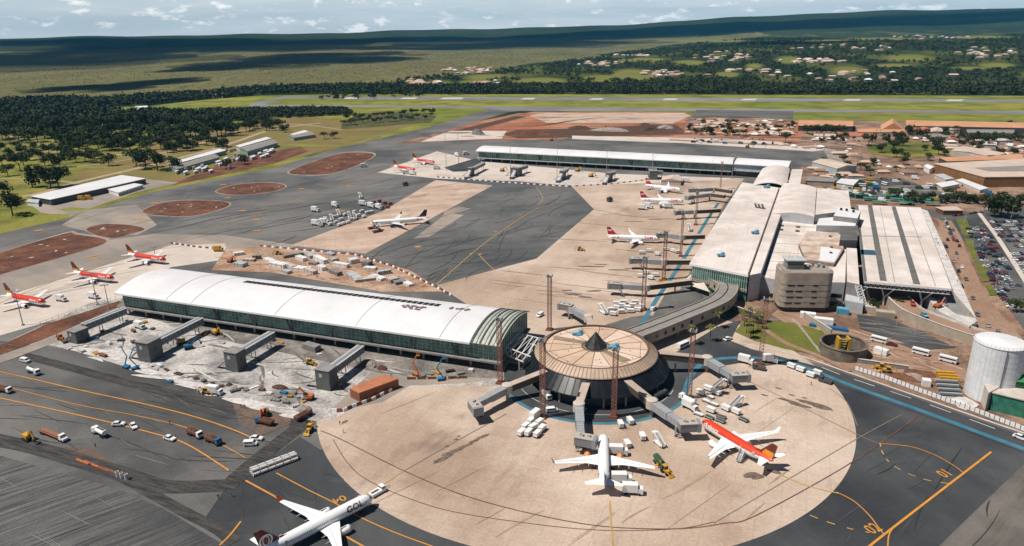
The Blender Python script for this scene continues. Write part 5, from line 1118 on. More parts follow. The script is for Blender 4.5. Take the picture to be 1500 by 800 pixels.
for x, y, h, lb in [(805, 484, 29, 'red lattice mast standing behind the round terminal, right of the near pier end'), (795, 612, 33, 'red lattice mast beside the white baggage cart block'), (733, 562, 30, 'red lattice mast in front of the near pier end glass'), (899, 611, 29, 'red lattice mast before the middle of the round terminal'), (1009, 584, 30, 'red lattice mast beside the parked tanker truck, right of the round terminal'), (1113, 536, 32, 'red lattice mast at the corner of the lawn'),
                    (942, 455, 30, 'red lattice mast beside the nearest terminal bridge'), (972, 410, 30, 'red lattice mast with a yellow tug at its foot'), (997, 376, 30, 'red lattice mast near the nose of the nearest red tailed jet'), (1019, 330, 26, 'red lattice mast behind the dark bridge near the terminal roof edge'), (1055, 278, 26, 'thin red lattice mast by the small white gabled building')]:
    mast(x, y, h, lb, 1.7 if y > 400 else 1.2)
def pole(x, y, h, label, group, arms=2, name='light_pole', t=None):
    p = U(x, y); t = thing(name, label, 'light pole', (p.x, p.y, 0), GA + .6, group); MB().tube((0, 0, 0), (0, 0, h), .32, 6, r2=.16).build('pole', POLEC, t); m = MB(); m.beam((-2, 0, h), (2, 0, h), .25, .25); m.build('cross_arm', POLEC, t)
    for k in range(4): MB().box((-1.8 + k * 1.2, -.3, h + .2), (.8, .6, .6)).build('floodlight', LGREY, t)
    MB().box((0, 0, .4), (1.2, 1.2, .8)).build('footing', GREYC, t)
for i, (x, y, y2) in enumerate([(34, 477, 428), (143, 447, 402), (160, 452, 418), (228, 378, 362), (748, 260, 214), (816, 266, 218), (888, 268, 220), (955, 262, 224), (1072, 262, 228), (654, 250, 195), (672, 240, 196), (1119, 232, 212)]):
    g = U(x, y); h = 8
    while PX((g.x, g.y, h))[1] > y2: h += .5
    pole(x, y, h, ORD[i] + ' tall grey floodlight pole from the left along the stands' if i < 4 else 'grey floodlight pole ' + ['', '', '', '', 'left of the second bridge of the far pier', 'left of the third bridge of the far pier', 'left of the fourth bridge of the far pier', 'beside the wide flat bridge house of the far pier', 'where the far pier meets its pale extension', 'by the far left stand, nearer one', 'by the far left stand, farther one', 'behind the pale extension of the far pier'][i], 'grey floodlight poles')
for i, (x, y, h) in enumerate([(1423, 366, 16), (1408, 345, 14), (1412, 330, 15), (1457, 425, 13), (1478, 333, 16), (1497, 345, 16), (1440, 395, 12), (1313, 478, 9), (1340, 492, 9), (1403, 532, 9), (1290, 528, 9), (1421, 500, 9)]):
    p = U(x, y); t = thing('street_lamp', ORD[i] + ' slim street lamp, listed from the car park down to the excavated yard', 'street lamp', (p.x, p.y, .3), GA, 'slim street lamps on the right hand side'); MB().tube((0, 0, 0), (0, 0, h), .16, 5, r2=.09).build('pole', STEEL, t); MB().box((.9, 0, h), (1.9, .22, .16)).build('lamp_head', LGREY, t)

# ------------------------------------------------------------------ boarding bridges
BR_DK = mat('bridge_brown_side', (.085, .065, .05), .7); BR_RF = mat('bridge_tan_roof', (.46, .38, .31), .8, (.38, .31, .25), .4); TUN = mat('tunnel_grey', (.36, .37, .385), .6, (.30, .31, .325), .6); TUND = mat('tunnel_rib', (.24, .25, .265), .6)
def jetbridge(label, a, j, e, hd, z=4.3, name='boarding_bridge', head=True, wide=3.0, za=None):
    """a = terminal end, j = rotating joint, e = cabin, hd = px the cabin faces (all read at floor height)"""
    A_, J, E = [Vector(U(x, y, z + 2.7)) for x, y in (a, j, e)]
    for q in (A_, J, E): q.z = z
    if za: A_ = Vector(U(*a, za + 3)); A_.z = za
    Hd = Vector(U(*hd, z + 2.7)); Hd.z = z
    t = thing(name, label, 'boarding bridge', (J.x, J.y, 0), 0, 'boarding bridges')
    up = Vector((0, 0, 1))
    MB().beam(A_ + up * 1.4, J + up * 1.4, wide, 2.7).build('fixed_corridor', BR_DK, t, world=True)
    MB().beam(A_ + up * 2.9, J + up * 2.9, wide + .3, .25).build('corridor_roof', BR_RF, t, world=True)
    m = MB(); m.lathe([(2.3, z - .3), (2.3, z + 3.3), (1.6, z + 3.6), (.01, z + 3.6)], 20, c=(J.x, J.y)); m.build('joint_drum', mat('drum_cream', (.50, .44, .37), .7), t, world=True)
    MB().tube((J.x, J.y, 0), (J.x, J.y, z), .7, 10).build('column', CREAM, t, world=True)
    for f in (.35,) if (A_ - J).length > 18 else ():
        q = A_.lerp(J, f); MB().tube((q.x, q.y, 0), (q.x, q.y, z), .45, 8).build('column', CREAM, t, world=True)
    d = (E - J); l = d.length; d.normalize(); M1 = J + d * l * .55; sd = d.cross(up)
    tn = MB(); tn.beam(J + d * 1.5 + up * 1.4, M1 + up * 1.4, 3.3, 3.0); tn.build('outer_tunnel', TUN, t, world=True)
    t2 = MB(); t2.beam(M1 + up * 1.35, E + up * 1.35, 2.8, 2.6); t2.build('inner_tunnel', TUN, t, world=True)
    rb = MB(); n = int(l / 1.1)
    for k in range(2, n):
        q = J + d * (l * k / n); w = 3.4 if k / n < .55 else 2.9; hh = 3.06 if k / n < .55 else 2.66
        rb.beam(q + up * 1.4 - sd * w / 2, q + up * 1.4 + sd * w / 2, .18, hh)
    rb.build('tunnel_ribs', TUND, t, world=True)
    if head:
        hdv = (Hd - E); hdv.normalize(); ang = math.atan2(hdv.y, hdv.x); c = E + hdv * 1.2
        hb = MB(); hb.box(c + up * 1.5, (6.5, 3.8, 3.2), ang); hb.build('cabin', mat('cabin_grey', (.17, .175, .18), .7, (.22, .225, .23), .5), t, world=True)
        hc = MB(); hc.box(c + hdv * 3.9 + up * 1.5, (1.4, 4.2, 3.5), ang); hc.build('cabin_canopy', TUND, t, world=True)
        rt_ = MB(); rt_.box(c + up * 3.2, (6.9, 4.1, .2), ang); rt_.build('cabin_roof', mat('cabin_roof_tan', (.40, .36, .31), .8), t, world=True)
        eq = MB()
        for k in range(3): eq.box(c + up * 3.7 + hdv * (k * 1.5 - 1.8) + sd * (k % 2 - .5), (1.0, .9, .9), ang)
        eq.build('roof_unit', LGREY, t, world=True)
        st = MB(); q0 = E - hdv * .5 - sd * 2.3
        for k in range(9): st.box(q0 - hdv * .45 * k - up * (.5 * k) + up * .2, (.5, 1.1, .15), ang)
        st.beam(q0 + up * .9, q0 - hdv * 4 - up * 3.2, .1, .1); st.build('service_stair', STEEL, t, world=True)
    q = J + d * (l * .86)
    for s in (-1, 1):
        MB().beam((q + sd * 1.7 * s) + up * .5, Vector((q.x, q.y, .6)) + sd * 1.7 * s, .5, .45).build('leg', LGREY, t, world=True)
        MB().tube(Vector((q.x, q.y, .65)) + sd * 1.5 * s - sd * .25, Vector((q.x, q.y, .65)) + sd * 1.5 * s + sd * .25, .6, 12).build('wheel', BLACK, t, world=True)
    MB().beam(Vector((q.x, q.y, .9)) - sd * 1.9, Vector((q.x, q.y, .9)) + sd * 1.9, .6, .4).build('bogie', DKGREY, t, world=True)
    return t
jetbridge('boarding bridge running left from the round terminal to its grey cabin', (800, 542), (743, 565), (694, 590), (702, 601), za=7.6)
jetbridge('boarding bridge from the round terminal down to the jet with orange engines', (860, 556), (848, 592), (851, 640), (868, 643), za=7.8)
jetbridge('boarding bridge from the round terminal to the nose of the red topped jet', (918, 556), (955, 587), (1003, 620), (1026, 619), za=7.6)
jetbridge('boarding bridge reaching right from the round terminal, standing empty by the lawn', (966, 516), (1036, 524), (1078, 549), (1098, 548), za=7.0)
jetbridge('boarding bridge behind the round terminal pointing away to the left', (866, 482), (862, 463), (833, 447), (822, 445))
jetbridge('nearest bridge of the main terminal, reaching over the blue line', (1012, 410), (947, 418), (905, 416), (890, 415))
jetbridge('second bridge of the main terminal from the corridor, standing empty', (1012, 381), (973, 381), (935, 379), (920, 379))
jetbridge('third bridge of the main terminal, at the nose of the nearest red tailed jet', (1032, 344), (1000, 345), (973, 342), (964, 342))
jetbridge('dark bridge of the main terminal, fourth from the corridor', (1055, 306), (1018, 308), (998, 309), (982, 310))
jetbridge('bridge to the nose of the second red tailed jet', (1062, 286), (1040, 283), (1012, 287), (1003, 289))
jetbridge('bridge to the nose of the farthest red tailed jet', (1072, 279), (1046, 275), (1018, 277), (1000, 277))
# ------------------------------------------------------------------ aircraft
ACW = mat('aircraft_white', (.82, .82, .82), .3, spec=.5)
ACG = mat('aircraft_grey', (.55, .56, .57), .35, spec=.5)
ACRED = mat('airliner_red', (.60, .045, .015), .35, spec=.5)
ACMAR = mat('tail_maroon', (.13, .022, .016), .4, spec=.5)
ACORG = mat('airliner_orange', (.80, .22, .02), .4); ACYEL = mat('tail_yellow', (.72, .30, .02), .4)
NAVY = mat('tail_navy', (.02, .035, .09), .4); TAMR = mat('tail_red', (.42, .02, .025), .4)
TXR = mat('livery_red_text', (.50, .02, .03), .5); TXG = mat('livery_dark_text', (.10, .04, .04), .5)
def split_mat(name, expr, c1, c2):
    """paint scheme: c2 where a*x+b*z+c > 0 in the fuselage's own coordinates"""
    if name in MATS: return MATS[name]
    m = mat(name, c1, .3, coord='object', spec=.5); nt = m.node_tree; L = nt.links.new; b = [n for n in nt.nodes if n.type == 'BSDF_PRINCIPLED'][0]
    co = nd(nt, 'ShaderNodeTexCoord'); sep = nd(nt, 'ShaderNodeSeparateXYZ'); L(co.outputs['Object'], sep.inputs[0])
    res = None
    for (a, bz, c) in expr:
        m1 = nd(nt, 'ShaderNodeMath', operation='MULTIPLY'); m1.inputs[1].default_value = a; L(sep.outputs[0], m1.inputs[0])
        m2 = nd(nt, 'ShaderNodeMath', operation='MULTIPLY_ADD'); m2.inputs[1].default_value = bz; m2.inputs[2].default_value = c; L(sep.outputs[2], m2.inputs[0])
        s = nd(nt, 'ShaderNodeMath', operation='ADD'); L(m1.outputs[0], s.inputs[0]); L(m2.outputs[0], s.inputs[1])
        g = nd(nt, 'ShaderNodeMath', operation='GREATER_THAN'); g.inputs[1].default_value = 0; L(s.outputs[0], g.inputs[0])
        if res is None: res = g.outputs[0]
        else: q = nd(nt, 'ShaderNodeMath', operation='MULTIPLY'); L(res, q.inputs[0]); L(g.outputs[0], q.inputs[1]); res = q.outputs[0]
    x = nd(nt, 'ShaderNodeMix', data_type='RGBA'); L(res, x.inputs[0]); x.inputs[6].default_value = rgba(c1); x.inputs[7].default_value = rgba(c2); L(x.outputs[2], b.inputs['Base Color'])
    return m
def plane(name, label, nose, tail, L_=37.6, span=34.0, body=None, finm=ACW, fin2=None, eng=ACW, tip=None, text=None, textm=None, wletx=True, group=None, tx=.27, tsz=2.4, tailpl=ACW, ztail=4.6):
    n = U(*nose, 3.4); q = U(*tail, ztail); rz = math.atan2(n.y - q.y, n.x - q.x)
    t = thing(name, label, 'airliner', (n.x, n.y, 0), rz, group); r = 2.0; zc = 3.55; X = lambda s: -s * L_
    body = body or ACW
    st = [(0, .02, -.55), (.006, .32, -.5), (.018, .75, -.38), (.035, 1.15, -.25), (.055, 1.5, -.12), (.08, 1.78, -.03), (.11, 1.95, 0), (.14, 2.0, 0), (.3, 2.0, 0), (.5, 2.0, 0), (.66, 2.0, 0), (.72, 1.93, .07), (.78, 1.75, .22), (.84, 1.45, .47), (.9, 1.08, .8), (.95, .72, 1.08), (.985, .42, 1.28), (1.0, .18, 1.38)]
    N = 20; rings = []
    for s, rr, dz in st: rings.append([(X(s), rr * math.cos(2 * PI * i / N), zc + dz + rr * 1.02 * math.sin(2 * PI * i / N)) for i in range(N)])
    fb = MB().loft(rings); f = fb.build('fuselage', body, t, smooth=True)
    # cockpit glass
    m = MB()
    for s in (-1, 1):
        for a0, a1 in ((8, 32), (36, 62)):
            v = []
            for sx, rr, dz, th in ((.030, 1.08, -.28, a0), (.030, 1.08, -.28, a1), (.050, 1.47, -.14, a1), (.050, 1.47, -.14, a0)):
                th = R(90 - th); v.append((X(sx), s * (rr + .05) * math.cos(th), zc + dz + (rr + .05) * math.sin(th)))
            m.add(v, [(0, 1, 2, 3)])
    m.build('cockpit_window', GLASSD, t)
    m = MB()
    for s in (-1, 1):
        k = X(.13)
        while k > X(.80):
            if not (X(.44) < k < X(.42)): y = s * (2.0 * math.cos(R(17)) + .0); m.box((k, y * (1 if k > X(.7) else .97), zc + .62), (.24, .08, .36))
            k -= .62
    m.build('window_row', GLASSD, f)
    m = MB()
    for s in (-1, 1):
        for sx in (.105, .79): m.box((X(sx), s * 1.93 * (1 if sx < .5 else .88), zc + .35 + (0 if sx < .5 else .2)), (.95, .14, 1.8))
    m.build('door', ACG, f)
    # wings
    def wing(s):
        half = span / 2; y0, y1, y2 = 1.2, half * .37, half
        xr, xk, xt = X(.335), X(.335) - (y1 - y0) * .54, X(.335) - (y2 - y0) * .52
        cr, ck, ct = 7.2, 4.3, 1.6; z = lambda y: 2.55 + (y - y0) * .095
        m = MB(); rg = []
        for y, x, c in ((y0, xr, cr), (y1, xk, ck), (y2, xt, ct)):
            th = c * .055
            rg.append([(x, s * y, z(y)), (x - c * .3, s * y, z(y) + th), (x - c * .7, s * y, z(y) + th * .6), (x - c, s * y, z(y)), (x - c * .6, s * y, z(y) - th * .6), (x - c * .2, s * y, z(y) - th * .7)])
        m.loft(rg); w = m.build('wing', ACG if False else ACW, t)
        m = MB()
        for yy in (half * .30, half * .5, half * .68): 
            xx = X(.335) - (yy - y0) * .53 - (cr + (ct - cr) * (yy / half)) * .98; m.tube((xx + 1.9, s * yy, z(yy) - .35), (xx - .9, s * yy, z(yy) - .28), .22, 6, r2=.06)
        m.build('flap_fairing', ACG, w)
        m = MB(); m.beam((xt - ct * .25, s * half * .95, z(y2)+.05), (xr - cr * .62, s * (y0 + 1.6), z(y0) + .42), .12, .05); m.build('panel_line', STEEL, w)
        if wletx:
            m = MB(); hgt = 2.1; m.loft([[(xt, s * y2, z(y2)), (xt - .6, s * (y2 + .06), z(y2) + .05), (xt - ct, s * y2, z(y2))], [(xt - 1.3, s * (y2 + .7), z(y2) + hgt), (xt - 1.6, s * (y2 + .74), z(y2) + hgt), (xt - 2.2, s * (y2 + .7), z(y2) + hgt)]]); m.build('winglet', tip or ACW, w)
        # engine
        ye = half * .335; xe = X(.335) - (ye - y0) * .54 + 3.3; ze = 1.6
        m = MB(); m.loft([[(xe + dx, s * ye + rr * math.cos(2 * PI * i / 14), ze + rr * math.sin(2 * PI * i / 14)) for i in range(14)] for dx, rr in ((0, .95), (.12, 1.12), (-.9, 1.26), (-2.4, 1.16), (-3.4, .9), (-4.1, .55))], cap=False)
        e = m.build('engine', eng, t, smooth=True)
        m = MB(); m.tube((xe - .25, s * ye, ze), (xe - .3, s * ye, ze), .88, 14); m.tube((xe - 3.9, s * ye, ze), (xe - 4.6, s * ye, ze), .35, 8, r2=.08); m.build('fan', BLACK, e)
        MB().beam((xe - 1.2, s * ye, ze + 1.2), (xe - 5.2, s * ye, ze + 1.2), .3, .6).build('pylon', ACG, e)
    wing(1); wing(-1)
    # tail
    for s in (-1, 1):
        m = MB(); m.loft([[(X(.845), s * .6, zc + .95), (X(.845) - 1.5, s * .6, zc + 1.13), (X(.845) - 4, s * .6, zc + .95), (X(.845) - 1.5, s * .6, zc + .8)], [(X(.845) - 3.7, s * 6.2, zc + 1.5), (X(.845) - 4.2, s * 6.2, zc + 1.58), (X(.845) - 5.2, s * 6.2, zc + 1.5), (X(.845) - 4.2, s * 6.2, zc + 1.42)]]); m.build('tailplane', tailpl, t)
    fb = MB(); x0 = X(.80); zf = zc + 1.5
    fb.loft([[(x0, 0, zf), (x0 - 2.2, .22, zf), (x0 - 6.6, 0, zf), (x0 - 2.2, -.22, zf)], [(x0 - 5.5, 0, zf + 6.1), (x0 - 6.4, .1, zf + 6.1), (x0 - 7.9, 0, zf + 6.1), (x0 - 6.4, -.1, zf + 6.1)]])
    fb.add([(x0 + 2.8, 0, zf + .32), (x0 - .2, .1, zf + .3), (x0 - 1.0, 0, zf + 1.3), (x0 - .2, -.1, zf + .3)], [(0, 1, 2), (0, 2, 3), (1, 0, 3)])
    fn = fb.build('fin', finm, t)
    if fin2: fin2(fn, x0, zf)
    # gear
    for gx, gy, wr in ((X(.13), 0, .4), (X(.5), 3.2, .58), (X(.5), -3.2, .58)):
        g = MB().tube((gx, gy, wr), (gx, gy, 2.4), .13, 6).build('gear_leg', ACG, t)
        for s in (-1, 1): MB().tube((gx, gy + s * .28, wr), (gx, gy + s * .52, wr), wr, 12).build('wheel', BLACK, g)
    if text:
        me0 = text_me(text, tsz, 0, .05); 
        for s in (-1, 1):
            bm = bmesh.new(); bm.from_mesh(me0); bmesh.ops.triangulate(bm, faces=bm.faces); bmesh.ops.subdivide_edges(bm, edges=bm.edges, cuts=2, use_grid_fill=True)
            for v in bm.verts:
                ang = R(24) + v.co.y / 2.06; v.co = Vector((X(tx) + (-s) * v.co.x * -1 * -1 if False else X(tx) - s * v.co.x, s * 2.06 * math.cos(ang), zc + 2.08 * math.sin(ang)))
            me = bpy.data.meshes.new('title'); bm.to_mesh(me); bm.free(); me.materials.append(textm or TXR); o = bpy.data.objects.new('title', me); COL.objects.link(o); o.parent = f
    return t
def fin_text(body, m, size=3.0, dx=-5.0, dz=3.2):
    def fn(fin, x0, zf):
        me = text_me(body, size, .17, .08); me.materials.clear(); me.materials.append(m); o = bpy.data.objects.new('tail_emblem', me); COL.objects.link(o); o.parent = fin; o.rotation_euler = (PI / 2, 0, PI); o.location = (x0 + dx, 0, zf + dz)
    return fn
def fin_ring(m):
    def fn(fin, x0, zf):
        for s in (-1, 1):
            mb = MB(); n = 28; y = s * .2; cx, cz = x0 - 4.7, zf + 1.9
            def ring(ro, ri, sx=1, z=0):
                v = []
                for i in range(n + 1): a = 2 * PI * i / n; v += [(cx + ro * sx * math.cos(a), y + z * s, cz + ro * math.sin(a)), (cx + ri * sx * math.cos(a), y + z * s, cz + ri * math.sin(a))]
                mb.add(v, [(2 * i, 2 * i + 1, 2 * i + 3, 2 * i + 2) for i in range(n)])
            ring(2.1, 1.6); ring(1.7, 1.35, .62, .01); mb.build('tail_emblem', m, fin)
    return fn
def fin_bands(*ms):
    def fn(fin, x0, zf):
        for k, m in enumerate(ms):
            mb = MB(); z0, z1 = zf + .2 + k * .95, zf + 1.1 + k * .95
            xs = lambda z, f: x0 - (z - zf) * (5.5 / 6.1) - f * (6.4 - (z - zf) * .65)
            for s in (-1, 1): mb.add([(xs(z0, .25), s * .24, z0), (xs(z0, .97), s * .12, z0 - .0), (xs(z1, .97), s * .12, z1 + .7), (xs(z1, .25), s * .24, z1 + .7)], [(0, 1, 2, 3)])
            mb.build('tail_band', m, fin)
    return fn
AVB = split_mat('red_over_white', [(0.03, 1, -3.55), (1, 1.35, 32 - 4.8)], (.82, .82, .82), (.62, .05, .014))
plane('airliner', 'white jet with orange engines and wing tips parked nose-in below the round terminal', (884, 637), (885, 737), 33.6, 34.3, eng=ACORG, tip=ACORG, fin2=fin_text('g', ACORG, 2.6), text=None)
plane('airliner', 'jet with red upper body at the right bridge of the round terminal', (1028, 617), (1129, 674), 33.8, 34.1, body=AVB, finm=ACMAR, fin2=fin_bands(ACORG, ACYEL), text='Avianca', textm=ACW, wletx=True, tip=ACW, tx=.2, tsz=2.2)
plane('airliner', 'white jet with maroon ringed tail being pushed by a tug at the bottom edge', (547, 727), (388, 803), 39.5, 35.8, finm=mat('rust_tail', (.19, .035, .018), .4), fin2=fin_ring(ACW), tip=ACRED, text='GOL', textm=TXG, tx=.2, tsz=2.9)
plane('airliner', 'large white jet with dark blue and red tail parked among stairs on the pink strip', (542, 327), (634, 318), 47.3, 38, finm=NAVY, eng=NAVY, fin2=fin_bands(mat('crimson', (.35, .02, .03), .4)), tip=NAVY, tx=.3)
TAMK = dict(finm=TAMR, tailpl=ACW, text='TAM', textm=TXR, tx=.22, tsz=3.0, wletx=True)
plane('airliner', 'white jet with red tail and red lettering, nearest of the three along the main terminal', (967, 350), (886, 345), 37.6, 34.1, fin2=fin_text('TAM', ACW, 1.5, -5.3, 3.6), **TAMK)
plane('airliner', 'white jet with red tail and red lettering, middle of the three along the main terminal', (1002, 295), (934, 291), 37.6, 34.1, fin2=fin_text('TAM', ACW, 1.5, -5.3, 3.6), **TAMK)
plane('airliner', 'white jet with red tail, farthest of the three along the main terminal', (999, 279), (941, 270), 37.6, 34.1, fin2=fin_text('TAM', ACW, 1.5, -5.3, 3.6), **TAMK)
AVS = dict(body=split_mat('red_front_over_white', [(0.0, 1, -3.3), (1, .9, 25.5 - 3.2)], (.82, .82, .82), (.60, .05, .02)), finm=ACMAR, fin2=fin_bands(ACYEL), text='Avianca', textm=ACW, tx=.24, tsz=1.8, wletx=False)
plane('airliner', 'leftmost small red and white jet on the left stand', (66, 443), (3, 429), 32, 29, group='red and white jets on the left stand', **AVS)
plane('airliner', 'middle small red and white jet on the left stand', (167, 408), (103, 397), 34, 31, group='red and white jets on the left stand', **AVS)
plane('airliner', 'small red and white jet by the near pier roof corner', (243, 381), (184, 371), 34, 31, group='red and white jets on the left stand', **AVS)
plane('airliner', 'distant red and white jet, left one on the slab before the far pier', (608, 249), (572, 242), 34, 31, group='red and white jets beside the far pier', **AVS)
plane('airliner', 'distant red and white jet, right one on the slab before the far pier', (637, 238), (599, 232), 34, 31, group='red and white jets beside the far pier', **AVS)

# ------------------------------------------------------------------ vehicles
def wheels(t, xs, y, r, w=.35, name='wheel'):
    for x in xs:
        for s in (-1, 1): MB().tube((x, s * (y - w / 2), r), (x, s * (y + w / 2), r), r, 10).build(name, BLACK, t)
PROTO = {}
def v_car(m):
    t = thing('car', '', 'car'); b = MB(); prof = [(-2.1, .35), (-2.15, .8), (-1.9, .95), (1.0, .98), (2.0, .8), (2.15, .6), (2.1, .32)]
    b.loft([[(x, y * (1 if z < .9 else .94), z) for x, z in prof] for y in (-.88, .88)]); b.build('body', m, t)
    c = MB(); c.loft([[(x, y, z) for x, y in ((-1.75, -.8), (.95, -.8), (.95, .8), (-1.75, .8))] if z < 1 else [(x, y, z) for x, y in ((-1.25, -.66), (.25, -.66), (.25, .66), (-1.25, .66))] for z in (.94, 1.42)]); c.build('cabin', GLASSD, t)
    MB().box((-.5, 0, 1.44), (1.5, 1.28, .05)).build('roof', m, t); wheels(t, (-1.3, 1.35), .82, .33, .22); return t
def v_van(m):
    t = thing('van', '', 'van'); b = MB(); b.loft([[(x, y, z) for x, z in ((-2.4, .4), (-2.4, 2.0), (1.2, 2.0), (1.9, 1.2), (2.5, 1.0), (2.55, .4))] for y in (-.95, .95)]); b.build('body', m, t)
    MB().box((-.4, 0, 1.55), (3.0, 1.94, .5)).build('side_windows', GLASSD, t); MB().box((1.6, 0, 1.62), (.06, 1.6, .75), ry=-.75).build('windscreen', GLASSD, t); wheels(t, (-1.5, 1.6), .88, .36, .25); return t
def v_bus(m):
    t = thing('minibus', '', 'bus'); MB().box((0, 0, 1.65), (7, 2.2, 2.3)).build('body', m, t); MB().box((0, 0, 1.95), (6.6, 2.24, .75)).build('window_band', GLASSD, t); MB().box((3.5, 0, 1.9), (.06, 1.9, 1.1)).build('windscreen', GLASSD, t); wheels(t, (-2.3, 2.3), 1.0, .45, .3); return t
def v_dump(m, bed=RUST, load=SPOIL):
    t = thing('dump_truck', '', 'truck'); MB().box((0, 0, .85), (7.6, 1.0, .35)).build('chassis', DKGREY, t)
    c = MB(); c.loft([[(2.3, -1.15, .7), (3.9, -1.15, .7), (3.9, 1.15, .7), (2.3, 1.15, .7)], [(2.3, -1.15, 2.6), (3.6, -1.1, 2.6), (3.6, 1.1, 2.6), (2.3, 1.15, 2.6)]]); cb_ = c.build('cab', m, t)
    MB().box((3.78, 0, 2.0), (.1, 1.9, .8), ry=-.15).build('windscreen', GLASSD, cb_)
    b = MB(); b.loft([[(-3.8, -1.15, 1.1), (1.9, -1.15, 1.1), (1.9, 1.15, 1.1), (-3.8, 1.15, 1.1)], [(-4.1, -1.3, 2.3), (2.1, -1.3, 2.3), (2.1, 1.3, 2.3), (-4.1, 1.3, 2.3)]]); bd = b.build('bed', bed, t)
    l = MB(); l.loft([[(-3.8, -1.1, 2.3), (1.8, -1.1, 2.3), (1.8, 1.1, 2.3), (-3.8, 1.1, 2.3)], [(-2, -.4, 2.75), (.5, -.4, 2.75), (.5, .4, 2.75), (-2, .4, 2.75)]]); l.build('load', load, bd)
    wheels(t, (-2.9, -1.7, 3.0), 1.05, .5); return t
def v_flat(m):
    t = thing('flatbed_truck', '', 'truck'); MB().box((-3, 0, 1.15), (12.5, 2.4, .35)).build('flatbed', RUST, t); MB().box((-3, 0, 1.5), (11, 1.6, .4)).build('load', mat('steel_load', (.24, .12, .07), .8), t)
    c = MB(); c.loft([[(3.6, -1.15, .7), (6.6, -1.1, .7), (6.6, 1.1, .7), (3.6, 1.15, .7)], [(3.6, -1.1, 1.5), (6.5, -1.0, 1.4), (6.5, 1.0, 1.4), (3.6, 1.1, 1.5)]]); c.build('bonnet', m, t)
    MB().box((4.4, 0, 2.0), (1.5, 2.1, 1.3)).build('cab', m, t); MB().box((5.17, 0, 2.15), (.06, 1.8, .6)).build('windscreen', GLASSD, t); wheels(t, (-8, -6.9, 3.4, 5.6), 1.05, .5); return t
def v_box(m, L_=7, h=2.8):
    t = thing('box_truck', '', 'truck'); MB().box((-.8, 0, 1.1 + h / 2), (L_ - 2, 2.4, h)).build('box_body', m, t); MB().box((L_ / 2 - .9, 0, 1.5), (1.7, 2.2, 2.0)).build('cab', m, t); MB().box((L_ / 2 - .03, 0, 1.9), (.06, 1.9, .8)).build('windscreen', GLASSD, t); MB().box((0, 0, .8), (L_ - .4, 1.4, .4)).build('chassis', DKGREY, t); wheels(t, (-L_ / 2 + 1.3, L_ / 2 - 1.2), 1.05, .45); return t
def v_tank(m):
    t = thing('tanker_truck', '', 'tanker truck'); b = MB(); b.loft([[(x, 1.15 * math.cos(2 * PI * i / 12), 2.0 + .95 * math.sin(2 * PI * i / 12)) for i in range(12)] for x in (-3.8, 1.6)]); b.build('tank', m, t)
    MB().box((3.0, 0, 1.7), (1.8, 2.2, 2.0)).build('cab', m, t); MB().box((3.92, 0, 2.0), (.06, 1.9, .8)).build('windscreen', GLASSD, t); MB().box((0, 0, .9), (7.4, 1.2, .35)).build('chassis', DKGREY, t); MB().box((-1, 0, 3.0), (4.5, .7, .15)).build('walkway', DKGREY, t); wheels(t, (-3, -1.9, 2.9), 1.0, .48); return t
def v_tug(m):
    t = thing('aircraft_tug', '', 'tug'); MB().box((0, 0, .85), (5.6, 2.4, .9)).build('body', m, t); MB().box((-1.9, 0, 1.75), (1.5, 2.1, 1.1)).build('cab', m, t); MB().box((-1.9, 0, 1.85), (1.54, 2.14, .5)).build('cab_windows', GLASSD, t); MB().box((.9, 0, 1.33), (2.9, .9, .1)).build('engine_grille', DKGREY, t); MB().box((-3.9, 0, .55), (2.4, .16, .16)).build('tow_bar', DKGREY, t); wheels(t, (-1.8, 1.8), 1.0, .55); return t
def v_cart(m):
    t = thing('baggage_cart', '', 'baggage cart'); MB().box((0, 0, 1.15), (3.0, 1.5, 1.25)).build('canopy_box', m, t); MB().box((0, 0, 1.83), (3.15, 1.7, .12)).build('roof', m, t); MB().box((0, 0, .45), (3.1, 1.5, .15)).build('deck', DKGREY, t); MB().box((2.0, 0, .4), (1.1, .1, .08)).build('drawbar', DKGREY, t); wheels(t, (-1.1, 1.1), .65, .24, .15); return t
def v_dolly(m):
    t = thing('cargo_dolly', '', 'dolly'); MB().box((0, 0, .55), (3.4, 1.6, .16)).build('deck', m, t); m2 = MB()
    for s in (-1, 1): m2.box((0, s * .8, .75), (3.4, .08, .3)); 
    m2.build('side_rail', STEEL, t); MB().box((2.1, 0, .4), (1.0, .1, .08)).build('drawbar', DKGREY, t); wheels(t, (-1.2, 1.2), .7, .24, .15); return t
def v_stair(m):
    t = thing('boarding_stairs', '', 'boarding stairs'); s = MB()
    for k in range(12): s.box((-2.4 + k * .45, 0, .7 + k * .26), (.5, 1.5, .14))
    s.build('steps', STEEL, t); r = MB()
    for q in (-.85, .85): r.beam((-2.6, q, 1.2), (2.8, q, 4.3), .08, .9)
    r.build('side_panel', m, t); MB().box((3.4, 0, 3.7), (1.5, 1.9, .2)).build('platform', m, t); MB().box((.4, 0, .55), (5.4, 1.7, .35)).build('chassis', m, t)
    l = MB(); l.beam((2.6, .7, .7), (3.4, .7, 3.6), .15, .15); l.beam((2.6, -.7, .7), (3.4, -.7, 3.6), .15, .15); l.build('prop', STEEL, t); wheels(t, (-1.6, 2.2), .8, .32, .2); return t
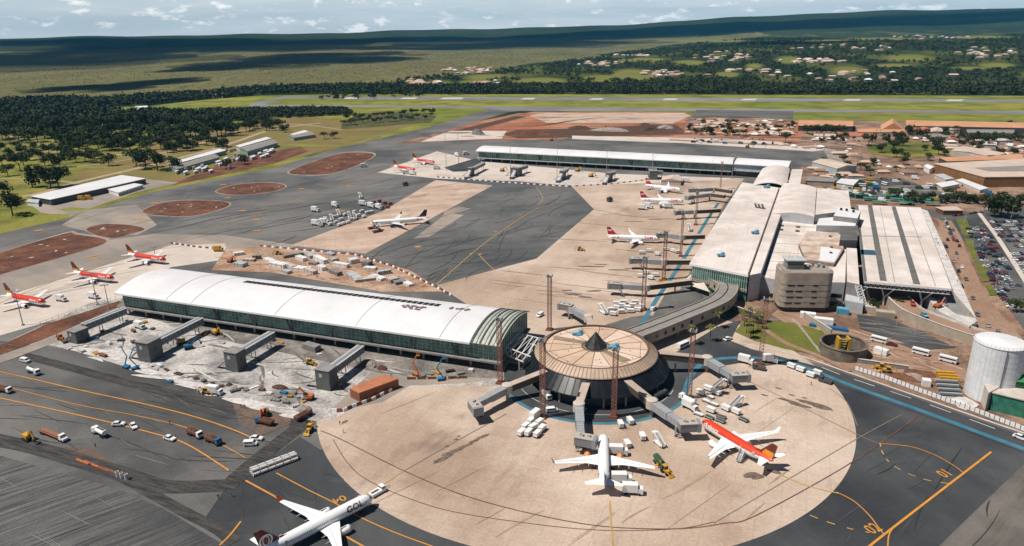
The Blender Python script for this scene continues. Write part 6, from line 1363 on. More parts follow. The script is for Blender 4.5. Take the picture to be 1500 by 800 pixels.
def v_digger(m):
    t = thing('excavator', '', 'excavator')
    for s in (-1, 1): MB().loft([[(x, s * 1.3 + w, z) for x, z in ((-1.9, .1), (-2.2, .5), (-1.8, .95), (1.8, .95), (2.2, .5), (1.9, .1))] for w in (-.3, .3)]).build('track', BLACK, t)
    MB().box((-.4, 0, 1.8), (3.6, 2.5, 1.2)).build('house', m, t); MB().box((.8, .7, 2.6), (1.5, 1.0, 1.5)).build('cab', GLASSD, t)
    b = MB(); b.beam((1.2, -.4, 2.0), (3.8, -.4, 5.0), .45, .6); b.build('boom', m, t); b = MB(); b.beam((3.7, -.4, 5.1), (5.8, -.4, 2.4), .35, .5); b.build('stick', m, t)
    b = MB(); b.loft([[(5.4, y, 2.4), (6.2, y, 2.3), (6.0, y, 1.4), (5.2, y, 1.5)] for y in (-.9, .1)]); b.build('bucket', DKGREY, t); return t
def v_loader(m):
    t = thing('backhoe_loader', '', 'loader'); MB().box((0, 0, 1.3), (3.6, 1.3, .9)).build('body', m, t); MB().box((-.4, 0, 2.3), (1.5, 1.4, 1.2)).build('cab', GLASSD, t); MB().box((-.4, 0, 2.95), (1.7, 1.6, .12)).build('cab_roof', m, t)
    b = MB()
    for s in (-.6, .6): b.beam((.8, s, 1.7), (2.8, s, .7), .2, .25)
    b.build('loader_arm', m, t); MB().loft([[(2.7, y, .2), (3.5, y, .15), (3.3, y, .4), (2.8, y, 1.0)] for y in (-1.1, 1.1)]).build('shovel', m, t)
    b = MB(); b.beam((-1.8, 0, 1.4), (-3.0, 0, 3.2), .25, .3); b.beam((-3.0, 0, 3.2), (-4.0, 0, 1.2), .22, .28); b.box((-4.0, 0, .9), (.6, .7, .7)); b.build('backhoe_arm', m, t); wheels(t, (-1.1,), .85, .7); wheels(t, (1.3,), .85, .5); return t
def v_boom(m):
    t = thing('boom_lift', '', 'boom lift'); MB().box((0, 0, .9), (3.2, 2.0, .8)).build('body', m, t); b = MB(); b.beam((-1, 0, 1.4), (1.6, 0, 6.2), .4, .45); b.build('lower_boom', m, t); b = MB(); b.beam((1.6, 0, 6.2), (-1.4, 0, 10.8), .32, .38); b.build('upper_boom', m, t)
    b = MB()
    for z in (10.3, 11.3): b.beam((-2.4, -.7, z), (-2.4, .7, z), .08, .08); b.beam((-1.4, -.7, z), (-1.4, .7, z), .08, .08); b.beam((-2.4, -.7, z), (-1.4, -.7, z), .08, .08); b.beam((-2.4, .7, z), (-1.4, .7, z), .08, .08)
    b.box((-1.9, 0, 10.25), (1.1, 1.5, .08)); b.build('basket', m, t); wheels(t, (-1.1, 1.1), .9, .45); return t
VK = dict(car=v_car, van=v_van, bus=v_bus, dump=v_dump, flat=v_flat, box=v_box, tank=v_tank, tug=v_tug, cart=v_cart, dolly=v_dolly, stair=v_stair, digger=v_digger, loader=v_loader, boom=v_boom)
def veh(kind, m, x, y, dx, dy, label, group=None, cat=None, z=.36, scale=None, h=0):
    p = U(x, y + 1, z) if not h else U(x, y + 1, h); p.z = h or z; rz = heading(x, y, x + dx, y + dy); key = (kind, m.name)
    if key not in PROTO: t = VK[kind](m); PROTO[key] = t; KIDS_OF[t.name] = list_children(t)
    else: t = copy_tree2(PROTO[key])
    t.location = p; t.rotation_euler = (0, 0, rz)
    if scale: t.scale = (scale,) * 3
    t['label'] = label
    if group: t['group'] = group
    elif 'group' in t: del t['group']
    if cat: t['category'] = cat
    return t
KIDS_OF = {}
def list_children(t):
    return [(o, list_children(o)) for o in COL.objects if o.parent is t]
def copy_tree2(o, tree=None, parent=None):
    if tree is None: tree = KIDS_OF[o.name]
    c = o.copy(); COL.objects.link(c)
    if parent: c.parent = parent
    for ch, sub in tree: copy_tree2(ch, sub, c)
    return c
WV = mat('vehicle_white', (.74, .74, .73), .35, spec=.5)
for a in [('van', WV, 37, 529, 20, 5, 'white van, uppermost vehicle on the lower left taxiway'), ('tank', WV, 50, 546, 20, 8, 'white tanker truck on the lower left taxiway'), ('dump', WV, 7, 573, 10, 2, 'white cabbed truck at the left picture edge'), ('car', WV, 174, 622, 20, -1, 'white car, left of two abreast on the orange line'), ('car', WV, 196, 625, 8, 12, 'white car, right of two abreast near the orange line'), ('car', WV, 249, 643, 20, 6, 'white car alone on the orange taxi line'),
          ('dump', WV, 286, 637, 20, 9, 'rusty bedded dump truck with white cab on the lower left taxiway'), ('dump', BLUE, 313, 647, 20, 9, 'blue dump truck following the white cabbed one'), ('dump', BLUE, 388, 620, -20, -4, 'blue dump truck beside the orange excavator at the trench'), ('flat', WV, 82, 640, 20, 8, 'long rusty flatbed truck with white bonnet, lower left'), ('tank', WV, 147, 636, -14, -7, 'white service truck with tank, halfway along the lower left lane'),
          ('van', WV, 367, 651, 20, -1, 'white van by the end of the dark trench'), ('car', WV, 376, 643, 20, 1, 'white car behind the van by the dark trench'), ('digger', YELM, 42, 643, 14, 8, 'yellow excavator at the lower left beside the flatbed truck'), ('digger', ORM, 388, 608, -4, 10, 'orange excavator working over the blue dump truck'), ('digger', ORM, 452, 584, -20, -2, 'orange excavator digging between the bridge houses and the hut'),
          ('loader', YELM, 454, 631, -10, 12, 'yellow backhoe on the corner of the round apron'), ('loader', YELM, 455, 533, 12, 2, 'yellow loader between the middle and right bridge houses'), ('loader', YELM, 494, 560, 12, 10, 'yellow loader beside the right bridge house'), ('loader', YELM, 303, 576, 20, 2, 'yellow crane tractor on the site edge below the middle bridge house'), ('box', WV, 315, 576, 20, 3, 'white cabbed truck at the site edge below the middle bridge house'),
          ('boom', LBLUE, 186, 538, 14, 4, 'blue boom lift left of the left bridge house'), ('boom', LBLUE, 646, 556, -14, 2, 'tall blue boom lift against the near pier glass'), ('boom', ORM, 610, 549, -6, -2, 'orange boom lift left of the tall blue one'), ('boom', LBLUE, 198, 540, -9, 3, 'blue boom lift touching the left bridge house'), ('digger', YELM, 265, 503, -10, 2, 'yellow excavator behind the left bridge house under the pier'), ('digger', YELM, 317, 489, 10, 4, 'yellow excavator under the pier edge between bridge houses'),
          ('digger', BLUE, 277, 510, 9, -2, 'blue machine on the site behind the left bridge house'), ('loader', ORM, 90, 497, 10, 3, 'orange machine beside the small unfinished bridge house'), ('box', WV, 205, 480, 12, 4, 'white truck in the yard under the left end of the near pier'), ('digger', ORM, 338, 383, 10, 2, 'orange excavator at the left end of the earth yard behind the near pier'), ('box', YELM, 320, 367, 12, 0, 'yellow truck at the left stand barrier'), ('loader', YELM, 408, 372, 12, 0, 'yellow loader inside the barrier behind the near pier'),
          ('tug', WV, 553, 722, -14, 8, 'white aircraft tug at the nose of the jet at the bottom edge'), ('box', WV, 926, 722, 20, 1, 'white catering truck at the tail of the jet with orange engines'), ('box', WV, 910, 706, 20, 0, 'small white truck behind the wing of the jet with orange engines'), ('tank', GREENR, 967, 682, 6, 8, 'green fuel truck at the right wing tip of the jet with orange engines'), ('loader', YELM, 975, 692, 8, 6, 'yellow tractor touching the right wing tip of the jet with orange engines'),
          ('box', WV, 905, 665, 20, 1, 'white van beside the nose of the jet with orange engines'), ('stair', WV, 966, 651, -12, -10, 'white boarding stairs standing free between the two nearest jets'), ('stair', WV, 1085, 672, 14, -19, 'white boarding stairs at the rear door of the red topped jet'), ('tank', WV, 1007, 588, -16, -8, 'white tanker at the foot of the mast right of the round terminal'), ('box', WV, 1010, 598, 16, 8, 'small white truck in front of the tanker by the mast'),
          ('stair', WV, 1051, 569, 16, -4, 'white stairs truck near the empty bridge by the lawn'), ('stair', WV, 1078, 595, 16, -6, 'white boarding stairs among the carts above the red topped jet'), ('box', WV, 1092, 531, 16, 4, 'white truck under the mast at the lawn corner'), ('box', WV, 1127, 530, 16, 2, 'white truck right of the mast at the lawn corner'), ('tug', DKGREY, 1112, 540, 16, 3, 'dark tug in front of the mast at the lawn corner'), ('tug', DKGREY, 1209, 559, 16, 5, 'dark tug pulling four baggage carts'),
          ('van', WV, 1222, 500, 14, 2, 'white van under the tan wall by the lawn'), ('bus', WV, 1287, 500, 16, 4, 'white minibus on the bare earth road, left one'), ('bus', WV, 1348, 518, 16, 4, 'white minibus on the bare earth road, middle one'), ('bus', WV, 1388, 529, 16, 4, 'white minibus on the bare earth road, right one'), ('car', ACMAR, 1306, 505, 16, 3, 'dark red car on the bare earth road'), ('loader', YELM, 1299, 545, -14, -2, 'yellow machine on the red earth by the hoarding'), ('loader', YELM, 1289, 540, -14, -2, 'yellow tractor left of the yellow machine by the hoarding'),
          ('van', WV, 957, 453, 12, -8, 'white van on the blue line near the mast'), ('van', WV, 791, 462, -10, 6, 'small white van behind the near pier end'), ('tug', YELM, 972, 413, 12, 1, 'yellow tug at the foot of a mast on the stands'), ('loader', YELM, 850, 366, 14, 1, 'yellow vehicle alone on the open concrete'), ('box', DKGREY, 893, 294, 12, -4, 'dark vehicle alone on the far concrete'), ('box', DKGREY, 594, 271, 12, -4, 'dark truck alone on the far asphalt before the barrier'),
          ('car', WV, 1495, 642, 16, 6, 'white pickup at the right edge on the service road'), ('dump', mat('truck_brown', (.18, .12, .08), .6), 445, 611, 14, -8, 'grey paver machine beside the backhoe'), ('box', WV, 776, 550, 5, 5, 'white truck in the shade by the link truss'), ('box', WV, 800, 581, 5, 5, 'small white truck at the left blue curve'), ('van', WV, 808, 602, 16, -2, 'white van beside the mast by the cart block'), ('box', WV, 785, 612, 10, -8, 'white truck behind the cart block'),
          ('tank', DKGREY, 966, 582, 10, -5, 'dark fuel truck on the ring road under the round terminal'), ('box', WV, 1340, 430, 2, 12, 'white bus shaped van on the access ramp', 5), ('car', REDP, 1337, 445, 2, 12, 'red car on the access ramp', 5), ('car', TARP, 1354, 462, 10, 8, 'light blue car on the access ramp', 5), ('digger', ORM, 1374, 450, 10, -3, 'orange excavator on the deck below the departures roof', 5.3), ('van', WV, 1417, 451, 10, -12, 'white pickup on the departures road', 0), ('car', WV, 1423, 465, 2, 12, 'white car on the departures road', 0),
          ('box', YELM, 120, 292, 12, 0, 'yellow fire engine left of the pair before the white hangar'), ('box', YELM, 130, 291, 12, 0, 'yellow fire engine right of the pair before the white hangar'), ('box', WV, 90, 440, 12, 2, 'white equipment trailer on the left stand beneath the middle jet'), ('box', WV, 137, 436, 12, 2, 'white equipment trailer by the pole on the left stand'), ('car', WV, 1066, 497, 10, -4, 'white car in the dark turn below the curved corridor'), ('bus', WV, 1000, 508, 16, -7, 'white bus shaded under the curved corridor')]:
    k, m_, x, y, dx, dy, lb = a[:7]; veh(k, m_, x, y, dx, dy, lb, h=(a[7] if len(a) > 7 else 0), scale=1.15 if k in ('car', 'cart') else 1.0)
def cluster(kind, m_, pts, ang, where, grp):
    for i, (x, y) in enumerate(sorted(pts)): veh(kind, m_, x, y, ang[0] + random.uniform(-2, 2), ang[1] + random.uniform(-1.5, 1.5), ORD[i] + ' from left of the ' + where, grp, scale=1.15)
cluster('cart', WV, [(764, 636), (774, 636), (787, 638), (770, 627), (781, 628), (794, 630), (778, 619), (790, 621), (784, 611)], (10, -8), 'white baggage carts in the block by the mast', 'white baggage carts in the block by the mast')
cluster('cart', WV, [(909, 624), (923, 619), (941, 642), (919, 653)], (6, 10), 'white carts scattered in front of the round terminal', 'white carts before the round terminal')
cluster('cart', WV, [(1026, 577), (1037, 571), (1049, 577), (1063, 600), (1078, 605), (1041, 603)], (14, 5), 'white carts above the red topped jet', 'white carts above the red topped jet')
cluster('dolly', WV, [(1023, 607), (1039, 581), (1045, 592), (1035, 588)], (14, 6), 'white flat dollies above the red topped jet', 'white dollies above the red topped jet')
cluster('dolly', DKGREY, [(1039, 612), (1056, 611), (1055, 617), (1089, 615)], (14, 6), 'dark dollies at the red topped jet nose', 'dark dollies above the red topped jet')
cluster('cart', WV, [(1159, 538), (1172, 543), (1187, 551), (1197, 548)], (13, 5), 'white carts in the train behind the dark tug', 'carts in the train behind the dark tug')
cluster('cart', WV, [(895, 455), (903, 452), (911, 449), (919, 452), (927, 449), (903, 446), (913, 444), (923, 457), (934, 455), (898, 461), (910, 458), (930, 444), (940, 450)], (12, 1), 'white carts packed behind the round terminal', 'white carts behind the round terminal')
cluster('cart', WV, [(940, 371), (951, 368), (963, 373), (975, 366), (986, 368), (993, 370)], (12, 1), 'white carts below the nearest red tailed jet', 'carts below the nearest red tailed jet')
cluster('cart', WV, [(938, 405), (946, 400), (953, 408), (960, 404)], (12, 1), 'white carts between the two nearest terminal bridges', 'carts between the terminal bridges')
cluster('stair', WV, [(884, 458), (1010, 337)], (-10, -8), 'white boarding stairs beyond the round terminal', 'stairs beyond the round terminal')
cluster('stair', WV, [(470, 330), (486, 322), (496, 315), (512, 318), (528, 289), (520, 320), (478, 326)], (-10, -8), 'white stairs in the park left of the large jet', 'boarding stairs in the equipment park')
cluster('cart', WV, [(476, 322), (484, 329), (492, 326), (500, 322), (505, 315), (514, 322), (519, 311), (525, 316), (530, 310), (538, 312), (544, 311), (497, 330), (510, 326), (533, 318), (490, 318), (503, 328)], (12, -3), 'white carts in the park left of the large jet', 'carts in the equipment park')
cluster('cart', mat('cart_maroon', (.20, .04, .03), .6), [(548, 297), (556, 295), (564, 298), (572, 299), (545, 302), (553, 303), (560, 305), (568, 304)], (12, -3), 'dark red carts behind the equipment park', 'dark red carts behind the equipment park')
cluster('box', WV, [(463, 329), (475, 327), (491, 302), (544, 303), (555, 305), (532, 300), (462, 309)], (12, 2), 'white service trucks round the equipment park', 'service trucks round the equipment park')
cluster('stair', WV, [(556, 337), (549, 333)], (-3, -9), 'white stairs at the nose of the large jet', 'stairs at the large jet')
cluster('tug', mat('tug_maroon', (.16, .05, .04), .6), [(545, 334), (552, 339)], (-10, 2), 'dark red tugs at the nose of the large jet', 'tugs at the large jet')
cluster('box', WV, [(941, 306), (949, 304), (972, 303), (979, 304), (1006, 266), (992, 262)], (12, 1), 'white trucks round the middle red tailed jet', 'trucks round the middle red tailed jet')
cluster('box', WV, [(533, 244), (604, 255), (595, 254), (670, 228), (683, 226), (640, 247)], (12, 0), 'white trucks on the slab of the far left stand', 'trucks on the far left stand')
cluster('digger', YELM, [(846, 250), (866, 258), (736, 250), (808, 205), (886, 187), (1095, 215)], (12, 1), 'yellow machines round the far pier', 'yellow machines round the far pier')
# ------------------------------------------------------------------ site materials
def pile(name, label, cat, x, y, w, d, h, m_, group=None):
    p = U(x, y); t = []
    mb = MB(); n = 12; rings = []
    for f, hh in ((1, 0), (.72, .45), (.4, .85), (.1, 1)):
        rings.append([(w / 2 * f * math.cos(2 * PI * i / n) * (1 + .2 * random.uniform(-1, 1)), d / 2 * f * math.sin(2 * PI * i / n) * (1 + .2 * random.uniform(-1, 1)), h * hh * (1 + .15 * random.uniform(-1, 1) * (hh > 0))) for i in range(n)])
    o = mb.loft(rings).build(name, m_); o.location = (p.x, p.y, .25); o.rotation_euler = (0, 0, GA); tag(o, label, cat, group)
GRAV = mat('gravel_heap', (.34, .30, .27), .95, (.22, .19, .17), .5, None, .1, .3, 2)
for i, (x, y, w, d, h, m_, lb) in enumerate([(545, 537, 7, 6, 2.6, GRAV, 'pale rubble heap beside the right bridge house'), (40, 555, .1, .1, .1, GRAV, None), (288, 556, 3.6, 2.6, 1.1, SPOIL, 'small black heap on the site strip, left one'), (336, 565, 3.6, 2.6, 1.1, SPOIL, 'small black heap on the site strip, right one'), (411, 569, 8, 4, 1.4, SPOIL, 'dark brown skip load on the site strip'), (560, 541, 6, 4, 1.6, RED, 'red earth heap under the pier by the hut'), (445, 600, 8, 5, 1.5, GRAV, 'pale rubble heap near the backhoe'), (170, 462, 6, 4, 1.5, GRAV, 'rubble heap by the pier corner'),
                                              (700, 197, 22, 14, 8, mat('grey_spoil', (.17, .15, .14), .9), 'grey pyramid shaped heap at the left of the orange earthworks'), (895, 192, 60, 18, 5, GRAV, 'long grey heap in the middle of the earthworks'), (945, 190, 40, 22, 9, SPOIL, 'dark brown hill at the right of the earthworks'), (975, 188, 28, 14, 5, GRAV, 'grey heap beside the dark brown hill'), (850, 189, 40, 18, 5, SPOIL, 'dark brown heap in the middle of the earthworks'), (780, 197, 60, 16, 5, RED, 'red brown heap at the left of the earthworks'), (1020, 187, 22, 10, 4, ORANGE, 'orange heap left of the town houses'),
                                              (1350, 548, 16, 8, .8, RED, 'red earth mound on the excavated yard'), (1320, 552, 12, 7, .8, RED, 'red earth mound beside the hoarding'), (1410, 590, 10, 12, 1.2, WCONC, 'pale rubble slope below the storage tank'), (1338, 371 + 180, 8, 5, 1, GRAV, 'grey mound on the excavated yard')]):
    if lb: pile('earth_heap', lb, 'heap', x, y, w, d, h, m_)
def stackobj(name, label, cat, x, y, dims, mats_, dx=14, dy=4, group=None, wrap=False):
    p = U(x, y); t = thing(name, label, cat, (p.x, p.y, .25), heading(x, y, x + dx, y + dy), group); L_, W_, h = dims
    n = max(1, int(h / .6)); m = MB()
    for k in range(n): m.box((random.uniform(-.1, .1), random.uniform(-.1, .1), h * (k + .5) / n), (L_ * random.uniform(.94, 1), W_ * random.uniform(.94, 1), h / n * .82))
    m.build('layers', mats_[0], t); m = MB()
    for k in range(3): m.box(((k - 1) * L_ * .35, 0, h / 2), (.12, W_ * 1.02, h * 1.02))
    m.build('strapping', mats_[1], t); return t
YARD = [(430, 376, 14, 3), (442, 381, 10, 3), (455, 377, 9, 3.5), (470, 383, 16, 3), (489, 383, 5, 4), (409, 391, 14, 4), (425, 393, 12, 3), (441, 396, 14, 4), (455, 400, 12, 3), (472, 395, 8, 3), (420, 400, 7, 3), (492, 402, 10, 3), (518, 385, 6, 5), (538, 389, 6, 4), (543, 395, 8, 3), (520, 408, 16, 4), (537, 411, 15, 4), (553, 409, 12, 4), (575, 413, 6, 5), (585, 415, 7, 5), (598, 418, 8, 3), (350, 374, 7, 2.5), (365, 383, 8, 3), (353, 390, 9, 4), (377, 380, 6, 2), (500, 391, 12, 2.5), (563, 402, 9, 2.5), (395, 383, 10, 3), (460, 388, 7, 2.5), (484, 374, 7, 3)]
for i, (x, y, l, w) in enumerate(sorted(YARD)):
    stackobj('material_stack', ORD[i] + ' material stack from left in the yard behind the near pier', 'building materials', x, y, (l * 1.0, w * 1.3, random.uniform(1.6, 3.0)), [(WHITE, DKGREY), (LGREY, DKGREY), (CWALL, RUST), (GREYC, DKGREY), (WHITE, LGREY)][i % 5], 14, random.uniform(-3, 9), 'stacks in the yard behind the near pier')
SITE = [(110, 492), (96, 503), (126, 509), (138, 497), (150, 487), (186, 472), (196, 487), (212, 474), (224, 483), (178, 500), (196, 503), (160, 505), (103, 512), (120, 516), (141, 519), (152, 523), (88, 498), (262, 549), (272, 553), (299, 560), (311, 563), (320, 568), (352, 570), (361, 573), (372, 569), (384, 573), (395, 578), (406, 582), (416, 577), (425, 583), (244, 543), (234, 538), (345, 574), (468, 520), (457, 512), (400, 500), (412, 503), (326, 504), (300, 492), (255, 489), (640, 548), (660, 546), (675, 549), (690, 545), (619, 553), (420, 592), (434, 597), (446, 590), (250, 560), (214, 530), (404, 588)]
for i, (x, y) in enumerate(sorted(SITE)):
    stackobj('site_material', ORD[i] + ' small stack from left on the building site before the near pier', 'building materials', x, y, (random.uniform(1.6, 4.5), random.uniform(1.2, 2.4), random.uniform(.5, 1.5)), random.choice([(WCONC, RUST), (RUST, DKGREY), (GREYC, DKGREY), (YELM, DKGREY), (WHITE, RUST), (LBLUE, DKGREY), (DKGREY, GREYC), (SPOIL, DKGREY)]), 14, random.uniform(-6, 10), 'small stacks on the building site before the near pier')
stackobj('scaffold_stack', 'grey stacked scaffold frames under the near pier between two bridge houses', 'scaffold', 457, 513, (9, 4, 3), (GREYC, LGREY))
# concrete pipes
PIPE = mat('concrete_pipe', (.60, .58, .55), .8, (.50, .48, .45), .5)
def pipe(x, y, h, rz, label, group, up=False, L_=2.4, r=.62, p=None):
    p = p or U(x, y); m = MB(); rg = []
    for dx, rr in ((-L_ / 2, r), (-L_ / 2, r * 1.12), (-L_ / 2 + .3, r * 1.12), (-L_ / 2 + .3, r), (L_ / 2, r), (L_ / 2, r * .78), (-L_ / 2, r * .78)): rg.append([(dx, rr * math.cos(2 * PI * i / 14), rr * math.sin(2 * PI * i / 14)) for i in range(14)])
    rg.append(rg[0]); m.loft(rg, cap=False); key = 'pipe'
    if key in PIPEP: o = PIPEP[key].copy(); COL.objects.link(o)
    else: o = m.build('concrete_pipe', PIPE); PIPEP[key] = o
    o.location = (p.x, p.y, .25 + h); o.rotation_euler = (0, -PI / 2 if up else 0, rz); tag(o, label, 'concrete pipe', group)
PIPEP = {}
a, b = U(371, 699), U(416, 682); d = (b - a).normalized(); s_ = Vector((-d.y, d.x, 0)); rz = math.atan2(d.y, d.x)
for i in range(6):
    for j in range(3):
        for lv in (0, 1):
            if lv and j == 2: continue
            p = a + d * (1.2 + i * 2.75) + s_ * (j * 1.45 + lv * .7); pipe(0, 0, .7 + lv * 1.2, rz, ('lower' if not lv else 'upper') + ' pipe, ' + ['front', 'middle', 'back'][j] + ' row of the stack on the dark apron, ' + ORD[i] + ' from left', 'pipes stacked in two layers on the dark apron', p=p)
for i, (x, y) in enumerate(((173, 699), (179, 701), (186, 703))): pipe(x, y, .9, 0, 'white pipe standing upright beside the dark trench, ' + ['left', 'middle', 'right'][i] + ' of three', 'upright pipes by the trench', up=True, r=.62)
for i, (x, y, x2, y2) in enumerate(((112, 673, 130, 680), (124, 675, 148, 686), (135, 681, 160, 690), (145, 684, 172, 694))):
    p, q = U(x, y, .4), U(x2, y2, .4); o = MB().beam(p - p, q - p, .7, .4).build('rusty_beam', RUST if i % 2 else ORM); o.location = (p.x, p.y, .5); tag(o, 'rusty orange steel beam beside the lower trench, ' + ORD[i] + ' from the left', 'steel beam', 'rusty beams by the trench')
# ramp of orange barriers by the near pier end
for i in range(6):
    p = U(603 + i * 15, 556 - i * .3 + 1); t = thing('orange_fence_panel', ORD[i] + ' orange mesh panel from the left at the foot of the boom lifts', 'barrier', (p.x, p.y, .3), 0, 'orange panels at the foot of the boom lifts'); MB().box((0, 0, .7), (3.8, .12, 1.1)).build('mesh', RUST, t)
    for s in (-1.9, 1.9): MB().box((s, 0, .6), (.14, .2, 1.3)).build('post', CREAM, t)
# ------------------------------------------------------------------ people (a few pixels tall)
def person(x, y, label, shirt, z=.36, legs=None):
    p = U(x, y, z); m = MB(); N = 8; el = lambda cx, cz, rx, ry, z_: [(cx + rx * math.cos(2 * PI * i / N), ry * math.sin(2 * PI * i / N), z_) for i in range(N)]
    for s in (-1, 1):
        m.loft([el(s * .10, 0, .07, .10, 0), el(s * .10, 0, .05, .06, .1), el(s * .10, 0, .07, .07, .45), el(s * .09, 0, .09, .1, .86)], 1)
        m.loft([el(s * .24, 0, .04, .05, .78), el(s * .25, 0, .045, .05, 1.1), el(s * .20, 0, .06, .06, 1.42)], 0)
    m.loft([el(0, 0, .17, .11, .84), el(0, 0, .16, .10, 1.05), el(0, 0, .21, .12, 1.35), el(0, 0, .17, .10, 1.46), el(0, 0, .06, .06, 1.5)], 0)
    m.loft([el(0, 0, .05, .05, 1.48), el(0, 0, .075, .09, 1.56), el(0, 0, .085, .1, 1.66), el(0, 0, .06, .07, 1.76)], 2)
    o = m.build('person', [shirt, legs or DKGREY, mat('skin', (.30, .17, .11), .6)]); o.location = p; o.rotation_euler = (0, 0, random.random() * 6); tag(o, label, 'person')
for i, (x, y, z, s_, lb) in enumerate([(257, 640, .4, ORM, 'person in orange vest beside the lone white car'), (249, 621, .4, DKGREY, 'person standing on the thin taxi line'), (140, 655, .4, DKGREY, 'person in dark clothes below the white service truck'), (353, 597, .4, BLUE, 'person in blue near the earth spill, left of two'), (359, 598, .4, DKGREY, 'person in dark clothes near the earth spill, right of two'), (401, 603, .4, WHITE, 'person in white beside the orange excavator on the trench'), (498, 622, .4, DKGREY, 'person at the upper left edge of the round apron'), (503, 634, .4, ORM, 'person in orange on the edge of the round apron'), (320, 730, .4, DKGREY, 'person at the trench corner'), (340, 727, .4, DKGREY, 'person walking right of the trench corner'),
                                       (1367, 333, 5.7, DKGREY, 'person at the top of the drop-off deck'), (1371, 352, 5.7, BLUE, 'person in blue on the drop-off deck, upper part'), (1374, 358, 5.7, DKGREY, 'person in dark on the drop-off deck, upper part'), (1386, 376, 5.7, DKGREY, 'person in dark halfway down the drop-off deck'), (1389, 371, 5.7, REDP, 'person in red halfway down the drop-off deck'), (1404, 405, 5.7, DKGREY, 'person on the lower part of the drop-off deck'), (1402, 413, 5.7, WHITE, 'person in white low on the drop-off deck'), (1421, 462, 5.9, BLUE, 'person in blue at the bottom of the drop-off deck'), (1403, 381, .5, DKGREY, 'person crossing the departures road'), (1409, 374, .5, WHITE, 'person in white crossing the departures road'), (1188, 560 + 4, .4, ORM, 'person in orange on the apron beside the cart train'), (1296, 552, .4, YELM, 'person in yellow on the bare red earth')]):
    person(x, y, lb, s_, z)

# ------------------------------------------------------------------ trees
def crown_mesh(seed, kind, leaves, fs):
    rg = np.random.default_rng(seed); lobes = []
    if kind == 'round': 
        for k in range(9): a = rg.random() * 6.28; r = .28 * math.sqrt(rg.random()) + .05; lobes.append((r * math.cos(a), r * math.sin(a), .42 + .36 * rg.random(), .17 + .1 * rg.random()))
    elif kind == 'flat':
        for k in range(11): a = rg.random() * 6.28; r = .42 * math.sqrt(rg.random()); lobes.append((r * math.cos(a), r * math.sin(a), .6 + .2 * rg.random(), .13 + .08 * rg.random()))
    else:
        for k in range(8): a = rg.random() * 6.28; z = .25 + .65 * k / 8; r = .13 * (1.1 - z); lobes.append((r * math.cos(a), r * math.sin(a), z, .19 * (1.15 - z) + .05))
    mb = MB(); per = leaves // len(lobes)
    for (x, y, z, r) in lobes:
        th = rg.random(per) * 6.283; u = rg.random(per) * 1.7 - .7; rr = r * (.72 + .42 * rg.random(per))
        for t_, u_, r_ in zip(th, u, rr):
            q = math.sqrt(max(0, 1 - u_ * u_)); nrm = Vector((q * math.cos(t_), q * math.sin(t_), u_)); c = Vector((x, y, z)) + nrm * r_
            nrm = (nrm + Vector(rg.normal(0, .45, 3))).normalized(); a = nrm.orthogonal().normalized(); b = nrm.cross(a); a.rotate(Matrix.Rotation(rg.random() * 6.28, 3, nrm)); b = nrm.cross(a); s = fs * (.6 + .8 * rg.random())
            mb.add([c + a * s, c + b * s * .8, c - a * s * .9, c - b * s], [(0, 1, 2, 3)])
    return mb, lobes
TV = []
for i, (kind, m_) in enumerate([('round', 0), ('round', 1), ('flat', 0), ('round', 2), ('tall', 0), ('flat', 1), ('round', 0), ('flat', 2)]):
    mb, lobes = crown_mesh(40 + i, kind, 460 if kind != 'tall' else 380, .050)
    t = MB(); t.tube((0, 0, 0), (0, 0, .45), .026, 6, r2=.016)
    for l in lobes[:6]: t.tube((0, 0, .3), (l[0] * .8, l[1] * .8, l[2]), .012, 4, r2=.005)
    TV.append((mb.build('crown', LEAF[m_]), t.build('trunk', BARK), kind, m_))
for c, t, _, _ in TV:
    for o in (c, t): COL.objects.unlink(o)
KN = {'round': 'round', 'flat': 'flat crowned', 'tall': 'tall narrow'}; TN = ['dark green', 'mid green', 'olive green']
TREES = []
def tree(x, y, size, var, where, grp='trees', wide=1.0, h=0):
    TREES.append((x, y, size * (1.68 if x < 500 else 1.15), var, where, grp, wide))
def flush_trees():
    from collections import defaultdict
    g = defaultdict(list)
    for t in TREES: g[(t[4], TV[t[3]][2], TV[t[3]][3])].append(t)
    for (where, kind, tm), L_ in g.items():
        L_.sort()
        for i, (x, y, size, var, _, grp, wide) in enumerate(L_):
            p = hit(x, y) if y < 130 else U(x, y)
            lb = f'{TN[tm]} {KN[kind]} tree {where}' + (f', {ORD[i]} such from left' if len(L_) > 1 and i < len(ORD) else '')
            o = thing('tree', lb, 'tree', (p.x, p.y, p.z), random.random() * 6.28, grp); o.scale = (size * wide, size * wide, size)
            for part in TV[var][:2]:
                c = part.copy(); COL.objects.link(c); c.parent = o
rnd = random.Random(5)
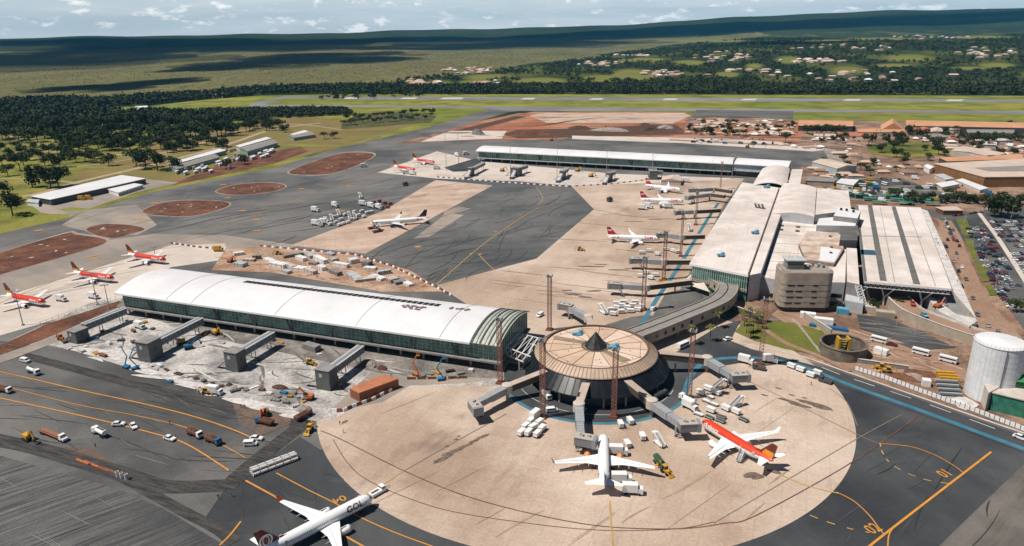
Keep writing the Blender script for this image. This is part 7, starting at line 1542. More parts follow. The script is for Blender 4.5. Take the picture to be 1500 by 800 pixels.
# named single trees: park on the left
PK = [(200, 243, 13, 2), (214, 247, 16, 0), (231, 250, 15, 0), (48, 275, 15, 4), (75, 276, 16, 0), (86, 274, 14, 6), (67, 268, 12, 1), (19, 316, 14, 0), (8, 286, 9, 6), (12, 258, 9, 1), (35, 243, 11, 5), (30, 250, 12, 2), (33, 226, 8, 0), (50, 222, 9, 1), (14, 232, 9, 0), (20, 236, 7, 6), (3, 243, 10, 0), (44, 235, 10, 6), (72, 226, 10, 0), (76, 240, 9, 1), (88, 246, 12, 0), (93, 231, 11, 5), (100, 234, 10, 0), (112, 238, 10, 1), (117, 224, 10, 2), (125, 236, 10, 0), (134, 238, 9, 3), (139, 233, 8, 1), (148, 239, 9, 5), (160, 243, 10, 3), (66, 243, 9, 3), (58, 234, 9, 6), (85, 226, 9, 0), (103, 228, 8, 6), (145, 222, 11, 5), (163, 219, 10, 0), (175, 221, 12, 2), (190, 222, 10, 2), (205, 216, 10, 0), (236, 219, 12, 2), (245, 224, 10, 0), (268, 217, 13, 2), (283, 220, 9, 1), (290, 212, 10, 0), (348, 194, 9, 5), (338, 192, 10, 0), (377, 188, 12, 0), (389, 187, 14, 4), (395, 189, 12, 0), (366, 191, 11, 6), (361, 193, 10, 2), (418, 194, 9, 0), (490, 203, 7, 1), (476, 204, 7, 5), (256, 250, 11, 0), (358, 241, 8, 0), (332, 247, 7, 6), (2, 222, 9, 0), (25, 220, 8, 1)]
for x, y, s, v in PK: tree(x, y, s * .95, v, 'on the park grass' if y > 230 else 'at the upper park grass', 'park trees', 1.15)
for k in range(34): tree(rnd.uniform(90, 335), rnd.uniform(208, 222), rnd.uniform(8, 12), rnd.choice([0, 2, 6, 1, 5, 3]), 'in the merged clumps of the park', 'park trees', 1.25)
for x in range(0, 345, 9): tree(x + rnd.uniform(-4, 4), 206 + rnd.uniform(-6, 5) - (x > 200) * 4, rnd.uniform(11, 15), rnd.choice([0, 2, 6, 0, 1]), 'in the front park belt', 'belt trees', 1.25)
for x in range(0, 330, 11): tree(x + rnd.uniform(-4, 4), 190 + rnd.uniform(-5, 4), rnd.uniform(12, 17), rnd.choice([0, 2, 6, 4]), 'in the rear park belt', 'belt trees', 1.25)
for x in range(330, 420, 9): tree(x + rnd.uniform(-3, 3), 188 + rnd.uniform(-9, 4), rnd.uniform(8, 12), rnd.choice([0, 2, 5]), 'left of the lone grey depot', 'belt trees', 1.2)
for x in range(505, 640, 9):
    for k in (0, 1): tree(x + rnd.uniform(-3, 3), 183 - (x - 505) * .08 - k * 7 + rnd.uniform(-2, 2), rnd.uniform(7, 11), rnd.choice([0, 2, 5, 1]), 'in the clump between the taxiways', 'scrub trees', 1.3)
# right hand town trees
for x, y, s, v, wh in [(1150, 210, 13, 2, 'alone beyond the far pier end'), (1039, 198, 12, 0, 'beside the first town houses'), (1033, 196, 9, 1, 'beside the first town houses'), (1062, 199, 9, 6, 'beside the first town houses'), (1076, 199, 9, 0, 'beside the first town houses'), (1088, 200, 9, 5, 'beside the first town houses'), (1018, 196, 7, 1, 'beside the first town houses')] + \
        [(1182 + i * 7, 196 + (i % 2) * 2, 12, [0, 2, 6][i % 3], 'before the near orange warehouse') for i in range(8)] + \
        [(1291, 224, 11, 0, 'on the green patch of the town'), (1308, 222, 12, 2, 'on the green patch of the town'), (1313, 231, 11, 0, 'on the green patch of the town'), (1325, 234, 8, 1, 'on the green patch of the town'), (1354, 221, 7, 6, 'on the green patch of the town'), (1368, 219, 15, 0, 'on the green patch of the town'), (1374, 227, 12, 6, 'on the green patch of the town'), (1383, 229, 8, 0, 'on the green patch of the town'), (1359, 235, 8, 1, 'on the green patch of the town'), (1272, 214, 14, 2, 'on the green patch of the town'), (1286, 198, 7, 0, 'between the red tiled shed and road'), (1314, 206, 12, 0, 'between the red tiled shed and road'), (1301, 207, 9, 4, 'between the red tiled shed and road'), (1332, 198, 13, 6, 'before the twin red domes'), (1350, 204, 14, 0, 'before the twin red domes'), (1385, 195, 9, 0, 'before the small pale house'), (1402, 196, 10, 5, 'before the small pale house'), (1478, 186, 9, 0, 'against the long orange warehouse'), (1484, 187, 8, 6, 'against the long orange warehouse')] + \
        [(1410 + i * 8.5, 206 + (i % 3) * 3, 11, [0, 1, 2][i % 3], 'among cars at the far right') for i in range(12)] + \
        [(1465, 318, 17, 2, 'at the top of the car park'), (1475, 320, 15, 0, 'at the top of the car park'), (1456, 318, 12, 6, 'at the top of the car park'), (1452, 312, 11, 0, 'at the top of the car park'), (1487, 458, 7, 1, 'by the car park wall'), (1494, 300, 9, 0, 'at the top of the car park'), (1400, 297, 8, 6, 'in the planted row above the departures road'), (1410, 298, 8, 0, 'in the planted row above the departures road'), (1420, 299, 8, 4, 'in the planted row above the departures road'), (1432, 299, 8, 0, 'in the planted row above the departures road'), (1442, 298, 8, 1, 'in the planted row above the departures road'), (1388, 296, 7, 5, 'in the planted row above the departures road'), (1350, 298, 6, 0, 'in the planted row above the departures road'), (1330, 300, 6, 1, 'in the planted row above the departures road')] + \
        [(1232, 413, 7, 3, 'in the gap beside the control building'), (1216, 455, 5, 1, 'at the foot of the control building'), (1281, 455, 6, 0, 'under the departures roof'), (1316, 452, 5, 1, 'under the departures roof')]:
    tree(x, y, s, v, wh, 'town trees', 1.15)
# yellow green palms in the lawn corner
def palm(x, y, h, label):
    p = U(x, y, .4); t = thing('palm_tree', label, 'palm tree', tuple(p), random.random() * 6, 'palms at the lawn corner'); m = MB(); m.tube((0, 0, 0), (.3, .2, h), .22, 6, r2=.14); m.build('trunk', BARK, t)
    m = MB()
    for k in range(15):
        a = 2 * PI * k / 15 + random.random() * .3; el = random.uniform(-.1, .9); pts_ = []
        for s in range(6): f = s / 5 * 2.9; pts_.append(Vector((.3 + math.cos(a) * f * math.cos(el * .8), .2 + math.sin(a) * f * math.cos(el * .8), h + math.sin(el) * f - .17 * f * f)))
        sd = Vector((-math.sin(a), math.cos(a), 0))
        for s in range(5):
            w0, w1 = .38 * math.sin(PI * (s + .3) / 5.8), .38 * math.sin(PI * (s + 1.3) / 5.8)
            m.add([pts_[s] - sd * w0 - Vector((0, 0, w0 * .5)), pts_[s], pts_[s + 1], pts_[s + 1] - sd * w1 - Vector((0, 0, w1 * .5))], [(0, 1, 2, 3)]); m.add([pts_[s] + sd * w0 - Vector((0, 0, w0 * .5)), pts_[s], pts_[s + 1], pts_[s + 1] + sd * w1 - Vector((0, 0, w1 * .5))], [(3, 2, 1, 0)])
    m.build('crown', mat('palm_leaf', (.13, .115, .025), .7, (.07, .075, .02), .6), t)
for i, (x, y, h) in enumerate([(1090, 478, 6), (1098, 471, 7), (1107, 474, 6), (1093, 488, 6.5), (1103, 486, 6), (1110, 482, 7), (1088, 469, 5.5), (1117, 471, 5), (1099, 496, 5.5), (1050, 480, 8), (1012, 505, 9), (1040, 500, 8)]):
    palm(x, y, h, ('yellow green palm at the lawn corner below the corridor end, ' + ORD[i] + ' planted') if i < 9 else ['dark palm before the corridor portholes, right one', 'dark palm before the corridor portholes, left one', 'dark palm before the corridor portholes, middle one'][i - 9])
_tr = random.Random(21)
for poly, n, wh in [([(1330, 199), (1500, 206), (1500, 232), (1400, 222)], 26, 'in the far right town'), ([(1008, 182), (1165, 184), (1165, 202), (1010, 200)], 26, 'in the dusty quarter'), ([(1180, 199), (1330, 200), (1330, 214), (1180, 212)], 20, 'along the town road'), ([(1300, 290), (1440, 292), (1440, 301), (1350, 301)], 14, 'in the planted row'), ([(1180, 240), (1350, 236), (1350, 262), (1262, 262)], 12, 'in the bare yard beyond the vault')]:
    k = 0
    while k < n:
        x, y = _tr.uniform(1000, 1500), _tr.uniform(180, 305)
        if bool(inpoly(np.array([x]), np.array([y]), poly)[0]): tree(x, y, _tr.uniform(4.5, 9.5), _tr.choice([0, 1, 2, 3, 5, 6]), wh, 'town trees', 1.1); k += 1
flush_trees()

# far woodland as one mass
def in_px(X, Y, poly, zoff=0):
    Z = TZ(X, Y); px, py = pxa(X, Y, Z); return inpoly(px, py, poly)
def woodland(name, X, Y, S, mats_, k=26, fs=.16, seed=1):
    rg = np.random.default_rng(seed); n = len(X)
    if n == 0: return
    th = rg.random((n, k)) * 6.283; u = rg.random((n, k)) * 1.6 - .6; q = np.sqrt(np.clip(1 - u * u, 0, 1)); rr = .75 + .4 * rg.random((n, k))
    lob = rg.normal(0, .16, (n, k, 3))
    nx, ny, nz = q * np.cos(th), q * np.sin(th), u
    cx = nx * rr * .48 + lob[..., 0]; cy = ny * rr * .48 + lob[..., 1]; cz = .55 + nz * rr * .38 + lob[..., 2] * .5
    N_ = np.stack([nx, ny, nz], -1) + rg.normal(0, .4, (n, k, 3)); N_ /= np.linalg.norm(N_, axis=-1, keepdims=True)
    A_ = np.cross(N_, rg.normal(0, 1, (n, k, 3))); A_ /= np.linalg.norm(A_, axis=-1, keepdims=True); B_ = np.cross(N_, A_)
    C_ = np.stack([cx, cy, cz], -1); f = fs * (.7 + .8 * rg.random((n, k, 1)))
    V = np.stack([C_ + A_ * f, C_ + B_ * f, C_ - A_ * f, C_ - B_ * f], 2) * S[:, None, None, None]
    V += np.stack([X, Y, TZ(X, Y)], -1)[:, None, None, :]
    V = V.reshape(-1, 3); nf = n * k; me = bpy.data.meshes.new(name); me.vertices.add(len(V)); me.vertices.foreach_set('co', V.astype(np.float32).ravel())
    me.loops.add(nf * 4); me.loops.foreach_set('vertex_index', np.arange(nf * 4, dtype=np.int32)); me.polygons.add(nf); me.polygons.foreach_set('loop_start', np.arange(0, nf * 4, 4, dtype=np.int32)); me.polygons.foreach_set('loop_total', np.full(nf, 4, np.int32))
    for m_ in mats_: me.materials.append(m_)
    me.polygons.foreach_set('material_index', np.repeat(rg.integers(0, len(mats_), n), k).astype(np.int32)); me.update(calc_edges=True)
    o = bpy.data.objects.new(name, me); COL.objects.link(o); tag(o, kind='stuff'); return o
WL = [leafmat('wood_dark', (.017, .027, .010), (.028, .040, .014), .02), leafmat('wood_mid', (.026, .040, .014), (.038, .050, .018), .02), leafmat('wood_olive', (.045, .052, .020), (.03, .04, .014), .02)]
def scatter(poly, n, box, seed, excl=None):
    rg = np.random.default_rng(seed); x0, x1, y0, y1 = box; X = rg.uniform(x0, x1, n); Y = rg.uniform(y0, y1, n); k = in_px(X, Y, poly)
    if excl is not None:
        px, py = pxa(X, Y, TZ(X, Y))
        wx = .45 * np.sin(X * .021 + 2) + .45 * np.sin(Y * .017 + X * .006)
        for cx, cy, rx, ry in excl: k &= ~(((px - cx) / rx) ** 2 + ((py - cy) / ry) ** 2 + wx < 1)
    return X[k], Y[k]
WOODL = [(-700, 200), (-300, 190), (0, 190), (200, 190), (330, 185), (340, 172), (230, 166), (160, 163), (120, 157), (215, 154), (290, 147), (370, 140.5), (400, 138.5), (520, 138), (760, 138), (1000, 138.2), (1500, 140), (1900, 142), (1900, 132), (1500, 128), (1000, 126), (760, 127), (600, 129), (500, 127), (420, 129), (370, 131), (300, 138), (220, 142), (150, 147), (60, 147), (0, 149), (-300, 156), (-700, 168)]
X1, Y1 = scatter(WOODL, 60000, (-2600, 3200, 1050, 2600), 11, [(120, 172, 18, 2.0), (60, 177, 24, 1.6), (200, 180, 20, 2), (190, 165, 16, 2.2), (290, 178, 14, 1.6), (20, 168, 14, 1.5)])
woodland('wood_belt', X1, Y1, RNG.uniform(9, 15, len(X1)), WL, 24, .17, 3)
strip_poly = [(340, 176), (352, 168), (420, 163), (500, 162), (500, 172), (420, 176)]
X1, Y1 = scatter([(225, 178), (215, 166), (330, 163), (420, 161), (500, 161.5), (520, 168), (420, 173), (330, 178)], 9000, (-1000, -150, 1100, 1600), 12); woodland('hedge_wood', X1, Y1, RNG.uniform(7, 10, len(X1)), WL, 22, .17, 4)
# scattered bushes on the savanna
X1, Y1 = scatter(SAV, 7000, (-3500, 1500, 2000, 6000), 14); woodland('savanna_bushes', X1, Y1, RNG.uniform(1.5, 3.6, len(X1)), WL, 8, .3, 6)
for i, (x, y, s) in enumerate([(84, 144, 14), (128, 143, 13), (401, 127, 18), (413, 127, 18), (327, 131, 15), (98, 145, 10)]):
    tree0 = TV[4 if i % 2 else 0]; p = hit(x, y + 2.5); o = thing('tree', ['round tree standing above the far left wood edge, left one', 'tall tree standing above the far left wood edge, right one', 'pale tall tree beyond the wood, left of a pair near the white tank tops', 'pale tall tree beyond the wood, right of a pair near the white tank tops', 'tree beside the white tank tops beyond the wood', 'small tree between the two standing above the far left wood'][i], 'tree', tuple(p), i, 'lone trees beyond the wood'); o.scale = (s, s, s)
    for part in tree0[:2]: c = part.copy(); COL.objects.link(c); c.parent = o
for i, x in enumerate((312, 317, 322, 327)):
    p = U(x, 144.5 - i * .6); o = MB().lathe([(3.2, 0), (3.2, 9), (.1, 11)], 14).build('white_silo', WHITE); o.location = p; tag(o, 'small white round silo at the far wood edge, ' + ORD[i] + ' of four from the left', 'silo', 'white silos at the far wood edge')

# ------------------------------------------------------------------ village houses
HW = [CWALL, WHITE, mat('house_beige', (.50, .40, .30), .85)]; HR = [mat('faded_red_tiles', (.46, .30, .22), .85), mat('faded_orange_tiles', (.52, .36, .26), .85), WHITE, PALEROOF, mat('brown_tile_roof', (.26, .16, .11), .85)]
HP = []
for v in range(10):
    w = MB(); L_, W_ = [(16, 10), (20, 11), (13, 9), (24, 10), (18, 13)][v % 5]; w.box((0, 0, 1.6), (L_, W_, 3.2)); 
    if v % 3 == 0: w.box((L_ * .3, W_ * .6, 1.6), (L_ * .35, W_ * .7, 3.2))
    r = MB(); hh = 2.6; o_ = .8; q = [(-L_ / 2 - o_, -W_ / 2 - o_, 3.2), (L_ / 2 + o_, -W_ / 2 - o_, 3.2), (L_ / 2 + o_, W_ / 2 + o_, 3.2), (-L_ / 2 - o_, W_ / 2 + o_, 3.2), (-L_ / 2 + W_ * .4, 0, 3.2 + hh), (L_ / 2 - W_ * .4, 0, 3.2 + hh)]
    r.add(q, [(0, 1, 5, 4), (2, 3, 4, 5), (1, 2, 5), (3, 0, 4), (3, 2, 1, 0)])
    win = MB()
    for k in range(4): win.box((-L_ / 2 + (k + .6) * L_ / 4.4, -W_ / 2 - .03, 1.7), (1.4, .12, 1.2))
    HP.append((w.build('wall', HW[v % 3]), r.build('roof', HR[v % 5]), win.build('window_row', GLASSD)))
for pr_ in HP:
    for o in pr_: COL.objects.unlink(o)
from collections import defaultdict
HG = defaultdict(list); HPX = []
def house(x, y, v, where, s=1.0): HG[where].append((x, y, v, s))
r2 = random.Random(9)
def hcl(where, cx, cy, rx, ry, n, hv=None, s=1.0):
    for k in range(int(n * 1.45)):
        a = r2.random() * 6.28; f = math.sqrt(r2.random()); house(cx + rx * f * math.cos(a), cy + ry * f * math.sin(a), (r2.choice(hv) if hv else r2.randrange(10)), where, s)
hcl('in the upper left village cluster', 690, 104, 40, 5, 22); hcl('in the lower left village cluster', 620, 121, 24, 5, 12); hcl('low in the left village', 722, 123, 26, 4, 9)
hcl('in the white ridge row, centre', 922, 82, 30, 2, 12, [2, 7, 1, 3]); hcl('in the middle village above the green meadow', 880, 94, 34, 4, 16); hcl('beside the meadow right of the middle village', 970, 109, 30, 5, 16); hcl('in the centre right village', 1060, 84, 45, 8, 16)
hcl('in the white villa group, right background', 1190, 90, 48, 3, 18, [2, 7, 1, 3, 0]); hcl('in the right ridge village', 1360, 55, 60, 3, 20, [2, 7, 0, 1, 5]); hcl('on the right slope of the village', 1440, 78, 50, 8, 14); hcl('scattered in the right hand wood', 1290, 112, 120, 9, 14); hcl('in the wood between meadow and villas', 1100, 110, 80, 8, 10); hcl('scattered high in the right hand wood', 1230, 70, 90, 6, 12)
# town houses near the airport
for w_, L_ in HG.items():
    L_.sort()
    for i, (x, y, v, s) in enumerate(L_):
        p = hit(x, y) if y < 140 else U(x, y); HPX.append(PX(p)); o = thing('house', ('red roofed', 'orange roofed', 'white roofed', 'pale roofed', 'brown roofed')[v % 5] + ' house ' + w_ + f', {ORD[i]} from left', 'house', tuple(p), r2.choice([0, .4, 1.2, -.3, 2.2]), 'village houses beyond the runway'); o.scale = (s * r2.uniform(.85, 1.45),) * 3
        for q in HP[v]: c = q.copy(); COL.objects.link(c); c.parent = o
mx = [(x, y, rx * 1.1, ry * 1.25 + .8) for x, y, rx, ry in CLEAR]
X1, Y1 = scatter(VILL, 90000, (-1000, 7000, 1650, 6000), 13, mx); keep = RNG.random(len(X1)) < np.clip(2600 / Y1, .25, 1) * .66; X1, Y1 = X1[keep], Y1[keep]
w2 = np.array([mnoise.fractal(Vector((a * .006, b * .0025, 3)), 1, 2, 3) for a, b in zip(X1, Y1)]); keep = (w2 < .32) | (RNG.random(len(X1)) < .45); X1, Y1 = X1[keep], Y1[keep]
qx, qy = pxa(X1, Y1, TZ(X1, Y1)); keep = np.ones(len(X1), bool)
for hx, hy in HPX: keep &= ~((np.abs(qx - hx) < 5.5) & (qy > hy - 1.0) & (qy < hy + 5.0))
X1, Y1 = X1[keep], Y1[keep]
woodland('village_wood', X1, Y1, RNG.uniform(6, 12, len(X1)), WL + [leafmat('wood_light', (.05, .068, .02), (.07, .08, .03), .02)], 16, .2, 5)
TG = []
for k in range(120):
    TG.append((r2.uniform(1004, 1168), r2.uniform(175, 199), r2.choice([1, 6, 3, 8, 0, 4, 2, 9]), r2.uniform(.35, .7)))
TG.sort()
for i, (x, y, v, s) in enumerate(TG):
    p = U(x, y); o = thing('town_house', ('red roofed', 'orange roofed', 'white roofed', 'pale roofed', 'brown roofed')[v % 5] + f' hut in the dusty quarter beyond the far pier, {ORD[i % 60]} in its ' + ('left', 'right', 'right')[i // 60] + ' half', 'house', tuple(p), GA + r2.choice([0, PI / 2, .2]), 'huts of the dusty quarter'); o.scale = (s,) * 3
    for q in HP[v]: c = q.copy(); COL.objects.link(c); c.parent = o

SHL = defaultdict(list)
for poly, n, wh in [([(1180, 203), (1260, 206), (1262, 232), (1228, 232), (1226, 216)], 14, 'left of the town green'), ([(1262, 234), (1350, 238), (1345, 258), (1262, 258)], 8, 'in the bare fenced yard'), ([(1330, 203), (1500, 210), (1500, 232), (1400, 221)], 30, 'among the far right trees'), ([(1180, 248), (1262, 252), (1255, 264), (1185, 262)], 14, 'behind the vaulted roof'), ([(1160, 212), (1215, 216), (1212, 220), (1160, 217)], 5, 'at the north slab end')]:
    k = 0
    while k < n:
        x, y = r2.uniform(1150, 1500), r2.uniform(200, 540)
        if bool(inpoly(np.array([x]), np.array([y]), poly)[0]): SHL[wh].append((x, y)); k += 1
for wh, L_ in SHL.items():
    for i, (x, y) in enumerate(sorted(L_)):
        v = r2.randrange(10); p = U(x, y); o = thing('shed', ('red roofed', 'orange roofed', 'white roofed', 'pale roofed', 'brown roofed')[v % 5] + f' little shed {wh}, {ORD[i]} from left', 'shed', tuple(p), GA + r2.choice([0, PI / 2, .3]), 'little sheds of the town'); o.scale = (r2.uniform(.35, .75),) * 3
        for q in HP[v]: c = q.copy(); COL.objects.link(c); c.parent = o

# ------------------------------------------------------------------ parked cars
CARM = [WV, WV, WV, mat('car_silver', (.42, .42, .43), .3, metal=.3), mat('car_black', (.02, .02, .022), .3), mat('car_grey', (.12, .125, .13), .3), mat('car_red', (.28, .02, .02), .3), mat('car_dark_blue', (.02, .035, .09), .3)]
CARN = ['white', 'white', 'white', 'silver', 'black', 'grey', 'red', 'dark blue']; CP_ = {}
def parked(p, rz, ci, label, grp):
    if ci not in CP_:
        b = MB(); prof = [(-2.1, .25), (-2.15, .8), (-1.9, .95), (1.0, .98), (2.0, .8), (2.15, .6), (2.1, .25)]
        b.loft([[(x, y, z) for x, z in prof] for y in (-.88, .88)], 0); b.loft([[(-1.75, -.8, .94), (.95, -.8, .94), (.95, .8, .94), (-1.75, .8, .94)], [(-1.25, -.66, 1.42), (.25, -.66, 1.42), (.25, .66, 1.42), (-1.25, .66, 1.42)]], 1); b.box((-.5, 0, 1.44), (1.5, 1.28, .05), m=0)
        for x in (-1.3, 1.35):
            for s in (-1, 1): b.tube((x, s * .78, .33), (x, s * .92, .33), .33, 8, 2)
        CP_[ci] = b.build('parked_car', [CARM[ci], GLASSD, BLACK]); o = CP_[ci]
    else: o = CP_[ci].copy(); COL.objects.link(o)
    o.location = p; o.rotation_euler = (0, 0, rz); tag(o, label, 'car', grp); return o
NC = 0
def carrow(a, b, rowname, grp, z=.38, occ=.88, perp=True, pitch=2.75):
    global NC
    A_, B_ = U(*a, z), U(*b, z); l = (B_ - A_).length; n = int(l / pitch); rz = math.atan2(B_.y - A_.y, B_.x - A_.x) + (PI / 2 if perp else 0); j = 0
    for k in range(n):
        if r2.random() > occ: continue
        ci = r2.choice([0, 1, 2, 0, 3, 3, 4, 4, 4, 5, 5, 5, 7, 7, 6]); q = A_.lerp(B_, (k + .5) / n); j += 1; NC += 1
        q.x += r2.uniform(-.25, .25); q.y += r2.uniform(-.2, .2)
        parked(q, rz + r2.uniform(-.04, .04) + (PI if r2.random() < .4 else 0), ci, f'{CARN[ci]} parked car, {ORD[min(j - 1, 68)]} in the {rowname}', grp)
for i, (a, b) in enumerate([((1418, 334), (1464, 430)), ((1427, 332), (1475, 430)), ((1437, 335), (1486, 432)), ((1447, 345), (1496, 428))]): carrow(a, b, ORD[i] + ' long car park row from the departures road', 'cars in the long rows of the car park', occ=.5, pitch=3.0)
for i, (a, b) in enumerate([((1450, 326), (1512, 325)), ((1456, 337), (1520, 336)), ((1462, 347), (1530, 346)), ((1474, 362), (1540, 361)), ((1480, 373), (1550, 371)), ((1488, 388), (1560, 386)), ((1453, 331), (1514, 330)), ((1459, 342), (1524, 341)), ((1468, 354), (1534, 353)), ((1484, 381), (1552, 379)), ((1494, 398), (1570, 396))]): carrow(a, b, ORD[i] + ' cross row of the right car park', 'cars in the cross rows of the right car park', z=.4)
carrow((1384, 322), (1398, 354), 'kerb line at the top of the departures road', 'cars along the departures kerb', perp=False, pitch=5.4, z=.4); carrow((1392, 322), (1372, 318), 'short kerb line by the pavilion', 'cars by the pavilion', perp=False, pitch=5.4, z=.4)
for i, (x, y) in enumerate([(1386, 362), (1388, 352), (1396, 338), (1399, 348), (1402, 354), (1405, 361), (1391, 343), (1384, 333), (1401, 372), (1398, 384), (1404, 398), (1409, 392), (1415, 410), (1425, 438), (1432, 462), (1447, 478), (1462, 488), (1408, 420)]): parked(U(x, y, .4), heading(x, y, x + 8, y + 22) + r2.uniform(-.1, .1), r2.choice([0, 3, 4, 5, 4, 7]), 'car on or beside the departures road, ' + ORD[i] + ' listed going down it', 'cars on the departures road')
carrow((1462, 425), (1482, 452), 'lowest car park row above the tank', 'cars in the lowest car park row', z=.4, pitch=3.2)
carrow((1395, 317), (1440, 311), 'curved road above the car park', 'cars on the road above the car park', perp=False, pitch=5.5, z=.4)
for i, (a, b) in enumerate([((1192, 266), (1250, 266)), ((1200, 272), (1285, 273)), ((1190, 277), (1310, 281)), ((1245, 288), (1340, 292)), ((1262, 262), (1320, 263))]): carrow(a, b, ORD[i] + ' dense yard row behind the vaulted roof', 'vehicles in the yard behind the vaulted roof', z=.34, occ=.4, pitch=3.8)
for i, (a, b) in enumerate([((1010, 203), (1075, 206)), ((1080, 202), (1120, 205)), ((1325, 207), (1410, 210)), ((1440, 214), (1500, 222)), ((1255, 207), (1320, 208)), ((1380, 285), (1440, 288))]): carrow(a, b, ORD[i] + ' roadside row in the town', 'cars along the town road', z=.34, occ=.36, pitch=4.5)
carrow((1395, 268), (1440, 280), 'loading side of the cargo hall', 'cars at the cargo hall', z=.36, occ=.35, pitch=4)
print('cars', NC)
# trucks and buses in the yard behind the vault
PV = {}
def pvan(p, rz, m_, label):
    if m_.name not in PV:
        b = MB(); b.box((-.8, 0, 1.75), (4.6, 2.1, 2.3), m=0); b.box((2.3, 0, 1.3), (1.5, 2.0, 1.6), m=0); b.box((2.7, 0, 1.65), (.8, 1.8, .6), m=1); 
        for x in (-2, 2.2):
            for s in (-1, 1): b.tube((x, s * .8, .42), (x, s * 1.04, .42), .42, 8, 2)
        o = PV[m_.name] = b.build('parked_truck', [m_, GLASSD, BLACK])
    else: o = PV[m_.name].copy(); COL.objects.link(o)
    o.location = p; o.rotation_euler = (0, 0, rz); tag(o, label, 'truck', 'small trucks parked in the yards')
for nm, poly, n in [('beyond the vaulted roof', [(1182, 266), (1260, 262), (1330, 268), (1350, 296), (1300, 297), (1240, 292), (1190, 280)], 54), ('before the cargo hall', [(1340, 272), (1430, 288), (1440, 296), (1350, 296)], 20), ('on the north slab', [(1010, 206), (1150, 211), (1150, 215), (1010, 209)], 16)]:
    k = 0; q = []
    while len(q) < n:
        x, y = r2.uniform(1000, 1450), r2.uniform(200, 300)
        if bool(inpoly(np.array([x]), np.array([y]), poly)[0]): q.append((x, y))
    for i, (x, y) in enumerate(sorted(q)):
        c = r2.choice([0, 0, 1, 2, 3, 4, 5]); pvan(U(x, y, .36), GA + r2.choice([0, 0, PI / 2]) + r2.uniform(-.1, .1), [WV, BLUE, DKGREY, GREENR, CARM[4], YELM][c], ['white', 'blue', 'dark grey', 'green', 'black', 'yellow'][c] + f' small truck {nm}, {ORD[i]} from left')
YV = [(x, y) for x, y in [(1216, 262), (1228, 259), (1240, 268), (1262, 272), (1275, 268), (1284, 276), (1296, 270), (1236, 280), (1254, 284), (1306, 285), (1320, 288), (1340, 262), (1362, 272), (1375, 275), (1410, 284), (1448, 285), (1205, 268), (1268, 290), (1292, 295), (1330, 296)]]
for i, (x, y) in enumerate(sorted(YV)): veh(['box', 'bus', 'box', 'flat', 'box'][i % 5], [WV, WV, GREENR, WV, BLUE][i % 5], x, y, 12, 1 + (i % 3), ORD[i] + ' truck or bus from the left in the yards behind the terminal', 'trucks and buses in the yards', z=.36)
for i in range(9):
    p = U(1262 + i * 13, 285 + (i % 3) * 4.5 + i * .3, 3); t = thing('shade_canopy', ORD[i] + ' dark green shade canopy from the left beyond the departures roof', 'shade roof', (p.x, p.y, 0), GA, 'green shade roofs in the yard'); MB().box((0, 0, 3), (11, 4.5, .2), rx=.08).build('roof', GREENN, t)
    for sx in (-5, 5):
        for sy in (-2, 2): MB().tube((sx, sy, 0), (sx, sy, 2.9), .1, 5).build('post', STEEL, t)

# ------------------------------------------------------------------ light, clouds, sky, air
SUNV = Vector((.54, .13, -1)).normalized()       # direction the light travels
sl_ = bpy.data.lights.new('sun', 'SUN'); sl_.energy = 5.0; sl_.angle = R(.53); sl_.color = (1.0, .93, .84)
so = bpy.data.objects.new('sun', sl_); COL.objects.link(so); so.rotation_euler = SUNV.to_track_quat('-Z', 'Y').to_euler(); so.location = (-300, -100, 500)
CLOUDM = bpy.data.materials.new('cloud'); CLOUDM.use_nodes = True; CLOUDM.node_tree.nodes['Principled BSDF'].inputs['Base Color'].default_value = (.85, .85, .86, 1); CLOUDM.node_tree.nodes['Principled BSDF'].inputs['Roughness'].default_value = 1; CLOUDM.node_tree.nodes['Principled BSDF'].inputs['Alpha'].default_value = .30
def cloud(x, y, wpx, hpx, label, hh=1000, n=60):
    g = hit(x, y); l = hit(x - wpx / 2, y); r = hit(x + wpx / 2, y); nr = hit(x, y + hpx / 2); fr = hit(x, y - hpx / 2); sx = (r - l).length / 2; sy = (fr - nr).length / 2
    c = (nr + fr) / 2 - SUNV * (hh - g.z) / -SUNV.z * 1.0; rg = random.Random(int(x * 7 + y)); mb = MB()
    for k in range(n):
        a = rg.random() * 6.28; f = rg.random() ** .6 * .95; ox, oy = sx * f * math.cos(a), sy * f * math.sin(a); rs = rg.uniform(.12, .42); N = 14; rings = []
        for j in range(1, 8):
            th = PI * j / 8; rings.append([(c.x + ox + sx * rs * math.sin(th) * math.cos(2 * PI * i / N) * rg.uniform(.82, 1.15), c.y + oy + sy * rs * math.sin(th) * math.sin(2 * PI * i / N) * rg.uniform(.82, 1.15), hh + 60 + 70 * math.cos(th) * rg.uniform(.8, 1.2)) for i in range(N)])
        mb.loft(rings)
    o = mb.build('cumulus_cloud', CLOUDM, smooth=True); tag(o, label, 'cloud')
for x, y, w, h, lb in [(200, 62, 760, 9, 'wide unseen cloud added to shade the far left horizon ridge'), (60, 86, 460, 34, 'big grey bottomed cloud over the left hills'), (330, 68, 420, 14, 'long cloud over the far left ridge'), (92, 130, 80, 8, 'small cloud shading the near left savanna'), (205, 124, 90, 15, 'middle cloud shading the left savanna'), (310, 100, 110, 8, 'flat cloud shading the centre left savanna'), (470, 88, 240, 20, 'cloud shading the centre savanna'), (700, 67, 420, 11, 'long cloud over the centre hills'), (620, 58, 300, 6, 'thin cloud over the far centre ridge'), (1300, 30, 700, 16, 'wide cloud over the right ridge'), (950, 45, 300, 8, 'cloud over the centre right ridge'), (1150, 64, 200, 4, 'cloud over the right ridge foot')]:  # the horizon ridge cloud is added out of view to darken that band
    cloud(x, y, w, h, lb)
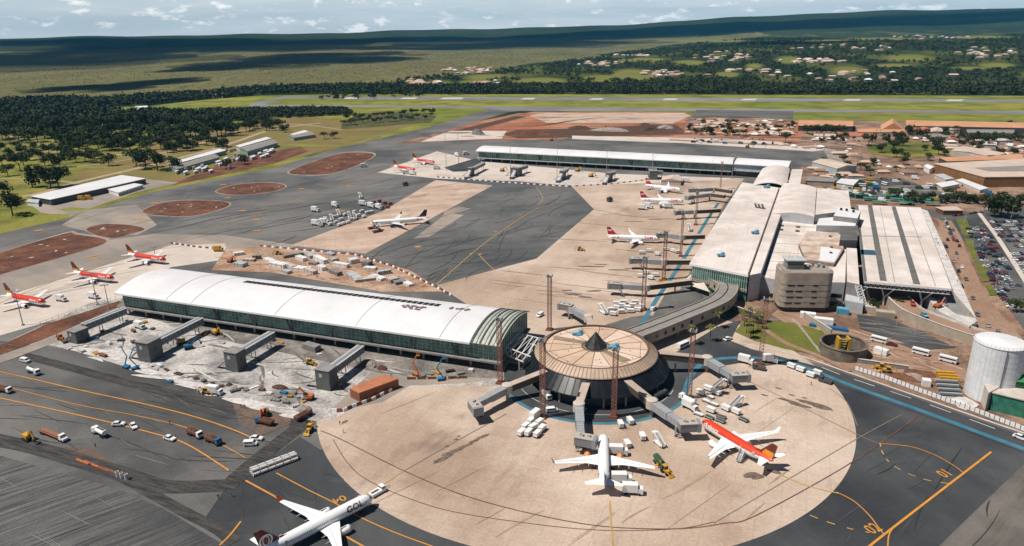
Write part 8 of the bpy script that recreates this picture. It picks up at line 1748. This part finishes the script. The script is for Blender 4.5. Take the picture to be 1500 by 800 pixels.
w = bpy.data.worlds.new('World'); sc.world = w; w.use_nodes = True; nt = w.node_tree; nt.nodes.clear(); L = nt.links.new
out = nt.nodes.new('ShaderNodeOutputWorld'); bg = nt.nodes.new('ShaderNodeBackground'); L(bg.outputs[0], out.inputs[0])
sky = nt.nodes.new('ShaderNodeTexSky'); sky.sky_type = 'NISHITA'; sky.sun_disc = False; sky.sun_elevation = math.asin(-SUNV.z); sky.sun_rotation = math.atan2(-SUNV.x, -SUNV.y); sky.altitude = 1100; sky.air_density = .8; sky.dust_density = .2; sky.ozone_density = 1.6
tc = nt.nodes.new('ShaderNodeTexCoord'); 
def cl(scale, st, lo, hi, det=8, off=0):
    mp = nt.nodes.new('ShaderNodeMapping'); mp.inputs['Scale'].default_value = st; mp.inputs['Location'].default_value = (off, off * .7, 0); L(tc.outputs['Generated'], mp.inputs[0]); n = nt.nodes.new('ShaderNodeTexNoise'); n.inputs['Scale'].default_value = scale; n.inputs['Detail'].default_value = det; n.inputs['Roughness'].default_value = .62; L(mp.outputs[0], n.inputs['Vector'])
    r = nt.nodes.new('ShaderNodeMapRange'); r.inputs[1].default_value = lo; r.inputs[2].default_value = hi; L(n.outputs['Fac'], r.inputs[0]); return r.outputs[0]
def wmix(f, a, b, bt='MIX', fv=None):
    x = nt.nodes.new('ShaderNodeMix'); x.data_type = 'RGBA'; x.blend_type = bt
    if fv is not None: x.inputs[0].default_value = fv
    else: L(f, x.inputs[0])
    for i, v in ((6, a), (7, b)):
        if isinstance(v, tuple): x.inputs[i].default_value = v
        else: L(v, x.inputs[i])
    return x.outputs[2]
def wmul(a, k):
    m = nt.nodes.new('ShaderNodeMath'); m.operation = 'MULTIPLY'; L(a, m.inputs[0])
    if isinstance(k, float): m.inputs[1].default_value = k
    else: L(k, m.inputs[1])
    return m.outputs[0]
SKYK = .05
VEIL = (15.0, 17.2, 18.4, 1); PUFF = (25, 25, 25, 1)
sx = nt.nodes.new('ShaderNodeSeparateXYZ'); L(tc.outputs['Generated'], sx.inputs[0])
lowm = nt.nodes.new('ShaderNodeMapRange'); lowm.inputs[1].default_value = .11; lowm.inputs[2].default_value = .05; L(sx.outputs[2], lowm.inputs[0]); low = lowm.outputs[0]
c = wmix(wmul(low, .85), sky.outputs[0], VEIL)
c = wmix(wmul(wmul(cl(5, (1, 1, 14), .40, .66, 6), .75), low), c, (17.8, 19.0, 20.0, 1))
c = wmix(wmul(wmul(cl(30, (1, 1, 3.0), .57, .66, 9, 3.1), .9), low), c, PUFF)
L(c, bg.inputs[0]); bg.inputs[1].default_value = SKYK
# air: one closed box round everything
HZ = bpy.data.materials.new('haze'); HZ.use_nodes = True; n2 = HZ.node_tree; n2.nodes.clear(); o_ = n2.nodes.new('ShaderNodeOutputMaterial'); pv = n2.nodes.new('ShaderNodeVolumePrincipled'); n2.links.new(pv.outputs[0], o_.inputs['Volume'])
pv.inputs['Color'].default_value = (.10, .46, .78, 1); pv.inputs['Density'].default_value = 3.3e-5; pv.inputs['Anisotropy'].default_value = 0.0
hz = MB(); hz.box((0, 7200, 289), (29000, 20800, 602)).build('haze', HZ); bpy.data.objects['haze']['kind'] = 'stuff'
sc.view_settings.view_transform = 'Standard'; sc.view_settings.look = 'None'; sc.view_settings.exposure = .1; sc.view_settings.gamma = 1
sc.cycles.max_bounces = 5; sc.cycles.diffuse_bounces = 2; sc.cycles.glossy_bounces = 2; sc.cycles.volume_bounces = 0; sc.cycles.transparent_max_bounces = 24
sc.render.film_transparent = False
